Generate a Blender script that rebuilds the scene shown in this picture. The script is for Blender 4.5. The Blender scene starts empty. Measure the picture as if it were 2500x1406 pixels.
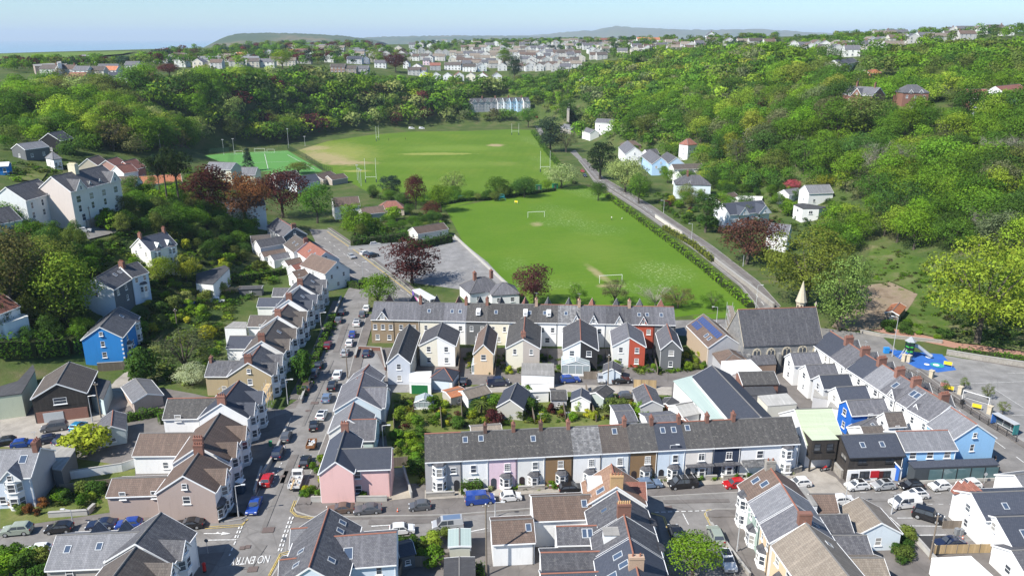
import bpy,math,random
import numpy as np
from mathutils import Matrix,Vector
# camera, sky, sun, exposure
S = bpy.context.scene
F,PITCH,CAMZ = 1900.0,math.radians(17.74),73.0
cam = bpy.data.objects.new('camera', bpy.data.cameras.new('camera'))
S.collection.objects.link(cam)
cam.location = (0,0,CAMZ)
cam.rotation_euler = (math.pi / 2 - PITCH,0,0)
cam.data.sensor_width = 36.0
cam.data.lens = F / 2500 * 36.0
cam.data.clip_start = 1.0
cam.data.clip_end = 90000.0
S.camera = cam
SUN_EL, SUN_DIR = math.radians(46), (-0.83, -0.56)          # where the sun stands, seen from above
W = bpy.data.worlds.new('World'); S.world = W; W.use_nodes = True
wn = W.node_tree.nodes; wl = W.node_tree.links
sky = wn.new('ShaderNodeTexSky'); sky.sky_type = 'NISHITA'; sky.sun_disc = False
sky.sun_elevation = SUN_EL; sky.sun_rotation = math.atan2(SUN_DIR[0],SUN_DIR[1])
sky.altitude = 60; sky.air_density = 1.0; sky.dust_density = 0.1; sky.ozone_density = 3.0
tint = wn.new('ShaderNodeMix'); tint.data_type = 'RGBA'; tint.blend_type = 'MULTIPLY'; tint.inputs[0].default_value = 1.0; tint.inputs[7].default_value = (0.68, 0.86, 1.0, 1)
wl.new(sky.outputs[0], tint.inputs[6]); wl.new(tint.outputs[2], wn['Background'].inputs[0]); wn['Background'].inputs[1].default_value = 0.094
sl = bpy.data.lights.new('sun', 'SUN'); sl.energy = 5.0; sl.angle = math.radians(0.53); sl.color = (1.0, 0.955, 0.88)
so = bpy.data.objects.new('sun', sl); S.collection.objects.link(so)
sv = Vector((SUN_DIR[0],SUN_DIR[1],0)).normalized() * math.cos(SUN_EL) + Vector((0,0,math.sin(SUN_EL)))
so.rotation_euler = sv.to_track_quat('Z', 'Y').to_euler(); so.location = (-200, -60, 300)
S.view_settings.view_transform = 'Standard'; S.view_settings.look = 'None'
S.view_settings.exposure = 0.72; S.view_settings.gamma = 1.0; S.view_settings.use_curve_mapping = False
S.cycles.max_bounces = 5; S.cycles.diffuse_bounces = 2; S.cycles.glossy_bounces = 2
S.cycles.transmission_bounces = 3; S.cycles.transparent_max_bounces = 4; S.cycles.use_denoising = True
S.cycles.caustics_reflective = False; S.cycles.caustics_refractive = False
COL = S.collection
PI = math.pi
rnd = random.Random(11)
# pixel <-> place
CP,SP = math.cos(PITCH),math.sin(PITCH)
def ray(u,v):
 a = (u - 1250) / F; b = (703 - v) / F
 return a,CP + b * SP,-SP + b * CP
def P(u,v,z=0.0):
 d = ray(u,v); t = (z - CAMZ) / d[2]
 return d[0] * t,d[1] * t
def at_dist(u,v,Y):
 d = ray(u,v); t = Y / d[1]
 return d[0] * t,Y,CAMZ + d[2] * t
def to_px(x,y,z):
 dz = z - CAMZ; de = y * CP - dz * SP
 return 1250 + F * x / de,703 - F * (y * SP + dz * CP) / de
# terrain height
_cp = [(180,520,226),(40,560,215),(370,640,205),(100,360,330),(280,400,330),(300,470,270),(450,480,300),(560,520,275),
 (600,420,380),(700,450,400),(270,880,158),(280,750,190),(40,820,150),(120,650,190),(300,200,560),(100,170,700),
 (550,170,700),(700,170,760),(160,340,360),(350,300,480),(850,165,820),(1100,200,800),(1100,150,1000),(1250,110,1400),
 (1220,265,760),(1350,180,800),(1400,240,720),(1490,320,540),(1700,330,480),(1560,400,470),(1690,490,360),(1990,490,340),
 (2100,600,270),(2110,250,390),(2200,300,370),(2450,240,400),(2380,820,190),(2300,650,225),(2480,650,215),(2500,750,185),
 (2050,160,560),(2300,110,680),(1800,165,620),(1950,150,600),(1650,120,900),(1500,110,1100),(1450,160,900),(1600,250,650),
 (2480,78,800),(20,137,1500),(300,131,1600),(700,112,1600),(1000,112,1800)]
_pts = [at_dist(*c) for c in _cp] + [(-100,520,8),(175,270,14),(0,3000,50),(1500,3000,60),(1500,1000,80),(600,600,68),(800,200,60),
 (-800,300,52),(-600,800,46),(-1000,1300,43),(-1250,2000,-40),(-750,2500,-40),(-2500,2500,-60),(-3000,1000,-40),(3000,3000,60),
 (0,420,0),(0,250,0),(60,300,0),(-60,160,0),(0,600,0),(-1500,2000,-40),(-300,2600,20),(-900,200,50),(300,100,10),(-220,90,22),(-300,150,40),(230,150,22)]
def _tps_fit(pts):
 A = np.array(pts,float); X = A[:,:2] / 400.0; n = len(A)
 r = np.linalg.norm(X[:,None] - X[None],axis=2)
 K = r                                                      # linear radial basis: no overshoot
 M = np.zeros((n + 1,n + 1)); M[:n,:n] = K - 0.02 * np.eye(n); M[:n,n] = 1; M[n,:n] = 1
 c = np.linalg.solve(M,np.append(A[:,2],0)); return X,c
_TX,_TC = _tps_fit(_pts)
VALLEY = np.array([(-135,40),(-128,130),(-100,150),(-78,178),(-74,215),(-84,290),(-100,345),(-118,420),(-215,500),(-180,560),(-150,640),(-60,690),
 (20,700),(42,640),(62,520),(86,400),(108,320),(112,250),(112,205),(128,180),(140,140),(150,40)],float)
def _poly_dist(x,y,poly=VALLEY):
 x = np.asarray(x,float); y = np.asarray(y,float)
 ins = np.zeros(x.shape,bool); d2 = np.full(x.shape,1e18)
 n = len(poly)
 for i in range(n):
  ax,ay = poly[i]; bx,by = poly[(i + 1) % n]
  cond = ((ay > y) != (by > y)) & (x < (bx - ax) * (y - ay) / (by - ay + 1e-12) + ax)
  ins ^= cond
  ex,ey = bx - ax,by - ay
  t = np.clip(((x - ax) * ex + (y - ay) * ey) / (ex * ex + ey * ey),0,1)
  d2 = np.minimum(d2,(x - ax - t * ex) ** 2 + (y - ay - t * ey) ** 2)
 return np.where(ins,0.0,np.sqrt(d2))
def HT(x,y):
 x = np.asarray(x,float); y = np.asarray(y,float); sh = x.shape
 xf = x.ravel(); yf = y.ravel(); out = np.zeros(xf.shape)
 for k in range(0,len(xf),20000):
  q = np.stack([xf[k:k+20000],yf[k:k+20000]],1) / 400.0
  r = np.linalg.norm(q[:,None] - _TX[None],axis=2)
  out[k:k+20000] = r @ _TC[:-1] + _TC[-1]
 d = _poly_dist(xf,yf); t = np.clip(d / 38.0,0,1); t = t * t * (3 - 2 * t)
 return (np.where(yf < 1300,np.maximum(out,0),out) * t).reshape(sh)
_GX0,_GY0,_GS = -900.0,30.0,5.0
_gz = HT(*np.meshgrid(np.arange(_GX0,1000,_GS),np.arange(_GY0,1700,_GS)))
def HF(x,y):
 """fast height from the grid"""
 a = (np.asarray(x,float) - _GX0) / _GS; b = (np.asarray(y,float) - _GY0) / _GS
 a = np.clip(a,0,_gz.shape[1] - 1.001); b = np.clip(b,0,_gz.shape[0] - 1.001)
 i = a.astype(int); j = b.astype(int); a = a - i; b = b - j
 return (_gz[j,i]*(1-a) + _gz[j,i+1]*a)*(1-b) + (_gz[j+1,i]*(1-a) + _gz[j+1,i+1]*a)*b
def hz(x,y):
 if _GX0 < x < 990 and _GY0 < y < 1690: return float(HF(x,y))
 return float(HT(np.array([x]),np.array([y]))[0])
def G(u,v,dz=0.0):
 """ground point seen at a pixel (first hit of the ray with the land raised by dz)"""
 d = ray(u,v); t = 60.0; prev = 60.0
 ts = np.concatenate([np.arange(70,1000,4.0),np.arange(1000,4000,15.0)])
 zz = CAMZ + d[2] * ts - HF(d[0] * ts,d[1] * ts) - dz
 if not (zz <= 0).any() or d[1] * ts[np.argmax(zz <= 0)] > 1600: zz = CAMZ + d[2] * ts - HT(d[0] * ts,d[1] * ts) - dz
 k = np.where(zz <= 0)[0]
 if len(k) == 0: t = 3000.0
 elif k[0] == 0: t = ts[0]
 else:
  a,b = ts[k[0]-1],ts[k[0]]; za,zb = zz[k[0]-1],zz[k[0]]
  t = a + (b - a) * za / (za - zb)
 return d[0] * t,d[1] * t,CAMZ + d[2] * t - dz
# materials
MATS = {}
def _nt(name):
 m = bpy.data.materials.new(name); m.use_nodes = True
 nt = m.node_tree; return m, nt, nt.nodes, nt.links, nt.nodes['Principled BSDF']
def _noise(n,l,vec,scale,detail=4,rough=0.6):
 t = n.new('ShaderNodeTexNoise'); t.inputs['Scale'].default_value = scale; t.inputs['Detail'].default_value = detail
 t.inputs['Roughness'].default_value = rough
 if vec is not None: l.new(vec, t.inputs['Vector'])
 return t
def _ramp(n,l,fac,stops):
 r = n.new('ShaderNodeValToRGB'); e = r.color_ramp.elements
 while len(e) < len(stops): e.new(0.5)
 for k,(p,c) in enumerate(stops):
  e[k].position = p; e[k].color = (*c,1) if len(c) == 3 else c
 l.new(fac,r.inputs[0]); return r
def _mix(n, l, fac, a, b, mode='MIX'):
 m = n.new('ShaderNodeMix'); m.data_type = 'RGBA'; m.blend_type = mode
 for s,v in ((m.inputs[0],fac),(m.inputs[6],a),(m.inputs[7],b)):
  if hasattr(v, 'is_output'): l.new(v, s)
  elif isinstance(v,(int,float)): s.default_value = v
  else: s.default_value = (*v,1)
 return m.outputs[2]
def _math(n,l,op,a,b=0.0,c=None):
 m = n.new('ShaderNodeMath'); m.operation = op
 for k,v in enumerate((a,b) if c is None else (a,b,c)):
  if hasattr(v, 'is_output'): l.new(v, m.inputs[k])
  else: m.inputs[k].default_value = v
 return m.outputs[0]
def _bump(n,l,b,h,strength,dist):
 k = n.new('ShaderNodeBump'); k.inputs['Strength'].default_value = strength; k.inputs['Distance'].default_value = dist
 l.new(h, k.inputs['Height']); l.new(k.outputs[0], b.inputs['Normal'])
def sc(c,k): return tuple(min(1,max(0,x * k)) for x in c)
def mat(key,c,rough=0.7,spec=0.3,metal=0.0,var=0.12,nscale=1.5,fine=0.0):
 """plain painted / plain solid surface with slight unevenness"""
 if key in MATS: return MATS[key]
 m,nt,n,l,b = _nt(key)
 tc = n.new('ShaderNodeTexCoord')
 if var:
  a = _noise(n, l, tc.outputs['Object'], nscale, 5)
  col = _mix(n,l,a.outputs[0],sc(c,1 - var),sc(c,1 + var))
  l.new(col, b.inputs['Base Color'])
 else: b.inputs['Base Color'].default_value = (*c, 1)
 b.inputs['Roughness'].default_value = rough; b.inputs['Specular IOR Level'].default_value = spec; b.inputs['Metallic'].default_value = metal
 MATS[key] = m; return m
def render_mat(c,pebble=0.0,dirt=0.42):
 """rendered house wall: faint weather streaks, stains with their own shape"""
 key = 'render_%03d_%03d_%03d_%d' % (c[0]*255, c[1]*255, c[2]*255, pebble*100)
 if key in MATS: return MATS[key]
 m, nt, n, l, b = _nt(key); tc = n.new('ShaderNodeTexCoord')
 mp = n.new('ShaderNodeMapping'); l.new(tc.outputs['Object'], mp.inputs[0]); mp.inputs['Scale'].default_value = (1.1, 1.1, 0.22)
 s = _noise(n,l,mp.outputs[0],1.6,6,0.65)
 r = _ramp(n,l,s.outputs[0],[(0.52,(0,0,0)),(0.78,(1,1,1))])
 col = _mix(n, l, _math(n, l, 'MULTIPLY', r.outputs[0], dirt), c, sc(c, 0.62))
 b2 = _noise(n, l, tc.outputs['Object'], 0.5, 3)
 col = _mix(n, l, _math(n, l, 'MULTIPLY', b2.outputs[0], .5), col, sc(c, 0.88))
 if pebble:
  f = _noise(n, l, tc.outputs['Object'], 14, 2); col = _mix(n, l, _math(n, l, 'MULTIPLY', f.outputs[0], pebble), col, sc(c, 0.35))
 l.new(col, b.inputs['Base Color']); b.inputs['Roughness'].default_value = 0.85; b.inputs['Specular IOR Level'].default_value = 0.2
 f2 = _noise(n, l, tc.outputs['Object'], 22, 2); _bump(n, l, b, f2.outputs[0], 0.25, 0.02)
 MATS[key] = m; return m
def roof_mat(key,c1,c2,lichen=(0.3,0.3,0.26),lam=0.2,tw=0.3,th=0.22,joint=0.55,bump=0.5,patch=0.72,streak=0.4):
 """slates or tiles laid in courses (uv in metres), per-slate tone, lichen blotches"""
 if key in MATS: return MATS[key]
 m, nt, n, l, b = _nt(key); uv = n.new('ShaderNodeUVMap'); tc = n.new('ShaderNodeTexCoord'); oi = n.new('ShaderNodeObjectInfo')
 br = n.new('ShaderNodeTexBrick'); l.new(uv.outputs[0], br.inputs['Vector'])
 br.inputs['Scale'].default_value = 1; br.inputs['Brick Width'].default_value = tw; br.inputs['Row Height'].default_value = th
 br.inputs['Mortar Size'].default_value = 0.02; br.inputs['Mortar Smooth'].default_value = 0.3
 br.inputs['Color1'].default_value = (*c1, 1); br.inputs['Color2'].default_value = (*c2, 1); br.inputs['Mortar'].default_value = (*sc(c1, joint), 1)
 add = n.new('ShaderNodeVectorMath'); add.operation = 'ADD'; l.new(tc.outputs['Object'], add.inputs[0])
 cx = n.new('ShaderNodeCombineXYZ'); l.new(_math(n, l, 'MULTIPLY', oi.outputs['Random'], 90), cx.inputs[0]); l.new(cx.outputs[0], add.inputs[1])
 a = _noise(n,l,add.outputs[0],0.45,5,0.7)
 col = _mix(n, l, _math(n, l, 'MULTIPLY', a.outputs[0], patch), br.outputs[0], sc(c1, 0.55))
 mp = n.new('ShaderNodeMapping'); l.new(uv.outputs[0], mp.inputs[0]); mp.inputs['Scale'].default_value = (1.7, 0.16, 1)
 st = _noise(n,l,mp.outputs[0],1.0,4); sr = _ramp(n,l,st.outputs[0],[(0.5,(0,0,0)),(0.75,(1,1,1))])
 col = _mix(n, l, _math(n, l, 'MULTIPLY', sr.outputs[0], streak), col, sc(c2, 1.5))
 li = _noise(n,l,add.outputs[0],2.6,6,0.75); lr = _ramp(n,l,li.outputs[0],[(0.56,(0,0,0)),(0.70,(1,1,1))])
 col = _mix(n, l, _math(n, l, 'MULTIPLY', lr.outputs[0], lam), col, lichen)
 hs = n.new('ShaderNodeHueSaturation'); l.new(col, hs.inputs['Color'])
 l.new(_math(n, l, 'MULTIPLY_ADD', oi.outputs['Random'], 0.35, 0.83), hs.inputs['Value'])
 l.new(hs.outputs[0], b.inputs['Base Color']); b.inputs['Roughness'].default_value = 0.7; b.inputs['Specular IOR Level'].default_value = 0.25
 _bump(n, l, b, br.outputs['Fac'], -bump, 0.03)
 MATS[key] = m; return m
ROOF = dict(
 slate=roof_mat('roof_slate', (0.075,0.075,0.085), (0.14,0.14,0.15), lam=0.4),
 slate_light=roof_mat('roof_slate_light', (0.17,0.175,0.19), (0.235,0.235,0.25), lam=0.2, tw=0.36, th=0.26),
 slate_new=roof_mat('roof_slate_new', (0.055,0.063,0.085), (0.07,0.078,0.10), lam=0.05, patch=0.2, streak=0.12),
 slate_mossy=roof_mat('roof_slate_mossy', (0.062,0.06,0.06), (0.10,0.095,0.09), lichen=(0.30,0.29,0.25), lam=0.55, patch=0.6),
 slate_patchy=roof_mat('roof_slate_patchy', (0.10,0.10,0.105), (0.27,0.27,0.27), lichen=(0.12,0.10,0.07), lam=0.5, tw=0.5, th=0.28),
 slate_grey=roof_mat('roof_slate_grey', (0.115,0.115,0.13), (0.185,0.185,0.20), lam=0.3),
 tile_brown=roof_mat('roof_tile_brown', (0.135,0.098,0.08), (0.175,0.125,0.10), lam=0.2, tw=0.35, th=0.36, joint=0.35, bump=0.9),
 tile_dark=roof_mat('roof_tile_dark', (0.10,0.085,0.078), (0.135,0.115,0.10), lam=0.3, tw=0.35, th=0.36, joint=0.4, bump=0.9),
 tile_tan=roof_mat('roof_tile_tan', (0.25,0.15,0.10), (0.33,0.21,0.15), lam=0.2, tw=0.35, th=0.40, joint=0.4, bump=0.9),
 tile_red=roof_mat('roof_tile_red', (0.24,0.10,0.075), (0.30,0.135,0.10), lam=0.25, tw=0.35, th=0.36, joint=0.45, bump=0.9),
 tile_orange=roof_mat('roof_tile_orange', (0.42,0.16,0.08), (0.52,0.22,0.12), lam=0.15, tw=0.35, th=0.36, joint=0.5, bump=0.9),
 tile_beige=roof_mat('roof_tile_beige', (0.22,0.185,0.15), (0.28,0.24,0.195), lam=0.3, tw=0.35, th=0.34, joint=0.5, bump=0.7),
 asbestos=roof_mat('roof_corrugated_pale', (0.50,0.49,0.46), (0.54,0.53,0.50), lichen=(0.25,0.24,0.22), lam=0.3, tw=9, th=0.25, joint=0.75),
 mint=roof_mat('roof_corrugated_mint', (0.34,0.42,0.40), (0.38,0.46,0.43), lam=0.0, tw=9, th=0.4, joint=0.8, patch=0.15, streak=0.1),
 green=roof_mat('roof_corrugated_green', (0.40,0.45,0.32), (0.44,0.49,0.36), lam=0.0, tw=9, th=0.3, joint=0.75, patch=0.15, streak=0.1),
 felt=roof_mat('roof_felt', (0.30,0.29,0.27), (0.36,0.35,0.33), lichen=(0.12,0.11,0.10), lam=0.5, tw=6, th=1.0, joint=0.8, bump=0.1),
 felt_dark=roof_mat('roof_felt_dark', (0.075,0.075,0.08), (0.09,0.09,0.095), lam=0.2, tw=6, th=1.0, joint=0.8, bump=0.1),
 white=roof_mat('roof_membrane_white', (0.72,0.72,0.69), (0.78,0.78,0.75), lichen=(0.45,0.44,0.40), lam=0.35, tw=6, th=1.2, joint=0.85, bump=0.1, patch=0.12, streak=0.05),
 rust=roof_mat('roof_rusty_sheet', (0.42,0.16,0.07), (0.34,0.14,0.08), lichen=(0.55,0.5,0.42), lam=0.35, tw=5, th=0.3, joint=0.7))
WHITE = (0.80,0.80,0.79); CREAM = (0.74,0.70,0.58); OFFW = (0.72,0.72,0.69); GREYR = (0.42,0.42,0.43)
MW = mat('white_paint', (0.80, 0.80, 0.79), 0.45, 0.4, var=0.03)
MGLASS = mat('window_glass', (0.055, 0.064, 0.078), 0.08, 0.7, var=0)
MCURT = mat('glass_with_curtain', (0.30, 0.29, 0.27), 0.12, 0.7, var=0.3, nscale=6)
MBLIND = mat('glass_with_blind', (0.13, 0.145, 0.16), 0.1, 0.7, var=0.3, nscale=3)
MBLACK = mat('black_plastic', (0.025, 0.025, 0.027), 0.5, 0.3, var=0)
MTERRA = mat('terracotta', (0.27, 0.12, 0.085), 0.8, 0.2, var=0.25, nscale=4)
MRIDGE = mat('grey_ridge_tile', (0.16, 0.155, 0.15), 0.8, 0.2, var=0.2, nscale=3)
MBRICK = roof_mat('brick_red', (0.20, 0.10, 0.075), (0.27, 0.145, 0.11), lam=0.3, tw=0.22, th=0.075, joint=1.3, bump=0.2, streak=0.1, patch=0.3)
def stone_mat(key,a,b_,mortar,scale=2.2):
 if key in MATS: return MATS[key]
 m, nt, n, l, b = _nt(key); tc = n.new('ShaderNodeTexCoord')
 v = n.new('ShaderNodeTexVoronoi'); v.inputs['Scale'].default_value = scale; l.new(tc.outputs['Object'], v.inputs['Vector'])
 v2 = n.new('ShaderNodeTexVoronoi'); v2.feature = 'DISTANCE_TO_EDGE'; v2.inputs['Scale'].default_value = scale; l.new(tc.outputs['Object'], v2.inputs['Vector'])
 col = _mix(n, l, v.outputs['Color'], a, b_); r = _ramp(n, l, v2.outputs[0], [(0.0, (1, 1, 1)), (0.08, (0, 0, 0))])
 col = _mix(n, l, r.outputs[0], col, mortar); l.new(col, b.inputs['Base Color']); b.inputs['Roughness'].default_value = 0.9
 _bump(n,l,b,v2.outputs[0],0.7,0.06); MATS[key] = m; return m
MSTONE = stone_mat('rubble_stone', (0.24, 0.22, 0.19), (0.36, 0.33, 0.29), (0.30, 0.29, 0.26))
MSTONED = stone_mat('church_stone', (0.15, 0.15, 0.155), (0.27, 0.265, 0.25), (0.24, 0.235, 0.22), 1.6)
MASHLAR = mat('pale_ashlar', (0.50, 0.44, 0.33), 0.85, 0.2, var=0.2, nscale=2)
MTIMBER = roof_mat('dark_timber', (0.045, 0.04, 0.037), (0.07, 0.06, 0.053), lam=0.1, tw=8, th=0.16, joint=0.5)
MFENCE = roof_mat('fence_boards_weathered', (0.23, 0.19, 0.15), (0.28, 0.235, 0.19), lam=0.15, tw=0.15, th=3, joint=0.5, bump=0.4)
MFENCEN = roof_mat('fence_boards_new', (0.50, 0.36, 0.19), (0.58, 0.43, 0.25), lam=0.0, tw=0.15, th=3, joint=0.55, bump=0.4)
MCONC = mat('concrete', (0.42, 0.41, 0.38), 0.85, 0.2, var=0.25, nscale=0.8)
MMETAL = mat('galvanised_steel', (0.55, 0.56, 0.57), 0.45, 0.5, 0.3, var=0.05)
MPOLE = mat('weathered_wood_pole', (0.20, 0.165, 0.13), 0.9, 0.1, var=0.3, nscale=4)
# mesh building
class MB:
 def __init__(s): s.v = []; s.f = []; s.m = []; s.uv = []
 def face(s,pts,m=0,uv=None):
  i = len(s.v); s.v += [tuple(p) for p in pts]; s.f.append(tuple(range(i,i + len(pts)))); s.m.append(m)
  if uv is None:
   p0 = Vector(pts[0]); ex = Vector(pts[1]) - p0
   nn = ex.cross(Vector(pts[-1]) - p0)
   if nn.length < 1e-9: uv = [(0,0)] * len(pts)
   else:
    nn.normalize()
    if abs(nn.z) > 0.98: ax,ay = Vector((1,0,0)),Vector((0,1,0))
    else:
     ax = Vector((-nn.y,nn.x,0)).normalized(); ay = nn.cross(ax)
    uv = [(Vector(p).dot(ax),Vector(p).dot(ay)) for p in pts]
  s.uv += uv
 def box(s,x0,x1,y0,y1,z0,z1,m=0,bottom=True):
  a = [(x0,y0,z0),(x1,y0,z0),(x1,y1,z0),(x0,y1,z0),(x0,y0,z1),(x1,y0,z1),(x1,y1,z1),(x0,y1,z1)]
  for f in ((0,1,5,4),(1,2,6,5),(2,3,7,6),(3,0,4,7),(4,5,6,7)) + (((3,2,1,0),) if bottom else ()):
   s.face([a[k] for k in f],m)
  return s
 def prism(s,poly,z0,z1,m=0,mt=None,bottom=False):
  n = len(poly); ar = sum(poly[i][0]*poly[(i+1)%n][1] - poly[(i+1)%n][0]*poly[i][1] for i in range(n))
  if ar < 0: poly = poly[::-1]
  for i in range(n):
   (ax,ay),(bx,by) = poly[i],poly[(i+1) % n]
   s.face([(ax,ay,z0),(bx,by,z0),(bx,by,z1),(ax,ay,z1)],m)
  s.face([(x,y,z1) for x,y in poly],m if mt is None else mt)
  if bottom: s.face([(x,y,z0) for x,y in poly[::-1]],m)
  return s
 def tube(s,p0,p1,r0,r1=None,n=8,m=0,cap=True):
  r1 = r0 if r1 is None else r1
  p0 = Vector(p0); p1 = Vector(p1); d = (p1 - p0)
  if d.length < 1e-6: return s
  d.normalize(); a = d.orthogonal().normalized(); b = d.cross(a)
  A = [p0 + (a*math.cos(2*PI*k/n) + b*math.sin(2*PI*k/n))*r0 for k in range(n)]
  B = [p1 + (a*math.cos(2*PI*k/n) + b*math.sin(2*PI*k/n))*r1 for k in range(n)]
  for k in range(n): s.face([A[k],A[(k+1)%n],B[(k+1)%n],B[k]],m,[(0,0)]*4)
  if cap:
   s.face(B,m,[(0,0)]*n); s.face(A[::-1],m,[(0,0)]*n)
  return s
 def mesh(s,name,mats):
  me = bpy.data.meshes.new(name); me.from_pydata(s.v,[],s.f)
  for m in mats: me.materials.append(m)
  if len(mats) > 1: me.polygons.foreach_set('material_index', s.m)
  ul = me.uv_layers.new(name='UVMap'); ul.data.foreach_set('uv', np.array(s.uv, np.float32).ravel())
  me.update(); return me
 def obj(s,name,mats,parent=None,M=None):
  if not isinstance(mats,(list,tuple)): mats = [mats]
  return link(name,s.mesh(name,mats),parent,M)
def link(name,me,parent=None,M=None):
 o = bpy.data.objects.new(name,me); COL.objects.link(o)
 if parent is not None: o.parent = parent
 if M is not None: o.matrix_local = M
 return o
def tag(o,label,cat,group=None,kind=None):
 o['label'] = label; o['category'] = cat
 if group: o['group'] = group
 if kind: o['kind'] = kind
 return o
def structure(o): o['kind'] = 'structure'; return o
def empty(name,x,y,z,rz=0.0):
 o = bpy.data.objects.new(name,None); COL.objects.link(o); o.empty_display_size = 0.5
 o.location = (x,y,z); o.rotation_euler = (0,0,rz); return o
def TM(x, y, z, rz=0.0): return Matrix.Translation((x, y, z)) @ Matrix.Rotation(rz, 4, 'Z')
def copy_tree(root):
 r = root.copy(); COL.objects.link(r)
 for ch in root.children:
  c = ch.copy(); COL.objects.link(c); c.parent = r
  for g in ch.children:
   d = g.copy(); COL.objects.link(d); d.parent = c
 return r
# ground, sea, far hills
def ground_mat():
 m, nt, n, l, b = _nt('ground_scrub_and_gardens'); tc = n.new('ShaderNodeTexCoord')
 a = _noise(n, l, tc.outputs['Object'], 0.09, 6, 0.65); c = _noise(n, l, tc.outputs['Object'], 1.1, 6, 0.7)
 r = _ramp(n,l,a.outputs[0],[(0.30,(0.05,0.085,0.022)),(0.48,(0.08,0.12,0.03)),(0.60,(0.12,0.135,0.05)),(0.72,(0.18,0.155,0.09))])
 col = _mix(n, l, _math(n, l, 'MULTIPLY', c.outputs[0], 0.6), r.outputs[0], (0.025,0.04,0.012))
 l.new(col, b.inputs['Base Color']); b.inputs['Roughness'].default_value = 0.95; b.inputs['Specular IOR Level'].default_value = 0.1
 _bump(n,l,b,c.outputs[0],0.6,0.3); return m
def ax(segs):
 out = []
 for a,b_,st in segs: out += list(np.arange(a,b_,st))
 return np.array(out + [segs[-1][1]])
gx = ax([(-6000,-2000,500),(-2000,-800,60),(-800,-260,12),(-260,300,6),(300,900,15),(900,2000,60),(2000,6000,500)])
gy = ax([(-300,40,40),(40,420,6),(420,1000,10),(1000,2000,30),(2000,3600,100)])
X,Y = np.meshgrid(gx,gy); Z = HT(X,Y)
fall = np.clip((Y - 2600) / 900,0,1); Z = Z * (1 - fall) - 60 * fall
V = np.stack([X.ravel(),Y.ravel(),Z.ravel()],1); nx = len(gx); ny = len(gy)
ii = (np.arange(ny - 1)[:,None] * nx + np.arange(nx - 1)[None]).ravel()
FQ = np.stack([ii,ii + 1,ii + 1 + nx,ii + nx],1)
me = bpy.data.meshes.new('ground'); me.from_pydata(V.tolist(), [], FQ.tolist()); me.materials.append(ground_mat())
me.polygons.foreach_set('use_smooth', [True] * len(me.polygons))
structure(link('ground', me))
def sea_mat():
 m, nt, n, l, b = _nt('sea_water'); tc = n.new('ShaderNodeTexCoord')
 a = _noise(n, l, tc.outputs['Object'], 0.004, 4)
 l.new(_mix(n, l, a.outputs[0], (0.16,0.27,0.34), (0.20,0.32,0.39)), b.inputs['Base Color']); b.inputs['Roughness'].default_value = 0.35
 w = _noise(n, l, tc.outputs['Object'], 0.05, 3); _bump(n, l, b, w.outputs[0], 0.3, 2.0); return m
s = MB(); n_ = 48
s.face([(42000*math.cos(2*PI*k/n_),42000*math.sin(2*PI*k/n_),-15) for k in range(n_)],0)
structure(s.obj('sea', sea_mat()))
def hill_mat(key,a_,b_,c_):
 m, nt, n, l, b = _nt(key); tc = n.new('ShaderNodeTexCoord')
 a = _noise(n, l, tc.outputs['Object'], 0.0035, 6, 0.6); c = _noise(n, l, tc.outputs['Object'], 0.02, 5, 0.7)
 r = _ramp(n, l, a.outputs[0], [(0.36, a_), (0.5, b_), (0.64, c_)]); l.new(_mix(n, l, _math(n, l, 'MULTIPLY', c.outputs[0], 0.8), r.outputs[0], (0.03,0.05,0.02)), b.inputs['Base Color'])
 b.inputs['Roughness'].default_value = 0.95; return m
HM1 = hill_mat('far_hill_moor', (0.06,0.09,0.03), (0.15,0.13,0.06), (0.12,0.15,0.05))
HM2 = hill_mat('far_headland_woods', (0.04,0.07,0.025), (0.06,0.09,0.03), (0.20,0.15,0.08))
def hill(name,prof,Yd,depth,m):
 """long hill: prof = skyline pixels (u,v) at distance Yd, falling off before and behind"""
 us = np.linspace(prof[0][0],prof[-1][0],90); vs = np.interp(us,[p[0] for p in prof],[p[1] for p in prof])
 rg = random.Random(int(Yd)); v = []; nn = 12
 for j in range(nn + 1):
  t = j / nn * 2 - 1
  for k in range(len(us)):
   x,y,z = at_dist(us[k],vs[k] + rg.uniform(-.5,.5),Yd)
   q = math.cos(t * PI / 2) ** 1.2
   v.append((x * (1 + t * depth / Yd * 0.5),Yd + t * depth,-25 + (z + 25) * q + rg.uniform(-1,1) * Yd * 0.0006 * q))
 f = [(j*90+k,j*90+k+1,(j+1)*90+k+1,(j+1)*90+k) for j in range(nn) for k in range(89)]
 me = bpy.data.meshes.new(name); me.from_pydata(v, [], f); me.materials.append(m); me.polygons.foreach_set('use_smooth', [True]*len(f)); structure(link(name, me))
hill('headland_hill', [(548,104),(560,97),(572,88),(590,83),(640,81),(700,82),(760,84),(820,87),(860,91),(900,97),(930,103)], 4200, 1300, HM2)
hill('moor_hill', [(1300,90),(1370,80),(1420,76),(1455,74),(1480,68),(1505,64),(1540,68),(1600,70),(1680,73),(1760,73),(1850,72),(1950,78),(2050,90)], 12000, 2500, HM1)
hill('low_hill', [(860,96),(900,92),(960,90),(1060,88),(1150,87),(1230,88),(1330,90),(1420,93)], 9000, 1600, HM2)
hill('far_ridge_hill', [(1180,92),(1330,84),(1430,80),(1600,78),(1800,76),(2000,80),(2300,90)], 16000, 2500, HM1)
far_field_px = [(0,152),(0,134),(150,130),(250,129),(345,127),(350,131),(250,140),(120,150)]
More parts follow.
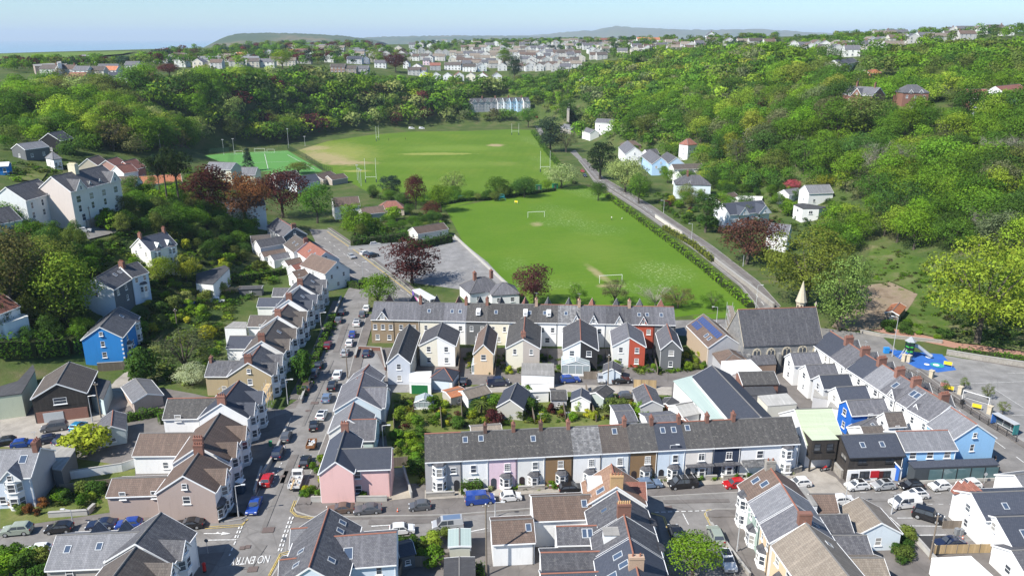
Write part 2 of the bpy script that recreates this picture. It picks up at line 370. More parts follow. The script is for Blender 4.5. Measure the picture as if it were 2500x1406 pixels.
# sheets lying on the flat valley floor
_lift = [0.004]
def sheet(name,px,m,world=False,lift=None,hill_drape=False,dz=0.0):
 pts = [q if world else P(*q) for q in px]
 if lift is None: _lift[0] += 0.002; lift = _lift[0]
 if not hill_drape:
  s = MB(); ar = sum(pts[i][0]*pts[(i+1)%len(pts)][1] - pts[(i+1)%len(pts)][0]*pts[i][1] for i in range(len(pts)))
  if ar < 0: pts = pts[::-1]
  s.face([(x,y,lift + dz) for x,y in pts],0)
  return structure(s.obj(name,m))
def drape(name,px,m,lift=0.35,step=3.0):
 """sheet following the hillside: clipped grid over the polygon seen at these pixels"""
 import bmesh
 pts = [G(*q)[:2] for q in px]; bm = bmesh.new()
 bm.faces.new([bm.verts.new((x,y,0)) for x,y in pts]); bmesh.ops.triangulate(bm,faces=bm.faces[:])
 for _ in range(6):
  es = [e for e in bm.edges if e.calc_length() > step]
  if not es: break
  bmesh.ops.subdivide_edges(bm,edges=es,cuts=1); bmesh.ops.triangulate(bm,faces=bm.faces[:])
 for v in bm.verts: v.co.z = hz(v.co.x,v.co.y) + lift
 bmesh.ops.recalc_face_normals(bm,faces=bm.faces[:])
 me = bpy.data.meshes.new(name); bm.to_mesh(me); bm.free()
 if me.polygons[0].normal.z < 0: me.flip_normals()
 me.materials.append(m); return structure(link(name,me))
def asphalt_mat(key,c,tan=0.0):
 m, nt, n, l, b = _nt(key); tc = n.new('ShaderNodeTexCoord')
 a = _noise(n, l, tc.outputs['Object'], 0.25, 6, 0.7); f = _noise(n, l, tc.outputs['Object'], 9, 3)
 mp = n.new('ShaderNodeMapping'); l.new(tc.outputs['Object'], mp.inputs[0]); mp.inputs['Scale'].default_value = (1.2, 0.06, 1)
 st = _noise(n,l,mp.outputs[0],0.8,3)
 col = _ramp(n,l,a.outputs[0],[(0.35,sc(c,0.72)),(0.52,c),(0.68,sc(c,1.28))]).outputs[0]
 col = _mix(n, l, _math(n, l, 'MULTIPLY', st.outputs[0], 0.3), col, sc(c, 0.7))
 col = _mix(n, l, _math(n, l, 'MULTIPLY', f.outputs[0], 0.35), col, sc(c, 0.6))
 v = n.new('ShaderNodeTexVoronoi'); v.feature = 'DISTANCE_TO_EDGE'; v.inputs['Scale'].default_value = 0.12; l.new(tc.outputs['Object'], v.inputs['Vector'])
 r = _ramp(n, l, v.outputs[0], [(0.0, (1,1,1)), (0.012, (0,0,0))]); col = _mix(n, l, _math(n, l, 'MULTIPLY', r.outputs[0], 0.45), col, sc(c, 0.45))
 l.new(col, b.inputs['Base Color']); b.inputs['Roughness'].default_value = 0.88; b.inputs['Specular IOR Level'].default_value = 0.25; return m
MROAD = asphalt_mat('asphalt_worn', (0.215, 0.205, 0.195))
MPATCH = asphalt_mat('asphalt_repair', (0.185, 0.175, 0.165))
MROADD = asphalt_mat('asphalt_fresh', (0.05, 0.05, 0.052))
MPAVE = asphalt_mat('pavement_tarmac', (0.17, 0.155, 0.145))
MGRAVEL = asphalt_mat('car_park_gravel', (0.25, 0.245, 0.24))
MYARD = asphalt_mat('yard_concrete', (0.36, 0.33, 0.29))
MPATIO = asphalt_mat('pale_paving', (0.36, 0.32, 0.26))
def grass_mat(key,a_,b_,c_,s1=0.05,s2=0.9,stripe=None,daisies=None,worn=None):
 m, nt, n, l, b = _nt(key); tc = n.new('ShaderNodeTexCoord'); vec = tc.outputs['Object']
 a = _noise(n,l,vec,s1,7,0.62); c = _noise(n,l,vec,s2,6,0.7)
 col = _ramp(n,l,a.outputs[0],[(0.33,a_),(0.5,b_),(0.66,c_)]).outputs[0]
 col = _mix(n, l, _math(n, l, 'MULTIPLY', c.outputs[0], 0.75), col, sc(a_, 0.6))
 if stripe:
  mp = n.new('ShaderNodeMapping'); l.new(vec, mp.inputs[0]); mp.inputs['Rotation'].default_value = (0, 0, stripe[1]); w_ = n.new('ShaderNodeTexWave'); l.new(mp.outputs[0], w_.inputs[0]); w_.inputs['Scale'].default_value = stripe[0]; w_.inputs['Distortion'].default_value = 1.5
  col = _mix(n, l, _math(n, l, 'MULTIPLY', w_.outputs['Fac'], .22), col, sc(a_, .8))
 def blob(x,y,rx,ry,rz,soft):
  mp = n.new('ShaderNodeMapping'); mp.vector_type = 'TEXTURE'; l.new(vec, mp.inputs[0]); mp.inputs['Location'].default_value = (x, y, 0)
  mp.inputs['Rotation'].default_value = (0, 0, rz); mp.inputs['Scale'].default_value = (rx, ry, 1e6)
  le = n.new('ShaderNodeVectorMath'); le.operation = 'LENGTH'; l.new(mp.outputs[0], le.inputs[0])
  w = _math(n, l, 'MULTIPLY_ADD', _noise(n, l, vec, 0.25, 5).outputs[0], 1.1, -0.55)
  return _ramp(n, l, _math(n, l, 'ADD', le.outputs['Value'], w), [(1 - soft, (1,1,1)), (1.0, (0,0,0))]).outputs[0]
 for (x,y,rx,ry,rz,soft,colr,amt) in (worn or []):
  col = _mix(n, l, _math(n, l, 'MULTIPLY', blob(x, y, rx, ry, rz, soft), amt), col, colr)
 for (x,y,rx,ry,rz,amt) in (daisies or []):
  d = _ramp(n,l,_noise(n,l,vec,0.9,6,0.8).outputs[0],[(0.53,(0,0,0)),(0.60,(1,1,1))]).outputs[0]
  k = _math(n, l, 'MULTIPLY', d, blob(x, y, rx, ry, rz, 0.5)); col = _mix(n, l, _math(n, l, 'MULTIPLY', k, amt*.6), col, (0.45,0.52,0.30))
 l.new(col, b.inputs['Base Color']); b.inputs['Roughness'].default_value = 0.95; b.inputs['Specular IOR Level'].default_value = 0.1
 _bump(n,l,b,c.outputs[0],0.5,0.15); return m
def B_(u,v): return P(u,v)
def wb(u,v,rx,ry,rz,soft,colr,amt): x,y = P(u,v); return (x,y,rx,ry,rz,soft,colr,amt)
def db(u,v,rx,ry,rz,amt): x,y = P(u,v); return (x,y,rx,ry,rz,amt)
EARTH = (0.36,0.27,0.17); DRY = (0.30,0.29,0.09); YEL = (0.26,0.30,0.06)
MFIELD = grass_mat('football_field_grass', (0.09,0.18,0.014), (0.11,0.205,0.018), (0.14,0.218,0.025), 0.035, 0.8, stripe=(.09, 1.2),
 daisies=[db(1360,520,12,26,0.35,.5),db(1420,470,8,30,.4,.6),db(1620,665,12,16,.2,.9),db(1375,545,16,8,0,.6),db(1330,695,14,6,0,.8),db(1560,700,14,7,0,.6),db(1460,560,14,14,0,.5),db(1255,645,6,12,0,.5)],
 worn=[wb(1460,668,2.2,14,0.25,.7,EARTH,.6),wb(1310,548,3.2,5,0.1,.7,EARTH,.55),wb(1450,610,20,30,.3,.8,(0.14,0.20,0.03),.5),wb(1490,698,5,2.5,0,.6,EARTH,.6)])
MRUGBY = grass_mat('cricket_and_rugby_field_grass', (0.095,0.175,0.016), (0.115,0.20,0.02), (0.15,0.218,0.028), 0.03, 0.6, stripe=(.06, .1),
 daisies=[db(1330,390,10,20,.4,.6),db(1300,345,8,40,.2,.6),db(1350,410,14,10,.2,.5)],
 worn=[wb(830,372,30,70,0.35,.7,DRY,.55),wb(795,385,16,45,0.6,.6,EARTH,.6),wb(760,362,16,18,0.2,.6,EARTH,.6),wb(1066,376,28,6,0.03,.3,(0.30,0.30,0.09),.6),wb(1100,362,50,22,0.03,.6,(0.15,0.22,0.035),.6),
  wb(1100,400,55,18,0.0,.7,(0.15,0.22,0.035),.5),wb(1210,355,8,9,0.4,.6,EARTH,.8),wb(1232,400,12,12,0,.7,(0.18,0.21,0.05),.4),wb(870,418,10,5,0,.5,DRY,.7),wb(850,398,22,10,0,.6,EARTH,.6)])
MLAWN = grass_mat('garden_lawn', (0.085,0.12,0.03), (0.15,0.175,0.05), (0.23,0.22,0.09), 0.22, 1.6)
MROUGH = grass_mat('rough_bank_grass', (0.05,0.10,0.015), (0.10,0.15,0.03), (0.24,0.20,0.12), 0.09, 1.3)
MPASTURE = grass_mat('distant_pasture', (0.10,0.17,0.03), (0.13,0.20,0.04), (0.16,0.21,0.06), 0.006, 0.05)
MASTRO = mat('artificial_turf', (0.09, 0.23, 0.06), 0.9, 0.1, var=0.06, nscale=0.2)
def worn_paint(key,c):
 m, nt, n, l, b = _nt(key); tc = n.new('ShaderNodeTexCoord'); r = _ramp(n, l, _noise(n, l, tc.outputs['Object'], 3.0, 6, .75).outputs[0], [(0.40, c), (0.62, sc(c, .55))])
 l.new(r.outputs[0], b.inputs['Base Color']); b.inputs['Roughness'].default_value = .8; return m
MLINE = worn_paint('white_road_paint', (0.74, 0.74, 0.72))
MYELLOW = worn_paint('yellow_road_paint', (0.58, 0.44, 0.14))
drape('pasture', [(0,150),(0,136),(150,132),(250,131),(330,129),(300,136),(180,146),(90,152)], MPASTURE, lift=2.0, step=60)
sheet('playing_field', [(1088,510),(1240,480),(1350,462),(1425,452),(1470,470),(1640,590),(1790,700),(1840,752),(1640,775),(1300,760),(1235,700),(1130,590)], MFIELD)
sheet('sports_field', [(712,372),(800,345),(905,330),(1000,322),(1150,320),(1250,316),(1298,318),(1350,385),(1400,440),(1350,470),(1200,480),(1060,520),(990,470),(900,470),(845,440)], MRUGBY)
sheet('artificial_pitch', [(462,384),(560,374),(702,368),(788,418),(740,430),(620,430),(540,415)], MASTRO)
sheet('town_yard', [(-300,1560),(2800,1560),(2700,880),(1700,870),(1640,885),(960,945),(900,960),(860,880),(690,1000),(560,980),(470,960),(300,930),(0,1000),(-200,1040)], MPAVE, lift=0.002)
sheet('rear_yards', [(905,848),(1640,852),(1690,905),(1640,945),(1110,945),(950,958),(905,930)], MPAVE)
sheet('back_gardens', [(960,945),(1300,935),(1640,960),(1640,1030),(1300,1050),(1040,1065),(1035,1180),(960,1180),(940,1050)], MLAWN)
sheet('garden_plot', [(0,1060),(60,1100),(330,1140),(330,1180),(270,1250),(0,1290)], MLAWN)
sheet('main_road', [(500,1420),(560,1330),(590,1280),(602,1262),(660,1140),(722,996),(770,890),(822,760),(850,705),(872,690),(900,715),(898,760),(866,860),(838,967),(798,1054),(760,1150),(722,1232),(712,1262),(716,1310),(700,1360),(655,1420)], MROAD)
sheet('cross_street', [(0,1292),(300,1285),(590,1272),(716,1275),(900,1268),(1100,1262),(1300,1246),(1600,1205),(1900,1200),(2080,1200),(2300,1195),(2520,1190),(2520,1300),(2300,1330),(2100,1320),(1960,1240),(1600,1250),(1430,1262),(1180,1300),(960,1310),(760,1330),(560,1345),(300,1370),(0,1345)], MROAD)
sheet('side_street', [(1600,1250),(1730,1248),(1800,1420),(1640,1420)], MROAD)
sheet('school_road', [(2560,1420),(2430,1180),(2330,1010),(2200,915),(2090,850),(1990,838),(1640,818),(1640,782),(1850,778),(2000,800),(2150,818),(2240,900),(2380,1000),(2520,1090),(2560,1130)], MROAD)
sheet('shop_forecourt', [(1950,1120),(2040,1165),(2080,1210),(1960,1215),(1930,1190)], MYARD)
sheet('school_yard', [(2310,868),(2500,900),(2720,925),(2720,1240),(2500,1085),(2390,1000),(2290,930),(2240,895)], MGRAVEL)
MPLAYBLUE = mat('blue_play_surface', (0.03, 0.12, 0.40), 0.8, 0.25, var=0.25, nscale=0.5)
sheet('play_surface', [(2170,853),(2300,865),(2335,903),(2290,909),(2238,898),(2186,870)], MPLAYBLUE)
sheet('pond_lane', [(740,1000),(722,996),(690,1000),(560,980),(640,1030),(684,1012)], MROAD)
sheet('valley_road', [(1862,770),(1806,700),(1700,615),(1560,515),(1450,445),(1412,390),(1392,372),(1404,366),(1424,390),(1470,435),(1590,505),(1740,605),(1850,690),(1905,752)], MROAD)
sheet('church_street', [(800,560),(880,615),(985,695),(1010,718),(1080,760),(1640,782),(1640,810),(1050,790),(950,735),(860,675),(770,590),(755,560)], MROAD)
sheet('far_road', [(1302,292),(1320,310),(1330,330),(1318,330),(1308,312),(1296,295)], MROAD)
sheet('gravel_car_park', [(852,602),(1000,592),(1112,578),(1190,640),(1245,700),(1180,715),(1075,700),(1000,690),(940,655)], MGRAVEL)
sheet('gravel_yard', [(0,1018),(95,1015),(240,985),(280,930),(310,905),(340,930),(330,985),(262,1010),(230,1040),(170,1090),(100,1095),(0,1090)], MYARD)
sheet('garage_drive', [(946,928),(1000,928),(1110,942),(1110,958),(952,958)], MGRAVEL)
sheet('back_lane', [(1110,945),(1340,938),(1640,945),(1640,965),(1340,955),(1110,960)], MYARD)
sheet('parking_court', [(868,868),(920,862),(942,905),(935,935),(870,905)], MGRAVEL)
sheet('pink_house_drive', [(948,1145),(990,1140),(1005,1215),(950,1222)], MPATIO)
sheet('terrace_front_gardens', [(1037,1196),(1300,1185),(1600,1168),(1945,1150),(1945,1172),(1600,1190),(1300,1205),(1037,1220)], MYARD)
sheet('shop_car_park', [(2090,1245),(2330,1235),(2345,1270),(2310,1330),(2215,1310)], MROAD)
sheet('fresh_tarmac', [(2222,1308),(2320,1308),(2360,1340),(2275,1362)], MROADD)
sheet('grass_verge', [(1690,772),(1840,752),(1840,770),(1700,782)], MFIELD)
sheet('bank_path', [(2500,868),(2330,850),(2150,812),(2100,800),(2100,790),(2200,806),(2340,838),(2500,855)], mat('brick_path', (0.34,0.19,0.14), 0.9, 0.2, var=0.25))
drape('bare_earth_slope', [(2030,800),(2060,760),(2100,700),(2170,690),(2240,720),(2200,780),(2150,805),(2080,810)], grass_mat('bare_earth', (0.20,0.15,0.10), (0.32,0.25,0.18), (0.22,0.20,0.10), 0.15, 1.0), lift=0.3)
drape('rough_bank', [(2090,690),(2130,600),(2300,640),(2340,720),(2500,800),(2500,860),(2330,835),(2180,800),(2240,720),(2180,690)], MROUGH, lift=0.25)
drape('villa_lane', [(205,560),(310,535),(330,545),(280,572),(215,588)], MROAD, lift=0.4)
drape('hill_garden', [(2155,275),(2225,250),(2232,285),(2160,292)], MLAWN, lift=0.4)
drape('hill_drive', [(2222,250),(2255,252),(2240,285),(2222,284)], MROAD, lift=0.5)
drape('hill_lawn', [(30,440),(70,412),(115,425),(100,446)], MLAWN, lift=0.4)
# pavements with kerbs, road paint
MKERB = mat('granite_kerb', (0.33, 0.32, 0.30), 0.85, 0.2, var=0.2, nscale=1.2)
def offset_line(pts,d):
 out = []
 for i,(x,y) in enumerate(pts):
  a = pts[max(0,i-1)]; b = pts[min(len(pts)-1,i+1)]
  t = Vector((b[0]-a[0],b[1]-a[1])).normalized(); out.append((x - t.y*d,y + t.x*d))
 return out
def pavement(px, width, name='pavement'):
 """raised footway: px = kerb line; width > 0 lies to the left of the line's direction"""
 k = [P(*q) for q in px]; sg = 1 if width > 0 else -1
 a = offset_line(k,0.16*sg); b = offset_line(k,width)
 s = MB()
 for i in range(len(k)-1):
  q = [a[i],a[i+1],b[i+1],b[i]]
  s.prism(q,-0.05,0.165)
 o = structure(s.obj(name,MPAVE))
 s = MB()
 for i in range(len(k)-1): s.prism([k[i],k[i+1],a[i+1],a[i]],-0.05,0.172)
 s.obj('kerb', MKERB, o)
 return o
pavement([(602,1262),(640,1185),(680,1092),(712,1020)],3.0)
pavement([(730,975),(775,880),(815,778),(832,735)],2.2)
pavement([(722,1232),(760,1150),(798,1054),(838,967),(866,860),(895,768)],-2.4)
pavement([(300,1285),(440,1282),(560,1273),(590,1268),(602,1262)],2.2)
pavement([(716,1240),(722,1250),(760,1262),(860,1262),(1100,1258),(1300,1242),(1460,1222),(1700,1208),(1935,1196)],2.3)
pavement([(655,1420),(690,1365),(716,1340),(760,1332)],-2.2)
pavement([(2060,1183),(2200,1180),(2330,1178),(2440,1170)],1.6)
pavement([(1725,1262),(1722,1250),(1745,1243),(1800,1243)],-2.2)
pavement([(1800,1420),(1760,1330),(1730,1270)],-2.6)
pavement([(1412,392),(1452,440),(1565,512),(1705,612),(1810,698),(1862,765)],1.6)
pavement([(1906,748),(1852,688),(1742,603),(1592,503),(1472,433),(1428,388)],2.4)
pavement([(2090,850),(2200,915),(2330,1010),(2440,1180)],1.8)
pavement([(2520,1092),(2380,1002),(2240,902)],1.8)
pavement([(950,735),(860,675),(770,590)],1.5)
pavement([(1010,716),(985,693),(880,613),(800,558)],-1.5)
def strip(name,px,w,m,dash=None,lift=0.03,world=False):
 """painted line along ground pixels, optionally dashed (on, off)"""
 pts = [q if world else P(*q) for q in px]; s = MB()
 for a,b in zip(pts[:-1],pts[1:]):
  A,B = Vector(a),Vector(b); d = (B - A); L = d.length
  if L < 0.01: continue
  d.normalize(); nrm = Vector((-d.y,d.x)) * w / 2; t = 0
  while t < L:
   e = min(L,t + (dash[0] if dash else L)); p,q = A + d*t,A + d*e
   s.face([(p.x+nrm.x,p.y+nrm.y,lift),(p.x-nrm.x,p.y-nrm.y,lift),(q.x-nrm.x,q.y-nrm.y,lift),(q.x+nrm.x,q.y+nrm.y,lift)][::-1],0)
   t = e + (dash[1] if dash else 1)
 for f in range(len(s.f)):                                   # all faces up
  i = s.f[f]; a,b,c = (Vector(s.v[i[k]]) for k in range(3))
  if (b-a).cross(c-a).z < 0: s.f[f] = i[::-1]
 return structure(s.obj(name,m))
L0 = 0.105
for off in (0,0.45):
 a = [(585+off*14,1285),(572+off*14,1318)]
 strip('junction_line', a, 0.22, MLINE, (0.7, 0.45), L0);
 strip('junction_line', [(716-off*16, 1262), (700-off*16, 1305), (686-off*16, 1348)], 0.22, MLINE, (0.7, 0.45), L0)
strip('centre_line', [(508,1319),(577,1318)], 0.2, MLINE, None, L0); strip('centre_line', [(575,1322),(560,1357)], 0.2, MLINE, (0.8, 0.7), L0)
strip('centre_line', [(907,1285),(973,1281)], 0.2, MLINE, None, L0); strip('centre_line', [(1145,1299),(1190,1290)], 0.2, MLINE, None, L0)
strip('junction_line', [(1598,1251),(1725,1247)], 0.2, MLINE, (0.7, 0.4), L0); strip('centre_line', [(1667,1254),(1681,1281)], 0.15, MLINE, None, L0)
strip('parking_line', [(1130,1242),(1260,1228),(1420,1211)], 0.12, MLINE, (1.2, 0.8), L0); strip('parking_line', [(1600,1204),(1800,1199)], 0.12, MLINE, (1.0, 1.5), L0)
strip('parking_line', [(2100,1203),(2300,1205)], 0.12, MLINE, (1.0, 1.5), L0); strip('parking_line', [(2190,1265),(2228,1265)], 0.15, MLINE, None, L0)
strip('parking_line', [(2173,1263),(2222,1307),(2310,1306)], 0.15, MLINE, None, L0); strip('parking_line', [(2218,1284),(2302,1285)], 0.15, MLINE, None, L0)
strip('parking_line', [(2185,1232),(2320,1231)], 0.12, MLINE, (0.8, 1.0), L0)
strip('parking_line', [(688,1130),(672,1165),(662,1192)], 0.2, MLINE, (0.5, 0.8), L0)
for o1 in (0,0.35):
 strip('yellow_line', [(500,1291-o1*12),(590,1285-o1*12),(604+o1*6,1268)], 0.13, MYELLOW, None, L0)
 strip('yellow_line', [(724-o1*14,1222),(713-o1*12,1248),(726-o1*10,1259+o1*6),(770,1264+o1*12)], 0.13, MYELLOW, None, L0)
 strip('yellow_line', [(716,1343+o1*14),(684+o1*4,1352+o1*12),(655+o1*10,1406)], 0.13, MYELLOW, None, L0)
 strip('yellow_line', [(1800,1243+o1*8),(1726,1245+o1*8),(1720+o1*10,1256),(1735+o1*12,1285)], 0.13, MYELLOW, None, L0)
 strip('yellow_line', [(1590,1252+o1*6),(1622-o1*10,1262),(1640-o1*12,1310)], 0.13, MYELLOW, None, L0)
 strip('yellow_line', [(1900-o1*7,745),(1846-o1*7,687),(1736-o1*6,603),(1586-o1*6,503)], 0.16, MYELLOW, None, L0)
 strip('yellow_line', [(1010-o1*7,722),(979-o1*7,697),(874-o1*6,617),(800-o1*5,566)], 0.16, MYELLOW, None, L0)
 strip('yellow_line', [(2098+o1*5,846),(2208+o1*6,911),(2340+o1*8,1006),(2450+o1*10,1176)], 0.13, MYELLOW, None, L0)
strip('centre_line', [(1880,765),(1826,693),(1720,608),(1575,508),(1462,440)], 0.16, MLINE, (3, 4), L0)
strip('centre_line', [(1070,770),(985,712),(870,645),(785,575)], 0.14, MLINE, (2.5, 4), L0)
strip('centre_line', [(2420,1070),(2500,1130)], 0.16, MLINE, (4, 3), L0); strip('centre_line', [(2300,960),(2380,1040)], 0.14, MLINE, (4, 4), L0)
strip('yard_line', [(2420,945),(2520,1010)], 0.1, MLINE, None, L0); strip('yard_line', [(2290,940),(2500,932)], 0.1, MLINE, None, L0); strip('yard_line', [(2460,912),(2500,911)], 0.1, MLINE, None, L0)
strip('yard_line', [(2470,1015),(2520,1013)], 0.1, MLINE, None, L0)
for a, b in (((702,379),(768,415)), ((646,377),(655,415)), ((520,400),(705,396)), ((560,378),(702,372))): strip('pitch_line', [a, b], 0.25, MLINE, None, 0.2)
# painted arrow and lettering
def road_text(txt,u,v,size,stretch,rz):
 cu = bpy.data.curves.new('t', 'FONT'); cu.body = txt; cu.size = 1; cu.align_x = 'CENTER'; cu.align_y = 'CENTER'
 o = bpy.data.objects.new('t', cu); COL.objects.link(o); dg = bpy.context.evaluated_depsgraph_get(); dg.update()
 me = bpy.data.meshes.new_from_object(o.evaluated_get(dg)); bpy.data.objects.remove(o)
 for vv in me.vertices: vv.co.x *= size; vv.co.y *= size * stretch
 me.materials.clear(); me.materials.append(MLINE); x,y = P(u,v)
 o = link('road_lettering', me, None, TM(x, y, L0, rz)); structure(o); return o
x0, y0 = P(575, 1372); x1, y1 = P(662, 1366); road_text('NO ENTRY', 612, 1367, 1.12, 2.3, math.atan2(y1-y0, x1-x0) + PI)
s = MB(); s.face([(-2.2,-.1,0),(0.6,-.1,0),(0.6,.1,0),(-2.2,.1,0)]); s.face([(0.6,-.42,0),(2.0,0,0),(0.6,.42,0)]); s.face([(-.4,.1,0),(.2,.1,0),(-.2,.5,0)])
x, y = P(532, 1303); structure(s.obj('road_arrow', MLINE, None, TM(x, y, L0, 0)))
for k,(a,b,w_) in enumerate([((640,1300),(700,1150),.7),((690,1180),(720,1110),1.4),((740,1040),(812,880),.6),((900,1275),(1100,1270),1.2),((1300,1232),(1420,1218),.8),((1620,1225),(1780,1222),1.0),((600,1390),(640,1330),1.6),((1650,1290),(1690,1390),1.2),((2100,1222),(2280,1222),.7),((820,860),(845,790),1.5),((1720,620),(1800,690),.8)]):
 strip('tarmac_patch', [a, b], w_, MPAVE if k % 2 else MPATCH, None, .098)
# manhole covers and tarmac repairs
for (u,v,wx,wy) in ((655,1294,.9,.7),(592,1338,.4,.4),(605,1335,.4,.4),(690,1163,.4,.3),(768,984,.8,.6),(979,1277,.6,.5),(1632,1240,.6,.5),(617,1390,.7,.6),(752,1003,.5,.4)):
 s = MB().box(-wx, wx, -wy, wy, 0, 0.012); x, y = P(u, v); structure(s.obj('manhole_cover', mat('cast_iron', (0.13,0.10,0.09), 0.7, 0.3, var=0.3, nscale=5), None, TM(x, y, L0, 0.1)))
# buildings
_wc = {}
def window_mesh(w,h,style,mt):
 k = (round(w,2),round(h,2),style,mt.name)
 if k in _wc: return _wc[k][0],rnd.choice(_wc[k][1])
 s = MB(); t = 0.085; d = 0.07
 s.box(-w/2,w/2,-d,0,0,t); s.box(-w/2,w/2,-d,0,h-t,h); s.box(-w/2,-w/2+t,-d,0,t,h-t); s.box(w/2-t,w/2,-d,0,t,h-t)
 if style == 'sash': s.box(-w/2+t, w/2-t, -d+.01, 0, h*.5-.035, h*.5+.035)
 if style == 'case':
  s.box(-.035,.035,-d+.01,0,t,h-t); s.box(-w/2+t,w/2-t,-d+.012,0,h*.7,h*.7+.05)
 if style == 'tri':
  for q in (-w/6,w/6): s.box(q-.035,q+.035,-d+.01,0,t,h-t)
 if style == 'grid':
  for q in (-w/6,w/6): s.box(q-.02,q+.02,-d+.01,0,t,h-t)
  for q in (.25,.5,.75): s.box(-w/2+t,w/2-t,-d+.012,0,h*q-.02,h*q+.02)
 s.box(-w/2-.1, w/2+.1, -d-.14, 0.0, -.1, -.002)                     # sill
 f = s.mesh('window', [mt])
 q = MB(); q.face([(-w/2+.02,-.025,.02),(w/2-.02,-.025,.02),(w/2-.02,-.025,h-.02),(-w/2+.02,-.025,h-.02)])
 _wc[k] = (f, [q.mesh('pane', [m_]) for m_ in (MGLASS, MGLASS, MBLIND, MCURT)]); return f, _wc[k][1][0]
FAC = {'S': (0, -1), 'N': (0, 1), 'E': (1, 0), 'W': (-1, 0)}
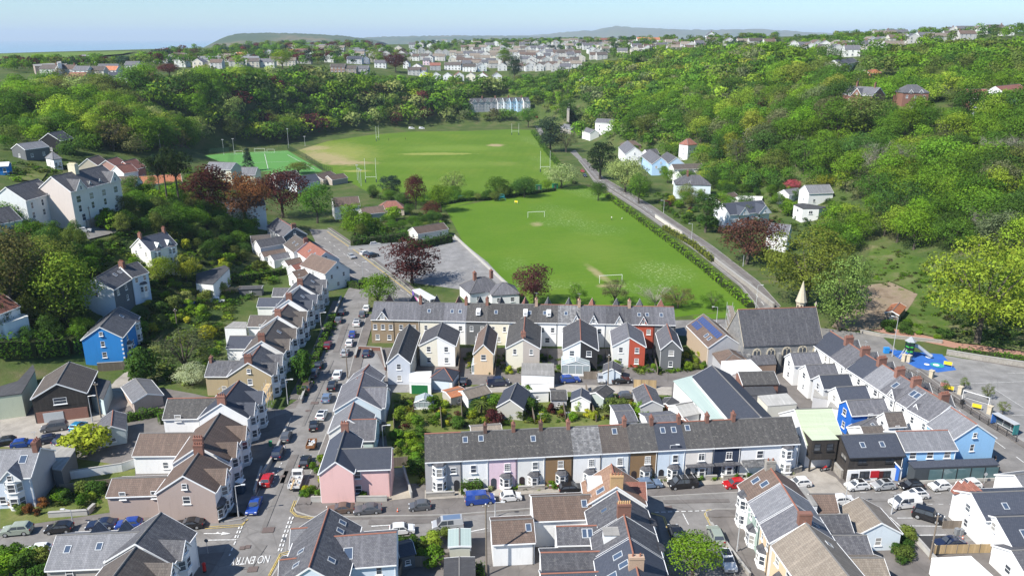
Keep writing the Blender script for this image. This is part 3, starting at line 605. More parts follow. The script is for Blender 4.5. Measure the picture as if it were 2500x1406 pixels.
class House:
 def __init__(s, name, label, cat='house', group=None):
  s.name,s.label,s.cat,s.group,s.root = name,label,cat,group,None
 def base(s,x,y,z,rz):
  if s.root is None:
   s.root = empty(s.name,x,y,z,rz); tag(s.root,s.label,s.cat,s.group); s.Minv = TM(x,y,z,rz).inverted(); s.z = z
 def part(s,mb,name,mats,M): return mb.obj(name,mats,s.root,s.Minv @ M)
 def frame(s,r1,r2,zr,ground=None,sink=0.0):
  """ridge end pixels -> wing frame. zr is above the ground under the middle"""
  if ground is None: mx,my,g = G((r1[0]+r2[0])/2,(r1[1]+r2[1])/2,zr)
  else: g = ground
  a = P(*r1,g + zr); b = P(*r2,g + zr); mx,my = (a[0]+b[0])/2,(a[1]+b[1])/2
  return mx,my,g,math.atan2(b[1]-a[1],b[0]-a[0]),math.hypot(b[0]-a[0],b[1]-a[1])
 def wing(s, r1, r2, zr=8.2, ze=5.4, w=8.0, wall=WHITE, roof='slate', win='', hip=0.0, ground=None, ridge='grey', barge=True, shift=0.0, wmat=None, style='sash', over=0.22,
    trim=None,ww=1.0,wh=1.35,ext=(0,0),lowwin=None,two=None,gut=True,z1=0.9,reveal=True):
  mx,my,g,rz,L = s.frame(r1,r2,zr,ground);
  return s.wing_at(mx,my,g,rz,L,zr,ze,w,wall,roof,win,hip,ridge,barge,shift,wmat,style,over,trim,ww,wh,ext,two,gut,z1,reveal)
 def wing_at(s, mx, my, g, rz, L, zr=8.2, ze=5.4, w=8.0, wall=WHITE, roof='slate', win='', hip=0.0, ridge='grey', barge=True, shift=0.0, wmat=None, style='sash', over=0.22,
    trim=None,ww=1.0,wh=1.35,ext=(0,0),two=None,gut=True,z1=0.9,reveal=True):
  """win: 'S23d W1' = on side S two ground floor windows, three upstairs and a door; sides S (right of r1->r2), N, E (at r2), W (at r1)"""
  x0,x1 = -L/2 - ext[0],L/2 + ext[1]; y0,y1 = -w/2 + shift,w/2 + shift
  s.base(mx,my,g,rz); M = TM(mx,my,g,rz); zb = -2.0 if g < .2 else max(-9.0,min(hz(*(M @ Vector((a,b,0)))[:2]) for a in (x0,x1) for b in (y0,y1)) - g - .6)
  wm = wmat or render_mat(wall); mats = [wm] + ([render_mat(two[1]) if len(two[1]) == 3 and not hasattr(two[1], 'name') else two[1]] if two else [])
  tm = trim or MW
  holes = {k: [] for k in FAC}; doors = {k: [] for k in FAC}
  lens = {'S': x1-x0, 'N': x1-x0, 'E': y1-y0, 'W': y1-y0}
  for tok in win.split():
   fc = tok[0]; dg = [int(c) for c in tok[1:] if c.isdigit()]; Lf = lens[fc]
   dr = 'd' in tok
   for st,nn in enumerate(dg):
    zz = z1 + st * 2.7
    if st == 2 and fc in 'EW': h_, w_ = 1.0, 0.8
    else: h_,w_ = wh,ww*rnd.choice((.85,1,1,1.2))
    for q in range(nn):
     if dr and st == 0: t = (q + 1.6) / (nn + 1.1)
     else: t = (q + 0.5) / nn
     holes[fc].append((t * Lf,zz,w_,h_))
   if dr: doors[fc].append((0.14 * Lf if dg[0] else 0.5 * Lf,0.0,0.95,2.1))
  mb = MB()
  for fc,(nx_,ny_) in FAC.items():
   if fc == 'S': o, d = (x0, y0), (1, 0)
   elif fc == 'E': o, d = (x1, y0), (0, 1)
   elif fc == 'N': o, d = (x1, y1), (-1, 0)
   else: o,d = (x0,y1),(0,-1)
   Lf = lens[fc]; low = [h for h in holes[fc] + doors[fc] if h[1] + h[3] < ze - .05]; att = [h for h in holes[fc] if h[1] + h[3] >= ze - .05]
   mi = 1 if two and fc in two[0] else 0
   split = two and fc in two[0] and two[0][-1] == 'h'
   def pt(a,z,dep=0.0): return (o[0] + d[0]*a - nx_*dep,o[1] + d[1]*a - ny_*dep,z)
   if not reveal: low_h = []
   else: low_h = low
   sx = sorted({0.0,Lf} | {h[0]-h[2]/2 for h in low_h} | {h[0]+h[2]/2 for h in low_h} | ({Lf/2} if split else set()))
   sz = sorted({zb,ze} | {h[1] for h in low_h} | {h[1]+h[3] for h in low_h})
   for a,b in zip(sx[:-1],sx[1:]):
    for c,e in zip(sz[:-1],sz[1:]):
     am,cm = (a+b)/2,(c+e)/2
     if any(abs(am-h[0]) < h[2]/2 and h[1] < cm < h[1]+h[3] for h in low_h): continue
     mm = (1 if am > Lf/2 else 0) if split else mi
     mb.face([pt(a,c),pt(b,c),pt(b,e),pt(a,e)],mm)
   for (a,z,w_,h_) in low_h:
    q = [(a-w_/2,z),(a+w_/2,z),(a+w_/2,z+h_),(a-w_/2,z+h_)]
    for k in range(4):
     (p1,z1_),(p2,z2_) = q[k],q[(k+1)%4]; mb.face([pt(p1,z1_),pt(p1,z1_,.13),pt(p2,z2_,.13),pt(p2,z2_)][::-1],mi)
   if fc in 'EW' and not hip and zr > ze:
    if split:
     mb.face([pt(0,ze),pt(Lf/2,ze),pt(Lf/2,zr)],0); mb.face([pt(Lf/2,ze),pt(Lf,ze),pt(Lf/2,zr)],1)
    else: mb.face([pt(0,ze),pt(Lf,ze),pt(Lf/2,zr)],mi)
   ang = {'S': 0, 'E': PI/2, 'N': PI, 'W': -PI/2}[fc]
   for (a,z,w_,h_) in low + att:
    if (a,z,w_,h_) in doors[fc]: continue
    f,p = window_mesh(w_,h_,style,tm); dep = .06 if (reveal and (a,z,w_,h_) in low) else -.08
    x_, y_, z_ = pt(a, z, dep); wo = link('window', f, s.root, s.Minv @ M @ TM(x_, y_, z_, ang)); link('pane', p, wo)
   for (a,z,w_,h_) in doors[fc]:
    x_, y_, z_ = pt(a, z, .1 if reveal else -.06); k = ('door',)
    dc = rnd.choice([(0.05,0.05,0.06),(0.35,0.05,0.05),(0.04,0.10,0.22),(0.75,0.75,0.74),(0.12,0.16,0.13)])
    dm = mat('door_%d' % int(dc[0]*1000), dc, 0.4, 0.4, var=0.03); db_ = MB().box(-w_/2, w_/2, -.05, 0.02, 0, h_)
    db_.box(-.3, .3, -.06, -.05, 1.2, 1.85, 1); db_.obj('door', [dm, MGLASS], s.root, s.Minv @ M @ TM(x_, y_, z_, ang))
  wo = s.part(mb, 'wall', mats, M)
  # roof
  rm = ROOF[roof] if isinstance(roof,str) else roof
  th = 0.14; mb = MB(); go = 0.12 if barge else 0.005
  X0,X1 = x0 - go,x1 + go; ym = (y0+y1)/2; k = (zr-ze)/((y1-y0)/2); ov = over
  if hip:
   hx = hip * (y1-y0)/2; X0,X1 = x0 - ov,x1 + ov; R0,R1 = x0 + hx,x1 - hx
   if R0 > R1: R0 = R1 = (x0+x1)/2
   e = ze - k*ov; A=(X0,y0-ov,e+th); B=(X1,y0-ov,e+th); C=(X1,y1+ov,e+th); D=(X0,y1+ov,e+th); p=(R0,ym,zr+th); q=(R1,ym,zr+th)
   sl_ = math.hypot(w/2,zr-ze)
   for fcs in ([A,B,q,p],[B,C,q],[C,D,p,q],[D,A,p]): mb.face(fcs)
   for a,b in ((A,B),(B,C),(C,D),(D,A)): mb.face([(a[0],a[1],e-.08),(b[0],b[1],e-.08),b,a])
   mb.face([(X0,y0-ov,e-.08),(X0,y1+ov,e-.08),(X1,y1+ov,e-.08),(X1,y0-ov,e-.08)])
   ro = s.part(mb, 'roof', rm, M); mb = MB(); tr = .11
   for a,b in ((p,q),(p,A),(p,D),(q,B),(q,C)):
    mb.tube((a[0],a[1],a[2]),(b[0],b[1],b[2]),tr,tr,6)
   mb.obj('ridge_tiles', MTERRA if ridge == 'red' else MRIDGE, ro)
  else:
   for sg,ye in ((-1,y0),(1,y1)):
    yo = ye + sg*ov; zo = ze - k*ov
    q = [(X0,yo,zo+th),(X1,yo,zo+th),(X1,ym,zr+th),(X0,ym,zr+th)]
    if sg > 0: q = [q[1],q[0],q[3],q[2]]
    sl_ = math.hypot(yo-ym,zr-zo); mb.face(q,0,[(0,0),(X1-X0,0),(X1-X0,sl_),(0,sl_)])
    lo = [(a,b,c-th) for a,b,c in q]; mb.face(lo[::-1]); mb.face([lo[0],lo[1],q[1],q[0]])
    mb.face([lo[1],lo[2],q[2],q[1]]); mb.face([lo[3],lo[0],q[0],q[3]])
   ro = s.part(mb, 'roof', rm, M)
   rr = MB().tube((X0,ym,zr+th-.02), (X1,ym,zr+th-.02), .13, .13, 6); rr.obj('ridge_tiles', MTERRA if ridge == 'red' else MRIDGE, ro)
   if barge:
    for xx in (X0-.03,X1+.03):
     bb = MB();
     for sg,ye in ((-1,y0-ov),(1,y1+ov)):
      zo = ze - k*ov; a=(xx-.025,xx+.025)
      pts = [(ye,zo-.1),(ym,zr-.1),(ym,zr+th+.03),(ye,zo+th+.03)]
      for xq,fl in ((a[0],1),(a[1],0)):
       f = [(xq,yy,zz) for yy,zz in pts]; bb.face(f if (fl == (sg > 0)) else f[::-1])
      bb.face([(a[0],pts[3][0],pts[3][1]),(a[1],pts[3][0],pts[3][1]),(a[1],pts[2][0],pts[2][1]),(a[0],pts[2][0],pts[2][1])] if sg < 0 else [(a[1],pts[3][0],pts[3][1]),(a[0],pts[3][0],pts[3][1]),(a[0],pts[2][0],pts[2][1]),(a[1],pts[2][0],pts[2][1])])
     bb.obj('bargeboard', tm if trim else MW, ro)
   if gut:
    for sg,ye in ((-1,y0),(1,y1)):
     yo = ye + sg*(ov+.02); zo = ze - k*ov
     a, b = sorted((yo, yo + sg*.1)); MB().box(X0+.02, X1-.02, a, b, zo-.06, zo+th-.03).obj('gutter', tm if trim else MW, ro)
  if gut and g < .2 and not hip:
   for xx, yy in ((x1-.25, y0-.1), (x0+.25, y1+.1)): s.part(MB().tube((xx, yy, -.5), (xx, yy, ze-.1), .05, .05, 6), 'downpipe', MBLACK if rnd.random() < .5 else MW, M)
  fr = dict(M=M,L=x1-x0,x0=x0,x1=x1,y0=y0,y1=y1,ym=ym,ze=ze,zr=zr,k=k,th=th,g=g,rz=rz,wall=wall,roof=roof)
  s.fr = fr; return fr
 def chimney(s,t=0.0,h=1.3,pots=3,lx=0.55,ly=1.1,m=None,fr=None,dy=0.0,pm=None):
  """stack astride the ridge at fraction t (0..1)"""
  fr = fr or s.fr; x = fr['x0'] + t*fr['L']; x = min(max(x, fr['x0']+lx/2+.02), fr['x1']-lx/2-.02); zt = fr['zr'] + fr['th'] + h
  c = MB(); y = fr['ym'] + dy; c.box(-lx/2, lx/2, -ly/2, ly/2, -h-.8-abs(dy)*fr['k'], 0); c.box(-lx/2-.06, lx/2+.06, -ly/2-.06, ly/2+.06, -.22, -.08); c.box(-lx/2-.03, lx/2+.03, -ly/2-.03, ly/2+.03, 0.001, .06)
  co = s.part(c, 'chimney', m or MBRICK, fr['M'] @ Matrix.Translation((x, y, zt)))
  for q in range(pots):
   p = MB().tube((0,0,0), (0,0,.42), .13, .11, 7); p.obj('chimney_pot', pm or MTERRA, co, Matrix.Translation((0, -ly/2 + ly*(q+.5)/pots, .05)))
  if pots and rnd.random() < .45: MB().tube((0,.1,0), (0,.1,1.7), .02, .02, 4).box(-.5, .5, .08, .12, 1.5, 1.53).box(-.35, -.32, -.2, .4, 1.5, 1.53).box(.1, .13, -.2, .4, 1.5, 1.53).obj('aerial', MMETAL, co)
  return co
 def rooflight(s,side,t,f=0.45,w=0.7,h=0.95,fr=None,dark=False):
  fr = fr or s.fr; x = fr['x0'] + t*fr['L']; half = (fr['y1']-fr['y0'])/2; sg = -1 if side == 'S' else 1
  y = fr['ym'] + sg*half*(1-f); z = fr['ze'] + (fr['zr']-fr['ze'])*f + fr['th']; an = math.atan(fr['k'])
  M = fr['M'] @ Matrix.Translation((x, y, z)) @ Matrix.Rotation(0 if sg < 0 else PI, 4, 'Z') @ Matrix.Rotation(an, 4, 'X')
  c = MB(); t_ = .09
  c.box(-w/2-t_,w/2+t_,-h/2-t_,-h/2,-.03,.09); c.box(-w/2-t_,w/2+t_,h/2,h/2+t_,-.03,.09); c.box(-w/2-t_,-w/2,-h/2,h/2,-.03,.09); c.box(w/2,w/2+t_,-h/2,h/2,-.03,.09)
  o = s.part(c, 'rooflight', mat('rooflight_frame', (0.45,0.47,0.49), .5, .4, var=.03) if not dark else MRIDGE, M)
  MB().box(-w/2, w/2, -h/2, h/2, .0, .05).obj('pane', mat('rooflight_glass', (0.06,0.085,0.13), .06, .8, var=0), o)
 def gablet(s, side, t, w=3.0, h=1.5, out=0.5, wall=None, roof=None, win=True, fr=None, drop=0.0, ridge='grey', wmat=None, ww=.8, wh=1.1):
  """small cross gable standing on the eaves: front wall, its own little roof running back into the main slope"""
  fr = fr or s.fr; sg = -1 if side == 'S' else 1; x = fr['x0'] + t*fr['L']; ye = fr['y0'] if sg < 0 else fr['y1']
  M = fr['M'] @ Matrix.Translation((x, ye, 0)) @ Matrix.Rotation(0 if sg < 0 else PI, 4, 'Z')
  ze, th = fr['ze'] - drop, .12; zt = ze + h; back = min((zt-fr['ze'])/fr['k'] + .1, (fr['y1']-fr['y0'])/2 + .2)
  c = MB(); c.face([(-w/2,-out,ze-.3),(w/2,-out,ze-.3),(w/2,-out,ze),(0,-out,zt),(-w/2,-out,ze)])
  for q in (-1,1): c.face([(q*w/2,-out,ze-.3),(q*w/2,.3,ze-.3),(q*w/2,.3,ze),(q*w/2,-out,ze)][::q])
  c.face([(-w/2,-out,ze-.3),(-w/2,.3,ze-.3),(w/2,.3,ze-.3),(w/2,-out,ze-.3)])
  o = s.part(c, 'gable', wmat or render_mat(wall or fr['wall']), M)
  c = MB(); oo = out + .18; dz = .12
  for q in (-1,1):
   a = [(q*(w/2+.15),-oo,ze-.15*h/(w/2)+dz),(0,-oo,zt+dz),(0,back,zt+dz),(q*(w/2+.15),min(back,.15/fr['k']+.4),ze-.15*h/(w/2)+dz)]
   if q > 0: a = a[::-1]
   a = a[::-1]; c.face(a)
   b = [(x_,y_,z_-.1) for x_,y_,z_ in a]; c.face(b[::-1])
  ro = c.obj('gable_roof', ROOF[roof or fr['roof']] if isinstance(roof or fr['roof'], str) else fr['roof'], o)
  c = MB()
  for q in (-1,1):
   a=(q*(w/2+.18),-oo-.03,ze-.18*h/(w/2)-.1); b=(0,-oo-.03,zt-.1)
   f=[a,b,(b[0],b[1],b[2]+.28),(a[0],a[1],a[2]+.28)]; c.face(f if q < 0 else f[::-1])
   f=[(x_,y_+.05,z_) for x_,y_,z_ in f]; c.face(f[::-1] if q < 0 else f); c.face([(a[0],a[1],a[2]+.28),(b[0],b[1],b[2]+.28),(b[0],b[1]+.05,b[2]+.28),(a[0],a[1]+.05,a[2]+.28)][::1 if q < 0 else -1])
  c.obj('bargeboard', MW, o)
  if win:
   f, p = window_mesh(ww, wh, 'sash', MW); wo = s.part(MB(), 'x', MW, M) if False else link('window', f, s.root, s.Minv @ M @ Matrix.Translation((0, -out-.01, ze-.25 if h < 1.8 else ze+.05))); link('pane', p, wo)
 def bay(s, side, t, w=2.4, storeys=2, dep=0.75, fr=None, roof='slate', col=WHITE, z0=0.0, hgt=None, lean=True):
  """canted bay window with panes between white posts"""
  fr = fr or s.fr; sg = -1 if side == 'S' else 1; x = fr['x0'] + t*fr['L']; ye = fr['y0'] if sg < 0 else fr['y1']
  M = fr['M'] @ Matrix.Translation((x, ye, z0)) @ Matrix.Rotation(0 if sg < 0 else PI, 4, 'Z'); H_ = hgt or (2.55*storeys + .3); b = w*.26
  pl = [(-w/2,0.0),(-w/2+b,-dep),(w/2-b,-dep),(w/2,0.0)]
  c = MB(); mm = render_mat(col)
  for (ax_,ay_),(bx_,by_) in zip(pl[:-1],pl[1:]): c.face([(ax_,ay_,-.8),(bx_,by_,-.8),(bx_,by_,H_),(ax_,ay_,H_)])
  c.face([(q[0], q[1], H_) for q in pl]); o = s.part(c, 'bay_window', mm, M)
  for st in range(storeys):
   z = .75 + st*2.6; h = 1.55
   for (ax_,ay_),(bx_,by_) in zip(pl[:-1],pl[1:]):
    A = Vector((ax_,ay_)); B = Vector((bx_,by_)); L_ = (B-A).length; m_ = (A+B)/2; an = math.atan2(by_-ay_,bx_-ax_)
    nw = max(.4, L_-.14); f, p = window_mesh(round(nw, 1), h, 'sash', MW)
    wo = link('window', f, s.root, s.Minv @ M @ TM(m_.x, m_.y, z, an) @ Matrix.Translation((0,-.012,0))); link('pane', p, wo)
  if lean:
   q = [(-w/2-.15,.02),(-w/2+b-.08,-dep-.18),(w/2-b+.08,-dep-.18),(w/2+.15,.02)]; c = MB(); zt = H_ + .55; hh = H_ + .02
   top = [(-w/2+.35,.03,zt),(w/2-.35,.03,zt)]
   c.face([(*q[1],hh),(*q[2],hh),top[1],top[0]]); c.face([(*q[0],hh),(*q[1],hh),top[0]]); c.face([(*q[2],hh),(*q[3],hh),top[1]]); c.face([(*k_,hh-.06) for k_ in q][::-1])
   for k_ in range(3): c.face([(*q[k_],hh-.06),(*q[k_+1],hh-.06),(*q[k_+1],hh),(*q[k_],hh)])
   c.obj('bay_roof', ROOF[roof], o)
 def block(s, px, z, wall=WHITE, roof='felt', ground=None, win=None, parapet=0.12, wmat=None, zb=None, name='wall'):
  """flat-roofed block: px = its roof corners, z = height"""
  g = ground
  if g is None: g = max(0.0,G(sum(q[0] for q in px)/len(px),sum(q[1] for q in px)/len(px),z)[2])
  c = [P(*q,g+z) for q in px]; mx = sum(q[0] for q in c)/len(c); my = sum(q[1] for q in c)/len(c)
  s.base(mx,my,g,0); M = TM(mx,my,g,0); c = [(x-mx,y-my) for x,y in c]
  mb = MB(); mb.prism(c, -2.0 if g < .2 else -5.0, z-.02); s.part(mb, 'wall', wmat or render_mat(wall), M)
  if sum(c[i][0]*c[(i+1)%len(c)][1]-c[(i+1)%len(c)][0]*c[i][1] for i in range(len(c))) < 0: c = c[::-1]
  mb = MB(); cc = [(x*1.015,y*1.015) for x,y in c]; mb.prism(cc,z-.12,z+parapet*.4,0,bottom=True)
  ro = s.part(mb, 'roof', ROOF[roof], M)
  if win:
   for (i,t,zz,w_,h_,st) in win:
    (ax_,ay_),(bx_,by_) = c[i % len(c)],c[(i+1) % len(c)]; an = math.atan2(by_-ay_,bx_-ax_)
    f, p = window_mesh(w_, h_, st, MW); wo = link('window', f, s.root, s.Minv @ M @ TM(ax_+(bx_-ax_)*t, ay_+(by_-ay_)*t, zz, an) @ Matrix.Translation((0,-.01,0))); link('pane', p, wo)
  s.blk = (M,c); return c
 def leanto(s, px_top, z_top, px_bot, z_bot, wall=WHITE, roof='slate', ground=0.0, glass=False):
  """single slope: top edge pixels at z_top, lower edge pixels at z_bot"""
  A = [P(*q,ground+z_top) for q in px_top]; B = [P(*q,ground+z_bot) for q in px_bot]; q = [(*A[0],z_top),(*A[1],z_top),(*B[1],z_bot),(*B[0],z_bot)]
  mx = sum(k[0] for k in q)/4; my = sum(k[1] for k in q)/4; s.base(mx,my,ground,0); M = TM(mx,my,ground,0); q = [(a-mx,b-my,c) for a,b,c in q]
  if (Vector(q[1])-Vector(q[0])).cross(Vector(q[2])-Vector(q[1])).z < 0: q = [q[1],q[0],q[3],q[2]]
  mb = MB(); mb.face(q); lo = [(a,b,c-.14) for a,b,c in q]; mb.face(lo[::-1])
  for k in range(4): mb.face([lo[k],lo[(k+1)%4],q[(k+1)%4],q[k]])
  s.part(mb, 'roof', ROOF[roof] if not glass else mat('conservatory_glass', (0.62,0.66,0.68), .1, .6, var=.05), M)
  mb = MB(); ce = [sum(k[i] for k in q)/4 for i in range(3)]; w4 = [(ce[0]+(a-ce[0])*.96,ce[1]+(b-ce[1])*.96,c-.14) for a,b,c in q]
  for k in range(4):
   a,b = w4[k],w4[(k+1)%4]; mb.face([(a[0],a[1],-1.5),(b[0],b[1],-1.5),b,a])
  s.part(mb, 'wall', render_mat(wall), M)
# trees and shrubs
def leaf_mat(key,attr=None):
 m, nt, n, l, b = _nt(key); n.remove(b); tc = n.new('ShaderNodeTexCoord'); out = n['Material Output']
 if attr:
  a = n.new('ShaderNodeAttribute'); a.attribute_name = attr; base = a.outputs['Color']
 else:
  oi = n.new('ShaderNodeObjectInfo'); base = oi.outputs['Color']
 rn = n.new('ShaderNodeNewGeometry'); hs = n.new('ShaderNodeHueSaturation'); l.new(base, hs.inputs['Color'])
 r1 = rn.outputs['Random Per Island']
 l.new(_math(n, l, 'MULTIPLY_ADD', r1, 0.016, 0.492), hs.inputs['Hue']); l.new(_math(n, l, 'MULTIPLY_ADD', r1, *((0.35, 0.85) if attr else (0.7, 0.66))), hs.inputs['Value'])
 d = n.new('ShaderNodeBsdfDiffuse'); t = n.new('ShaderNodeBsdfTranslucent'); l.new(hs.outputs[0], d.inputs[0])
 l.new(hs.outputs[0],t.inputs[0])
 mx = n.new('ShaderNodeMixShader'); mx.inputs[0].default_value = 0.42; l.new(d.outputs[0], mx.inputs[1]); l.new(t.outputs[0], mx.inputs[2]); l.new(mx.outputs[0], out.inputs[0])
 return m
MLEAF = leaf_mat('leaves'); MLEAFV = leaf_mat('leaves_mass', 'Col')
MBARK = mat('bark', (0.10, 0.085, 0.065), 0.95, 0.1, var=0.4, nscale=4)
MBARKP = mat('pale_bark', (0.30, 0.27, 0.23), 0.95, 0.1, var=0.3, nscale=4)
def crown_arrays(seed,nl,nleaf,shape,leaf,droop=0.0,lobe=(0.13,0.24),hollow=0.72):
 """leaf faces spread over many uneven lobes; unit tree of height 1; returns verts (n*4,3), normals"""
 g = np.random.default_rng(seed); L = []
 for k in range(nl):
  while True:
   p = g.uniform(-1,1,3); rr = np.linalg.norm(p)
   if rr < 1 and rr > 0.52: break
  L.append(shape(p,g))
 L = np.array(L); rad = g.uniform(lobe[0],lobe[1],nl)
 wts = rad**2 / np.sum(rad**2); idx = g.choice(nl,nleaf,p=wts)
 d = g.normal(size=(nleaf,3)); d /= np.linalg.norm(d,axis=1)[:,None]
 d[:,2] = np.where((d[:,2] < -0.2) & (g.random(nleaf) < 0.75),-d[:,2],d[:,2])
 rr = rad[idx] * (hollow + (1 - hollow) * g.random(nleaf)**0.5) * (1 + 0.25 * (g.random(nleaf) - .4))
 c = L[idx] + d * rr[:,None] * np.array([1,1,.78]); c[:,2] -= droop * g.random(nleaf) * np.linalg.norm(c[:,:2],axis=1)
 nrm = d + g.normal(size=(nleaf,3)) * .55; nrm /= np.linalg.norm(nrm,axis=1)[:,None]
 a = np.cross(nrm,g.normal(size=(nleaf,3))); a /= np.linalg.norm(a,axis=1)[:,None]; b = np.cross(nrm,a)
 sz = leaf * g.uniform(.6,1.35,nleaf)[:,None]
 v = np.stack([c - a*sz,c - b*sz*.62,c + a*sz,c + b*sz*.62],1).reshape(-1,3)
 return v,np.repeat(d * .8 + nrm * .35,4,axis=0)
def crown_mesh(name,v,nr,m):
 n = len(v)//4; me = bpy.data.meshes.new(name)
 me.vertices.add(len(v)); me.vertices.foreach_set('co', v.astype(np.float32).ravel())
 me.loops.add(len(v)); me.loops.foreach_set('vertex_index', np.arange(len(v), dtype=np.int32))
 me.polygons.add(n); me.polygons.foreach_set('loop_start', np.arange(0, len(v), 4, dtype=np.int32)); me.polygons.foreach_set('use_smooth', np.ones(n, bool))
 me.update(calc_edges=True); me.materials.append(m)
 nr = nr / np.linalg.norm(nr,axis=1)[:,None]; me.normals_split_custom_set_from_vertices(nr.astype(np.float32).tolist()); return me
def trunk_mesh(name,seed,r,fork,top,spread,nb,m,twigs=0):
 g = random.Random(seed); s = MB(); p = Vector((0,0,-.06)); q = Vector((g.uniform(-.02,.02),g.uniform(-.02,.02),fork)); s.tube(p,q,r*1.25,r*.8,7,0,False)
 for k in range(nb):
  a = 2*PI*k/nb + g.uniform(-.4,.4); t = g.uniform(.4,1)
  e = Vector((math.cos(a)*spread*t,math.sin(a)*spread*t,fork + (top-fork)*g.uniform(.55,1))); mid = q.lerp(e,.5) + Vector((0,0,.03))
  s.tube(q - Vector((0,0,.02)),mid,r*.6,r*.36,5,0,False); s.tube(mid,e,r*.36,r*.1,5,0,False)
  for j in range(twigs):
   st = mid.lerp(e,g.random()); dv = Vector((g.uniform(-1,1),g.uniform(-1,1),g.uniform(-.1,1))).normalized() * g.uniform(.08,.2)
   s.tube(st,st + dv,r*.14,r*.04,4,0,False)
   for _ in range(2): s.tube(st + dv*.6,st + dv*.6 + Vector((g.uniform(-1,1),g.uniform(-1,1),g.uniform(0,1))).normalized()*.09,r*.06,r*.025,3,0,False)
 return s.mesh(name,[m])
def ell(cx,cz,rx,rz,flat=0.0):
 def f(p,g): return (p[0]*rx + cx,p[1]*rx,cz + p[2]*rz*(1-flat*(p[2] < 0)))
 return f
def cone(z0,z1,r):
 def f(p,g):
  t = g.random()**1.25; a = g.uniform(0,2*PI); rr = r*(1-t)*(.55+.45*g.random()); return (rr*math.cos(a),rr*math.sin(a),z0+(z1-z0)*t)
 return f
def tiers(z0,z1,r,n):
 def f(p,g):
  k = g.integers(0,n); t = (k+.5)/n; a = g.uniform(0,2*PI); rr = r*(1.1-.55*abs(t-.45)*2)*math.sqrt(g.random()); return (rr*math.cos(a),rr*math.sin(a),z0+(z1-z0)*t)
 return f
KIND = {}
def kind(key,variants,trunk,**kw):
 out = []
 for i,(seed,nl,nleaf,shape,leaf) in enumerate(variants):
  v, nr = crown_arrays(seed, nl, nleaf, shape, leaf, **kw); out.append((crown_mesh('crown', v, nr, MLEAF) if nleaf else None, trunk_mesh('trunk', seed, *trunk[:-2], trunk[-2], trunk[-1])))
 KIND[key] = out
kind('round', [(1,46,5200,ell(0,.58,.40,.33),.017),(2,40,4800,ell(.03,.60,.36,.34),.017),(3,52,5600,ell(-.03,.56,.44,.31),.017),(4,38,4600,ell(0,.61,.34,.33),.018)], (.026,.26,.75,.30,6,MBARK,0))
kind('airy', [(11,60,3000,ell(0,.57,.40,.36),.015),(12,54,2600,ell(0,.60,.36,.34),.015)], (.024,.22,.92,.36,9,MBARK,5), lobe=(.07,.14), hollow=.3)
kind('tall', [(21,44,4800,ell(0,.56,.26,.40),.016),(22,40,4600,ell(0,.55,.29,.40),.016)], (.022,.22,.85,.2,6,MBARK,0), lobe=(.10,.19))
kind('bare', [(31,60,1300,ell(0,.62,.40,.32),.012),(32,60,1000,ell(0,.60,.42,.34),.012)], (.013,.20,.98,.46,15,MBARKP,22), lobe=(.06,.12), hollow=.3)
kind('conifer', [(41,70,4200,cone(.08,.97,.27),.016)], (.02,.3,.95,.02,1,MBARK,0), lobe=(.05,.10), droop=.3)
kind('pine', [(51,34,3600,ell(0,.82,.42,.14),.015),(52,28,3000,ell(.05,.80,.38,.16),.015)], (.022,.62,.88,.38,8,MBARK,0), lobe=(.07,.14))
kind('cedar', [(61,60,5200,tiers(.25,.92,.36,6),.016)], (.03,.3,.9,.2,5,MBARK,0), lobe=(.08,.13), hollow=.5)
kind('great', [(91,95,11000,ell(0,.55,.43,.34),.0115),(92,85,10000,ell(.02,.56,.41,.35),.0115)], (.024,.22,.75,.30,7,MBARK,0), lobe=(.08,.16))
kind('palm', [(71,1,0,ell(0,.5,.1,.1),.01)], (.05,.5,.6,.1,3,MBARK,0))
kind('shrub', [(81,22,1500,ell(0,.48,.42,.36),.05),(82,26,1700,ell(0,.46,.46,.38),.05),(83,18,1300,ell(0,.5,.38,.4),.05)], (.03,.1,.5,.3,5,MBARK,0), lobe=(.16,.30))
# palms get arching fronds
def frond_mesh():
 g = random.Random(5); s = MB()
 for k in range(26):
  a = 2*PI*k/26*1.62; up = g.uniform(.1,.9); p = Vector((0,0,.55)); d = Vector((math.cos(a),math.sin(a),up)); sd = Vector((-math.sin(a),math.cos(a),0))
  for j in range(4):
   q = p + d.normalized()*.13; w0,w1 = .05*(1-j*.22),.05*(1-(j+1)*.22); s.face([p-sd*w0,p+sd*w0,q+sd*w1,q-sd*w1]); p = q; d.z -= .42
 return s.mesh('crown', [MLEAF])
KIND['palm'] = [(frond_mesh(), KIND['palm'][0][1])]
COLR = dict(bright=(0.115,0.205,0.018),mid=(0.075,0.15,0.018),deep=(0.052,0.105,0.02),olive=(0.11,0.145,0.032),lime=(0.185,0.255,0.028),gold=(0.27,0.29,0.03),pale=(0.20,0.24,0.075),
 copper=(0.075,0.026,0.024),rust=(0.16,0.075,0.03),bronze=(0.11,0.05,0.04),grey=(0.12,0.14,0.06),brown=(0.105,0.105,0.042),blue=(0.03,0.055,0.035),pink=(0.30,0.07,0.10),blossom=(0.36,0.38,0.22),dark=(0.028,0.05,0.018),yolive=(0.165,0.19,0.03),hawthorn=(0.22,0.27,0.10),chestnut=(0.12,0.185,0.05))
TR = random.Random(77)
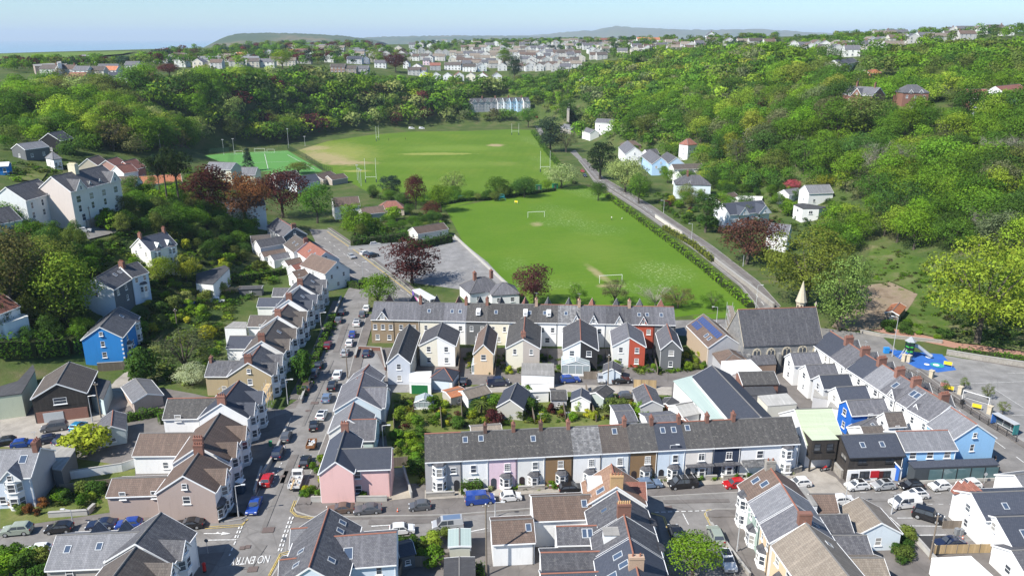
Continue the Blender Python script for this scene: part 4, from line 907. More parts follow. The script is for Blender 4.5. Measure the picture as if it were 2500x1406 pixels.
def tree(x, y, z, h, spread, k, col, name, label, group=None, trunk=True, cat='tree', var=0.25):
 """one tree: h = height, spread = crown width"""
 pr = KIND[k]; cm,tm = pr[TR.randrange(len(pr))]
 wref = {'round': .86, 'great': .88, 'airy': .84, 'tall': .62, 'bare': .86, 'conifer': .6, 'pine': .92, 'cedar': .85, 'palm': .8, 'shrub': .98}[k]
 o = empty(name,x,y,z,TR.uniform(0,2*PI)); sx = spread / wref; o.scale = (sx*TR.uniform(.92,1.08),sx*TR.uniform(.92,1.08),h)
 c = COLR[col] if isinstance(col,str) else col; f = 1.38*TR.uniform(1-var,1+var); c = (c[0]*f*TR.uniform(.92,1.1),c[1]*f,c[2]*f*TR.uniform(.85,1.15))
 cr = link('crown' if k != 'shrub' else 'foliage', cm, o); cr.color = (*c, 1)
 if trunk: link('trunk' if k != 'shrub' else 'stem', tm, o)
 tag(o,label,cat,group); return o
def tree_px(u,v,wpx,hpx,k,col,name,label,group=None,**kw):
 """tree whose foot is seen at (u,v), with crown width and height given in pixels there"""
 x,y,z = G(u,v); de = y*CP - (z-CAMZ)*SP; m = de / F
 return tree(x,y,z,hpx*m*1.03,wpx*m,k,col,name,label,group,**kw)
def hedge(px, width, h, col, label, ground=True, cell=0.22, name='hedge', group=None):
 """clipped or rough hedge following ground pixels: a solid core covered with leaf faces"""
 pts = [G(*q) for q in px]; V = []; N = []; g = np.random.default_rng(len(px)*7 + int(px[0][0])); core = MB()
 o = empty(name, *pts[0]); tag(o, label, 'hedge', group); ox, oy, oz = pts[0]
 for a,b in zip(pts[:-1],pts[1:]):
  A = np.array(a) - (ox,oy,oz); B = np.array(b) - (ox,oy,oz); L = np.linalg.norm(B-A); d = (B-A)/L; sd = np.array([-d[1],d[0],0])
  n = int(min(6000,L*(width+2*h)/(cell*cell)*.55)); t = g.random(n)*L; r = g.random(n); per = width + 2*h; q = r*per
  off = np.where(q < h,-width/2,np.where(q < h+width,q-h-width/2,width/2)); zz = np.where(q < h,q,np.where(q < h+width,h,per-q))
  jit = 1 + .34*np.sin(t*1.7 + px[0][0]) * np.cos(t*.9); c = A[None] + d[None]*t[:,None] + sd[None]*(off*jit)[:,None]; c[:,2] += zz*jit
  nr = np.where((q < h)[:,None],-sd[None],np.where((q < h+width)[:,None],np.array([[0,0,1.]]),sd[None])) + g.normal(size=(n,3))*.5
  nr /= np.linalg.norm(nr,axis=1)[:,None]; a1 = np.cross(nr,g.normal(size=(n,3))); a1 /= np.linalg.norm(a1,axis=1)[:,None]; b1 = np.cross(nr,a1); s_ = cell*g.uniform(.6,1.3,n)[:,None]
  V.append(np.stack([c-a1*s_,c-b1*s_*.6,c+a1*s_,c+b1*s_*.6],1).reshape(-1,3)); N.append(np.repeat(nr,4,axis=0))
  w = width*.4; e = [tuple(A+sd*w),tuple(A-sd*w),tuple(B-sd*w),tuple(B+sd*w)]
  top = [(x_,y_,z_+h*.85) for x_,y_,z_ in e]
  core.face(top)
  for k in range(4): core.face([e[(k+1)%4],e[k],top[k],top[(k+1)%4]])
 f = link('foliage', crown_mesh('foliage', np.concatenate(V), np.concatenate(N), MLEAF), o); f.color = (*sc(COLR[col], 1.4), 1)
 core.obj('branches', mat('hedge_core', (0.03,0.04,0.015), .95, .1, var=.3), o); return o
def in_poly(u,v,poly):
 c = False; n = len(poly)
 for i in range(n):
  (ax_,ay_),(bx_,by_) = poly[i],poly[(i+1) % n]
  if (ay_ > v) != (by_ > v) and u < (bx_-ax_)*(v-ay_)/(by_-ay_) + ax_: c = not c
 return c
def scatter(poly, n, kinds, hr, label, group, name='shrub', cat='shrub', seed=1, minpx=0, trunk=True):
 """n plants on the ground seen inside a pixel polygon; kinds = [(kind, colour, aspect)]"""
 g = random.Random(seed); us = [p[0] for p in poly]; vs = [p[1] for p in poly]; done = []; tries = 0
 while len(done) < n and tries < n*40:
  tries += 1; u = g.uniform(min(us),max(us)); v = g.uniform(min(vs),max(vs))
  if not in_poly(u,v,poly): continue
  x,y,z = G(u,v); h = g.uniform(*hr)
  if any((x-a)**2 + (y-b)**2 < (.32*(h+c))**2 for a,b,c in done): continue
  done.append((x,y,h)); k,col,asp = g.choice(kinds)
  if isinstance(label,dict): lb = label[col]
  else: lb = label
  tree(x,y,z - .05,h,h*asp*g.uniform(.85,1.15),k,col,name,lb,group,trunk,cat)
# vehicles
def paint(key,c,metal=0.15):
 k = 'paint_' + key
 if k in MATS: return MATS[k]
 m, nt, n, l, b = _nt(k); b.inputs['Base Color'].default_value = (*c, 1); b.inputs['Roughness'].default_value = 0.32; b.inputs['Metallic'].default_value = metal
 b.inputs['Coat Weight'].default_value = 0.6; b.inputs['Coat Roughness'].default_value = 0.06; MATS[k] = m; return m
PAINT = dict(white=(0.76,0.76,0.75),black=(0.012,0.012,0.014),grey=(0.10,0.105,0.115),silver=(0.40,0.41,0.42),blue=(0.015,0.06,0.30),navy=(0.014,0.022,0.055),red=(0.45,0.012,0.015),maroon=(0.16,0.01,0.015),
 green=(0.30,0.34,0.28),brown=(0.13,0.09,0.07),teal=(0.02,0.20,0.36),steel=(0.14,0.20,0.30),bright_blue=(0.01,0.12,0.55),orange=(0.6,0.13,0.03))
MTYRE = mat('tyre_rubber', (0.018,0.018,0.018), .85, .2, var=0); MRIM = mat('alloy_rim', (0.45,0.46,0.47), .35, .5, .5, var=0)
MHEAD = mat('headlight_glass', (0.75,0.78,0.80), .15, .6, var=0); MTAIL = mat('taillight_red', (0.35,0.015,0.015), .25, .5, var=0)
MPLATE = mat('number_plate', (0.75,0.74,0.66), .5, .3, var=0); MTRIMC = mat('dark_trim', (0.02,0.02,0.021), .6, .3, var=0)
# x forward.  L, W, H, bonnet height, tail height, cowl x, roof front x, roof back x, rear screen foot x, wheel radius, front axle, rear axle
CT = dict(hatch=(3.95,1.74,1.48,.93,.98,1.02,.35,-1.35,-1.82,.31,1.22,-1.28),small=(3.6,1.66,1.46,.93,.98,.95,.38,-1.15,-1.66,.29,1.12,-1.15),saloon=(4.55,1.82,1.42,.90,.98,.95,.15,-1.0,-1.72,.33,1.38,-1.38),
 suv=(4.45,1.86,1.68,1.06,1.10,1.05,.45,-1.65,-2.05,.36,1.34,-1.34),estate=(4.6,1.82,1.48,.92,1.0,1.0,.25,-1.75,-2.15,.33,1.4,-1.36),offroad=(4.6,1.95,1.92,1.18,1.2,1.1,.7,-1.9,-2.12,.42,1.38,-1.38),
 van=(5.0,1.92,1.96,1.15,1.2,1.75,1.0,-2.3,-2.46,.35,1.62,-1.5),mpv=(4.75,1.86,1.80,1.05,1.1,1.45,.75,-2.0,-2.3,.34,1.5,-1.42))
_cc = {}
def car_proto(t):
 if t in _cc: return _cc[t]
 L,W,H,hb,ht,xc,xf,xr,xs,rw,fa,ra = CT[t]; f = L/2; r = -L/2; hw = W/2; zb = .22
 def arch(xa): return [(xa - (rw+.07)*math.cos(a),zb + .0 + max(0,(rw+.07)*math.sin(a)) + .02) for a in np.linspace(0,PI,7)]
 low = [(r+.05,zb)] + arch(ra) + arch(fa) + [(f-.12,zb),(f,zb+.22),(f-.03,hb*.70),(f-.22,hb*.86),(xc,hb),(0.0,hb+.03),(xs,ht),(r+.06,ht*.92),(r,ht*.6),(r+.03,zb+.2)]
 top = [(xc-.05,hb-.01),(xf,H-.07),(xf-.35,H),(xr+.35,H),(xr,H-.05),(xs,ht-.01)]
 s = MB()
 def loft(out,ins,w0,w1,m):
  # section: outline at +-w (inset) and +-(w-.14) full
  cx = sum(p[0] for p in out)/len(out); cz = sum(p[1] for p in out)/len(out)
  def rings():
   for y,k in ((-1,ins),(-.86,0),(.86,0),(1,ins)): yield y,[(x + (cx-x)*k*.25,z + (cz-z)*k) for x,z in out]
  R_ = [[(x,y*(w0 if z < H*.62 else w0 + (w1-w0)*(z-H*.62)/(H*.38)),z) for x,z in o] for y,o in rings()]; n = len(out)
  for a,b in zip(R_[:-1],R_[1:]):
   for i in range(n): s.face([a[i],b[i],b[(i+1) % n],a[(i+1) % n]],m,[(0,0)]*4)
  s.face(R_[0],m,[(0,0)]*n); s.face(R_[-1][::-1],m,[(0,0)]*n)
 loft(low,.06,hw,hw,0); loft([(xs,ht-.06),(xc-.05,hb-.06)] + top[1:-1],.03,hw*.97,hw*.76,0)
 body = s.mesh('body', [MBLACK]); body.polygons.foreach_set('use_smooth', [len(p.vertices) == 4 for p in body.polygons])
 g = MB(); wt = lambda z: hw*.97 if z < H*.62 else hw*.97 + (hw*.76-hw*.97)*(z-H*.62)/(H*.38)
 def cross(a,b,e,k=.88):
  (x1,z1),(x2,z2) = a,b; d = Vector((x2-x1,0,z2-z1)).normalized(); nn = Vector((d.z,0,-d.x)); nn = nn if nn.z > 0 else -nn; o = nn*.012
  A = Vector((x1,0,z1)) + d*e + o; B = Vector((x2,0,z2)) - d*e + o; g.face([(A.x,-wt(A.z)*k,A.z),(A.x,wt(A.z)*k,A.z),(B.x,wt(B.z)*k,B.z),(B.x,-wt(B.z)*k,B.z)] if x1 > x2 else [(A.x,wt(A.z)*k,A.z),(A.x,-wt(A.z)*k,A.z),(B.x,-wt(B.z)*k,B.z),(B.x,wt(B.z)*k,B.z)],0,[(0,0)]*4)
 wind = MB(); gl = g; cross(top[0],top[1],.06); front = g; g = MB(); cross((xs,ht),top[4],.06); back = g
 sides = []
 for sg in (-1,1):
  zlo,zhi = max(hb,ht)+.03,H-.12; xa = xc-.05-(xc-.05-xf)*((zlo-hb)/(H-.07-hb))-.16; xb = xf-.12
  ya,yb = wt(zlo)+.012,wt(zhi)+.014; cuts = [xb-.0]
  xe_lo,xe_hi = xs + (xr-xs)*.25+.14,xr+.18; mid = (xb+xe_hi)/2 + .1; segs = [((xa,xb),(mid+.03,mid+.03)),((mid-.04,mid-.04),(xe_lo,xe_hi))]
  if t == 'van': segs = [((xa, xb), (xb-.75, xb-.75)), ((xb-.85, xb-.85), (xb-1.75, xb-1.75))]
  for (l1,h1),(l2,h2) in segs:
   q = MB(); pts = [(l1,sg*ya,zlo),(h1,sg*yb,zhi),(h2,sg*yb,zhi),(l2,sg*ya,zlo)]; q.face(pts if sg < 0 else pts[::-1],0,[(0,0)]*4)
   if sg < 0: q.f[-1] = q.f[-1][::-1]
   sides.append(q.mesh('side_window', [MGLASS]))
 ty = MB(); ty.tube((0,-.1,0), (0,.1,0), rw, rw, 14); tyre = ty.mesh('wheel', [MTYRE]); ri = MB(); ri.tube((0,-.11,0), (0,.11,0), rw*.64, rw*.64, 10); rim = ri.mesh('rim', [MRIM])
 hd = MB().box(f-.26,f-.03,-hw*.92,-hw*.58,hb*.64,hb*.80); hd2 = MB().box(f-.26,f-.03,hw*.58,hw*.92,hb*.64,hb*.80)
 tl = MB().box(r-.012,r+.12,-hw*.95,-hw*.68,ht*.68,ht*.90); tl2 = MB().box(r-.012,r+.12,hw*.68,hw*.95,ht*.68,ht*.90)
 pl = MB().box(r-.02,r+.05,-.26,.26,.50,.61); pl2 = MB().box(f-.05,f+.015,-.26,.26,.38,.49); gr = MB().box(f-.06,f+.008,-hw*.5,hw*.5,.5,hb*.62)
 mi = MB().box(xc-.38,xc-.22,-hw-.16,-hw-.01,hb+.02,hb+.16); mi2 = MB().box(xc-.38,xc-.22,hw+.01,hw+.16,hb+.02,hb+.16)
 parts = [('windscreen', front.mesh('windscreen', [MGLASS])), ('rear_window', back.mesh('rear_window', [MGLASS]))] + [('side_window', q) for q in sides] + \
  [('headlight', hd.mesh('headlight', [MHEAD])), ('headlight', hd2.mesh('headlight', [MHEAD])), ('tail_light', tl.mesh('tail_light', [MTAIL])), ('tail_light', tl2.mesh('tail_light', [MTAIL])),
  ('number_plate', pl.mesh('number_plate', [MPLATE])), ('number_plate', pl2.mesh('number_plate', [MPLATE])), ('grille', gr.mesh('grille', [MTRIMC])), ('wing_mirror', mi.mesh('wing_mirror', [MTRIMC])), ('wing_mirror', mi2.mesh('wing_mirror', [MTRIMC]))]
 _cc[t] = (body,parts,tyre,rim,(fa,ra,hw,rw,L,H)); return _cc[t]
def car(u,v,rz,t,col,label,roofcol=None,rails=False,ground=None):
 """(u,v) = ground under the middle of the car; rz = heading in degrees (0 = to +x)"""
 body,parts,tyre,rim,(fa,ra,hw,rw,L,H) = car_proto(t); x,y,z = G(u,v) if ground is None else (*P(u,v,ground),ground)
 nm = 'parked_van' if t == 'van' else 'parked_car'
 o = empty(nm, x, y, z + .1, math.radians(rz)); tag(o, label, 'van' if t == 'van' else 'car')
 b = link('body', body, o); b.material_slots[0].link = 'OBJECT'; b.material_slots[0].material = paint(col, PAINT[col])
 for n_,m_ in parts: link(n_,m_,o)
 for xa in (fa,ra):
  for sg in (-1,1):
   w = link('wheel', tyre, o, Matrix.Translation((xa, sg*(hw-.1), rw))); link('rim', rim, w)
 if roofcol or rails:
  xf,xr = CT[t][6],CT[t][7]
  if roofcol: MB().box(xr+.3, xf-.3, -hw*.66, hw*.66, H-.005, H+.012).obj('roof_panel', paint(roofcol, PAINT[roofcol]), o)
  if rails:
   for q in (xf-.5, (xf+xr)/2, xr+.5): MB().box(q-.03, q+.03, -hw*.74, hw*.74, H+.05, H+.08).obj('roof_bar', MMETAL, o)
 return o
# street furniture and other things
def thing(name,label,cat,x,y,z=0.0,rz=0.0,group=None): o = empty(name,x,y,z,rz); return tag(o,label,cat,group)
def hd(u1,v1,u2,v2):
 a,b = P(u1,v1),P(u2,v2); return math.degrees(math.atan2(b[1]-a[1],b[0]-a[0]))
def lamp(u,v,top,arm,label,h=None,m=None):
 """street lamp: foot pixel, pixel of its top, arm direction in degrees"""
 x,y,z = G(u,v); de = y*CP - (z-CAMZ)*SP; H_ = h or (v-top)*de/F/math.cos(math.atan2(CAMZ-z,y)); m = m or MMETAL
 o = thing('street_lamp', label, 'street lamp', x, y, z, math.radians(arm)); MB().tube((0,0,-.2), (0,0,H_), .10, .055, 8).obj('pole', m, o)
 MB().tube((0,0,0), (0,0,1.1), .13, .12, 8).obj('pole_base', m, o); MB().tube((0,0,H_-.03), (1.1,0,H_+.1), .045, .04, 6).obj('arm', m, o)
 MB().box(.9, 1.55, -.13, .13, H_+.05, H_+.18).obj('lantern', mat('lamp_head', (0.62,0.63,0.63), .4, .4, var=.03), o); return o
def pole(u,v,top,label,utop=None,arms=True):
 x,y,z = G(u,v); de = y*CP - (z-CAMZ)*SP; H_ = (v-top)*de/F/math.cos(math.atan2(CAMZ-z,y))
 o = thing('utility_pole', label, 'utility pole', x, y, z); MB().tube((0,0,-.3), (0,0,H_), .15, .10, 8).obj('pole', MPOLE, o)
 if arms:
  MB().box(-.5, .5, -.05, .05, H_-.5, H_-.38).obj('crossarm', MPOLE, o); MB().tube((0,0,H_), (0,0,H_+.12), .14, .05, 8).obj('cap', MMETAL, o)
  for q in (-.4, 0, .4): MB().tube((q,0,H_-.38), (q,0,H_-.2), .04, .03, 6).obj('insulator', MW, o)
 return o
def goal(u,v,rz,w,h,label,net=False):
 x, y = P(u, v); o = thing('football_goal', label, 'goal', x, y, 0, math.radians(rz)); r = .065
 for q in (-w/2, w/2): MB().tube((q,0,-.05), (q,0,h), r, r, 8).obj('post', MW, o)
 MB().tube((-w/2,0,h), (w/2,0,h), r, r, 8).obj('crossbar', MW, o)
 for q in (-w/2,w/2):
  MB().tube((q,0,h), (q,.9,h-.15), .03, .03, 6).obj('net_stay', MW, o)
  if net: MB().tube((q,.9,h-.15), (q,1.6,0), .03, .03, 6).obj('net_stay', MW, o)
 if net: MB().tube((-w/2,1.6,.03), (w/2,1.6,.03), .03, .03, 6).obj('ground_bar', MW, o)
def rugby(u,v,rz,h,label):
 x, y = P(u, v); o = thing('rugby_posts', label, 'rugby posts', x, y, 0, math.radians(rz))
 for q in (-2.8,2.8):
  p = MB().tube((q,0,0), (q,0,h), .09, .06, 8).obj('upright', MW, o); MB().tube((q,0,0), (q,0,1.8), .22, .22, 8).obj('post_pad', mat('navy_pad', (0.03,0.04,0.10), .7, .2, var=0), o)
 MB().tube((-2.8,0,3), (2.8,0,3), .07, .07, 8).obj('crossbar', MW, o)
def mast(u,v,top,label,group=None):
 x,y,z = G(u,v); de = y*CP - (z-CAMZ)*SP; H_ = (v-top)*de/F
 o = thing('floodlight_mast', label, 'floodlight', x, y, z, 0, group); MB().tube((0,0,0), (0,0,H_), .14, .08, 8).obj('pole', MMETAL, o); MB().box(-.7, .7, -.1, .1, H_-.1, H_+.25).obj('floodlight_head', MMETAL, o)
def wall(px, h, th, m, label, name='garden_wall', cat='wall', cap=True):
 """free-standing wall along ground pixels, with coping"""
 pts = [G(*q) for q in px]; ox,oy,oz = pts[0]; o = thing(name,label,cat,ox,oy,oz); s = MB(); c = MB()
 for a,b in zip(pts[:-1],pts[1:]):
  A = Vector(a) - Vector(pts[0]); B = Vector(b) - Vector(pts[0]); d = (B-A); d.z = 0; d.normalize(); n = Vector((-d.y,d.x,0))*th/2; n2 = n*1.3; dn = Vector((0,0,-1)); up = Vector((0,0,h)); cu = Vector((0,0,h+.07))
  s.face([A-n+dn,B-n+dn,B-n+up,A-n+up]); s.face([B+n+dn,A+n+dn,A+n+up,B+n+up]); s.face([A+n+dn,A-n+dn,A-n+up,A+n+up]); s.face([B-n+dn,B+n+dn,B+n+up,B-n+up]); s.face([A-n+up,B-n+up,B+n+up,A+n+up])
  if cap:
   for q in ([A-n2+up,B-n2+up,B-n2+cu,A-n2+cu],[B+n2+up,A+n2+up,A+n2+cu,B+n2+cu],[A-n2+cu,B-n2+cu,B+n2+cu,A+n2+cu],[A+n2+up,A-n2+up,A-n2+cu,A+n2+cu],[B-n2+up,B+n2+up,B+n2+cu,B-n2+cu]): c.face(q)
 s.obj('masonry', m, o)
 if cap: c.obj('coping', MKERB, o)
 return o
def fence(px, h, m, label, panel=1.83, name='panel_fence', post=MFENCE):
 pts = [G(*q) for q in px]; o = thing(name, label, 'fence', *pts[0]); me = {}
 for a,b in zip(pts[:-1],pts[1:]):
  A = Vector(a) - Vector(pts[0]); B = Vector(b) - Vector(pts[0]); L = (B-A).length; n = max(1,round(L/panel)); w = L/n; an = math.atan2(B.y-A.y,B.x-A.x)
  for k in range(n):
   p = A.lerp(B,k/n)
   key = round(w,2)
   if key not in me: me[key] = (MB().box(.06, w-.06, -.025, .025, .05, h).box(.0, w, -.04, .04, h, h+.05).mesh('fence_panel', [m]), MB().box(-.055, .055, -.055, .055, -.4, h+.1).mesh('fence_post', [post]))
   link('fence_panel', me[key][0], o, TM(p.x, p.y, p.z, an)); link('fence_post', me[key][1], o, TM(p.x, p.y, p.z, an))
  link('fence_post', me[key][1], o, TM(B.x, B.y, B.z, an))
 return o
def railing(px, h, m, label, step=2.5, name='metal_fence', mesh_gap=0.0):
 """see-through fence: posts, rails and close upright wires"""
 pts = [G(*q) for q in px]; o = thing(name, label, 'fence', *pts[0])
 for a,b in zip(pts[:-1],pts[1:]):
  A = Vector(a) - Vector(pts[0]); B = Vector(b) - Vector(pts[0]); L = (B-A).length; n = max(1,round(L/step)); w = L/n; an = math.atan2(B.y-A.y,B.x-A.x)
  s = MB(); q = 0.0
  for z in (.1,h*.5,h-.05): s.box(0,w,-.02,.02,z,z+.04)
  while mesh_gap and q < w: s.box(q,q+.02,-.012,.012,.1,h-.02); q += mesh_gap
  pm = s.mesh('fence_panel', [m]); po = MB().box(-.05, .05, -.05, .05, -.3, h+.05).mesh('fence_post', [m])
  for k in range(n):
   p = A.lerp(B, k/n); link('fence_panel', pm, o, TM(p.x, p.y, p.z, an)); link('fence_post', po, o, TM(p.x, p.y, p.z, an))
  link('fence_post', po, o, TM(B.x, B.y, B.z, an))
def person(u,v,rz,shirt,legs,label,h=1.74,pose=0,bend=0.0):
 """one continuous skinned body, coloured by clothing zones; pose 0 standing, 1 walking, 2 leaning forward with arms out"""
 x, y, z = G(u, v); o = thing('person', label, 'person', x, y, z + .1, math.radians(rz)); st = .16 if pose == 1 else .02; arm = .45 if pose == 2 else .12; k = h/1.74
 J = [(0,0,.95,.125),(0,0,1.12,.12),(bend*.5,0,1.30,.145),(bend,0,1.45,.10),(bend,0,1.53,.055),(bend+.02,0,1.60,.08),(bend+.02,0,1.68,.095)]
 V = [tuple(c*k for c in p[:3]) for p in J]; Rr = [p[3]*k for p in J]; E_ = [(i,i+1) for i in range(6)]
 def chain(root,pts):
  p = root
  for (a,b,c,r) in pts: V.append((a*k,b*k,c*k)); Rr.append(r*k); E_.append((p,len(V)-1)); p = len(V)-1
 for sg in (-1,1):
  s_ = st*sg
  chain(0,[(.0,sg*.10,.86,.095),(.02+s_*.6,sg*.11,.48,.068),(s_*1.2,sg*.11,.09,.045),(s_*1.2+.13,sg*.12,.04,.04)])
  chain(3,[(bend,sg*.20,1.40,.062),(bend+arm*.3-s_*.3,sg*.26,1.14,.046),(bend+arm-s_*.5,sg*.24,.95 if pose < 2 else 1.1,.036),(bend+arm*1.15-s_*.5,sg*.235,.86 if pose < 2 else 1.12,.034)])
 me = bpy.data.meshes.new('body'); me.from_pydata(V, E_, []); b = link('body', me, o); md = b.modifiers.new('skin', 'SKIN')
 for i,sv_ in enumerate(me.skin_vertices[0].data): sv_.radius = (Rr[i],Rr[i])
 me.skin_vertices[0].data[0].use_root = True; b.modifiers.new('sub', 'SUBSURF').levels = 1; b.modifiers['sub'].render_levels = 1
 dg = bpy.context.evaluated_depsgraph_get(); dg.update(); nm = bpy.data.meshes.new_from_object(b.evaluated_get(dg)); b.modifiers.clear(); b.data = nm
 nm.materials.clear()
 for key, c in (('skin', (0.48,0.30,0.22)), ('shirt_%d' % int(shirt[0]*99), shirt), ('trousers_%d' % int(legs[2]*99), legs), ('hair', (0.06,0.045,0.035)), ('shoes', (0.03,0.03,0.03))): nm.materials.append(mat('cloth_'+key, c, .8, .2, var=.08, nscale=8))
 for p in nm.polygons:
  c = p.center/k; p.use_smooth = True
  p.material_index = 4 if c.z < .1 else 2 if c.z < .95 and abs(c.y) < .2 else 1 if c.z < 1.47 and (c.z > 1.1 or abs(c.y) < .18) else 3 if (c.z > 1.66 or (c.z > 1.56 and c.x < bend-.02)) else 0
 return o
def bench(x,y,rz,label):
 o = thing('garden_bench', label, 'bench', x, y, 0.1, rz)
 for q in range(3): MB().box(-.7, .7, -.2+q*.14, -.08+q*.14, .42, .46).obj('seat_slat', MPOLE, o)
 for q in range(3): MB().box(-.7, .7, .22, .25, .52+q*.14, .62+q*.14).obj('back_slat', MPOLE, o)
 for q in (-.6, .6): MB().box(q-.04, q+.04, -.2, .25, 0, .42).obj('leg', MPOLE, o)
def bin_(u,v,c,label,rz=0.2,w=.58,h=1.05):
 x, y, z = G(u, v); o = thing('wheelie_bin', label, 'bin', x, y, z+.1, rz); m = mat('bin_%d_%d' % (c[1]*99, c[2]*99), c, .6, .3, var=.05)
 s = MB(); a,b = w/2*.85,w/2
 for (p,q) in (((-a,-a),(a,-a)),((a,-a),(a,a)),((a,a),(-a,a)),((-a,a),(-a,-a))): s.face([(*p,0),(*q,0),(q[0]*b/a,q[1]*b/a,h*.9),(p[0]*b/a,p[1]*b/a,h*.9)])
 s.obj('bin_body', m, o); MB().box(-b-.02, b+.02, -b-.03, b+.03, h*.9, h).obj('lid', m, o)
 for q in (-.2, .2): MB().tube((q-.03,b,.1), (q+.03,b,.1), .1, .1, 8).obj('wheel', MTYRE, o)
def shed(r1, r2, label, w=2.4, zr=2.6, ze=1.9, wall=(0.3,0.22,0.15), roof='felt_dark', cat='shed', name='garden_shed', win='W1', wmat=None, **kw):
 h = House(name,label,cat); h.wing(r1,r2,zr,ze,w,wall,roof,win,ww=.8,wh=.8,z1=.75,wmat=wmat,gut=False,**kw); return h
def conservatory(px, label, rz, w=3.2, d=3.0, h=2.2, hr=3.1, name='conservatory', frame=None):
 """white-framed glass room with a pitched glass roof and real glazing bars; px = foot of the middle of its front"""
 x, y, z = G(*px); o = thing(name, label, 'conservatory', x, y, z+.05, math.radians(rz)); fm = frame or MW
 gm = mat('greenhouse_glass', (0.30,0.35,0.36), .08, .7, var=.06)
 s = MB().box(-w/2, w/2, 0, d, 0, .5); s.obj('dwarf_wall', render_mat(WHITE), o)
 for k in range(5):
  q = -w/2 + w*k/4; MB().box(q-.05, q+.05, -.03, .05, .5, h).obj('glazing_bar', fm, o)
  if k < 4: MB().face([(q+.05,.03,.5),(q+w/4-.05,.03,.5),(q+w/4-.05,.03,h),(q+.05,.03,h)]); p = MB(); p.face([(q+.05,.03,.5),(q+w/4-.05,.03,.5),(q+w/4-.05,.03,h),(q+.05,.03,h)]); p.obj('pane', gm, o)
 for sg in (-1,1):
  n = 4
  for k in range(n+1):
   q = d*k/n; MB().box(sg*w/2-.05, sg*w/2+.05, q-.04, q+.04, .5, h).obj('glazing_bar', fm, o)
   MB().tube((sg*w/2,q,h), (0,q,hr), .045, .045, 4).obj('roof_bar', fm, o)
  p = MB(); f = [(sg*w/2,0,.5),(sg*w/2,d,.5),(sg*w/2,d,h),(sg*w/2,0,h)]; p.face(f if sg > 0 else f[::-1]); p.obj('pane', gm, o)
  p = MB(); f = [(sg*w/2,0,h),(sg*w/2,d,h),(0,d,hr),(0,0,hr)]; p.face(f if sg > 0 else f[::-1]); p.obj('roof_pane', gm, o)
 p = MB(); p.face([(-w/2,.03,h),(w/2,.03,h),(0,.03,hr)]); p.obj('pane', gm, o); p = MB(); p.face([(w/2,d,0),(-w/2,d,0),(-w/2,d,h),(0,d,hr),(w/2,d,h)]); p.obj('back_wall', render_mat(WHITE), o)
 MB().tube((-w/2,0,h), (w/2,0,h), .06, .06, 6).obj('eaves_bar', fm, o); MB().tube((0,-.05,hr), (0,d,hr), .06, .06, 6).obj('ridge_bar', fm, o)
 for sg in (-1, 1): MB().tube((sg*w/2,-.02,h), (0,-.02,hr), .06, .06, 6).obj('gable_bar', fm, o)
# the terraces and houses of the near town
NAVY=(0.035,0.05,0.085); PINK=(0.78,0.50,0.47); PALEPINK=(0.72,0.55,0.62); BROWNP=(0.27,0.175,0.095); PALEB=(0.62,0.70,0.78); TAN=(0.45,0.36,0.22); BEIGEP=(0.46,0.37,0.33); SKYB=(0.32,0.56,0.82)
REDW=(0.42,0.085,0.05); GREYD=(0.14,0.145,0.15); BLACKW=(0.03,0.03,0.033); PEACH=(0.66,0.50,0.33); SAGE=(0.36,0.45,0.40); PEB=(0.33,0.25,0.165); STRONGB=(0.035,0.24,0.60); ROYAL=(0.02,0.13,0.50)
# front terrace: twelve houses facing the cross street; joints along the ridge and along the eaves
T1 = [(1037,1128,'grey pebbledashed end house with two-storey bay on the front terrace',(0.46,0.45,0.45),'slate_mossy'),
 (1128,1193,'white terraced house with a clipped hedge, next to the grey end house',WHITE,'slate_mossy'),
 (1193,1263,'pale pink terraced house of the front row with arched door',PALEPINK,'slate_mossy'),
 (1263,1331,'white terraced house between the pale pink and the brown one',OFFW,'slate_mossy'),
 (1331,1399,'brown pebbledashed terraced house with white bay beside a patchy roof',BROWNP,'slate_mossy'),
 (1399,1469,'white terraced house under the patchy silver-grey slate roof',WHITE,'slate_patchy'),
 (1469,1538,'off-white terraced house under the ribbed brown tile roof',(0.70,0.74,0.76),'tile_dark'),
 (1538,1605,'brown terraced house with wide ground-floor bay and dark slates',BROWNP,'slate_mossy'),
 (1605,1673,'pale blue terraced house with smooth new slate roof and two rooflights',PALEB,'slate_new'),
 (1673,1743,'cream terraced house with porch roof, beside the navy one',(0.73,0.69,0.64),'slate_mossy'),
 (1743,1808,'navy blue terraced house with white window over a porch roof',NAVY,'slate_mossy'),
 (1808,1950,'white end house of the front terrace with garage door and corner bay',WHITE,'slate_mossy')]
ra,rb = (1037,1060),(1916,1019)
A = P(*ra,8.9); Bq = P(*rb,8.9); rz1 = math.atan2(Bq[1]-A[1],Bq[0]-A[0]); tot = math.hypot(Bq[0]-A[0],Bq[1]-A[1])
ea,eb = P(1037,1124,6.0),P(1950,1077,6.0)
def frac(u):
 v = 1124 + (1077-1124)*(u-1037)/(1950-1037); p = P(u,v,6.0); d = Vector((math.cos(rz1),math.sin(rz1))); return (Vector(p) - Vector(A)).dot(d)
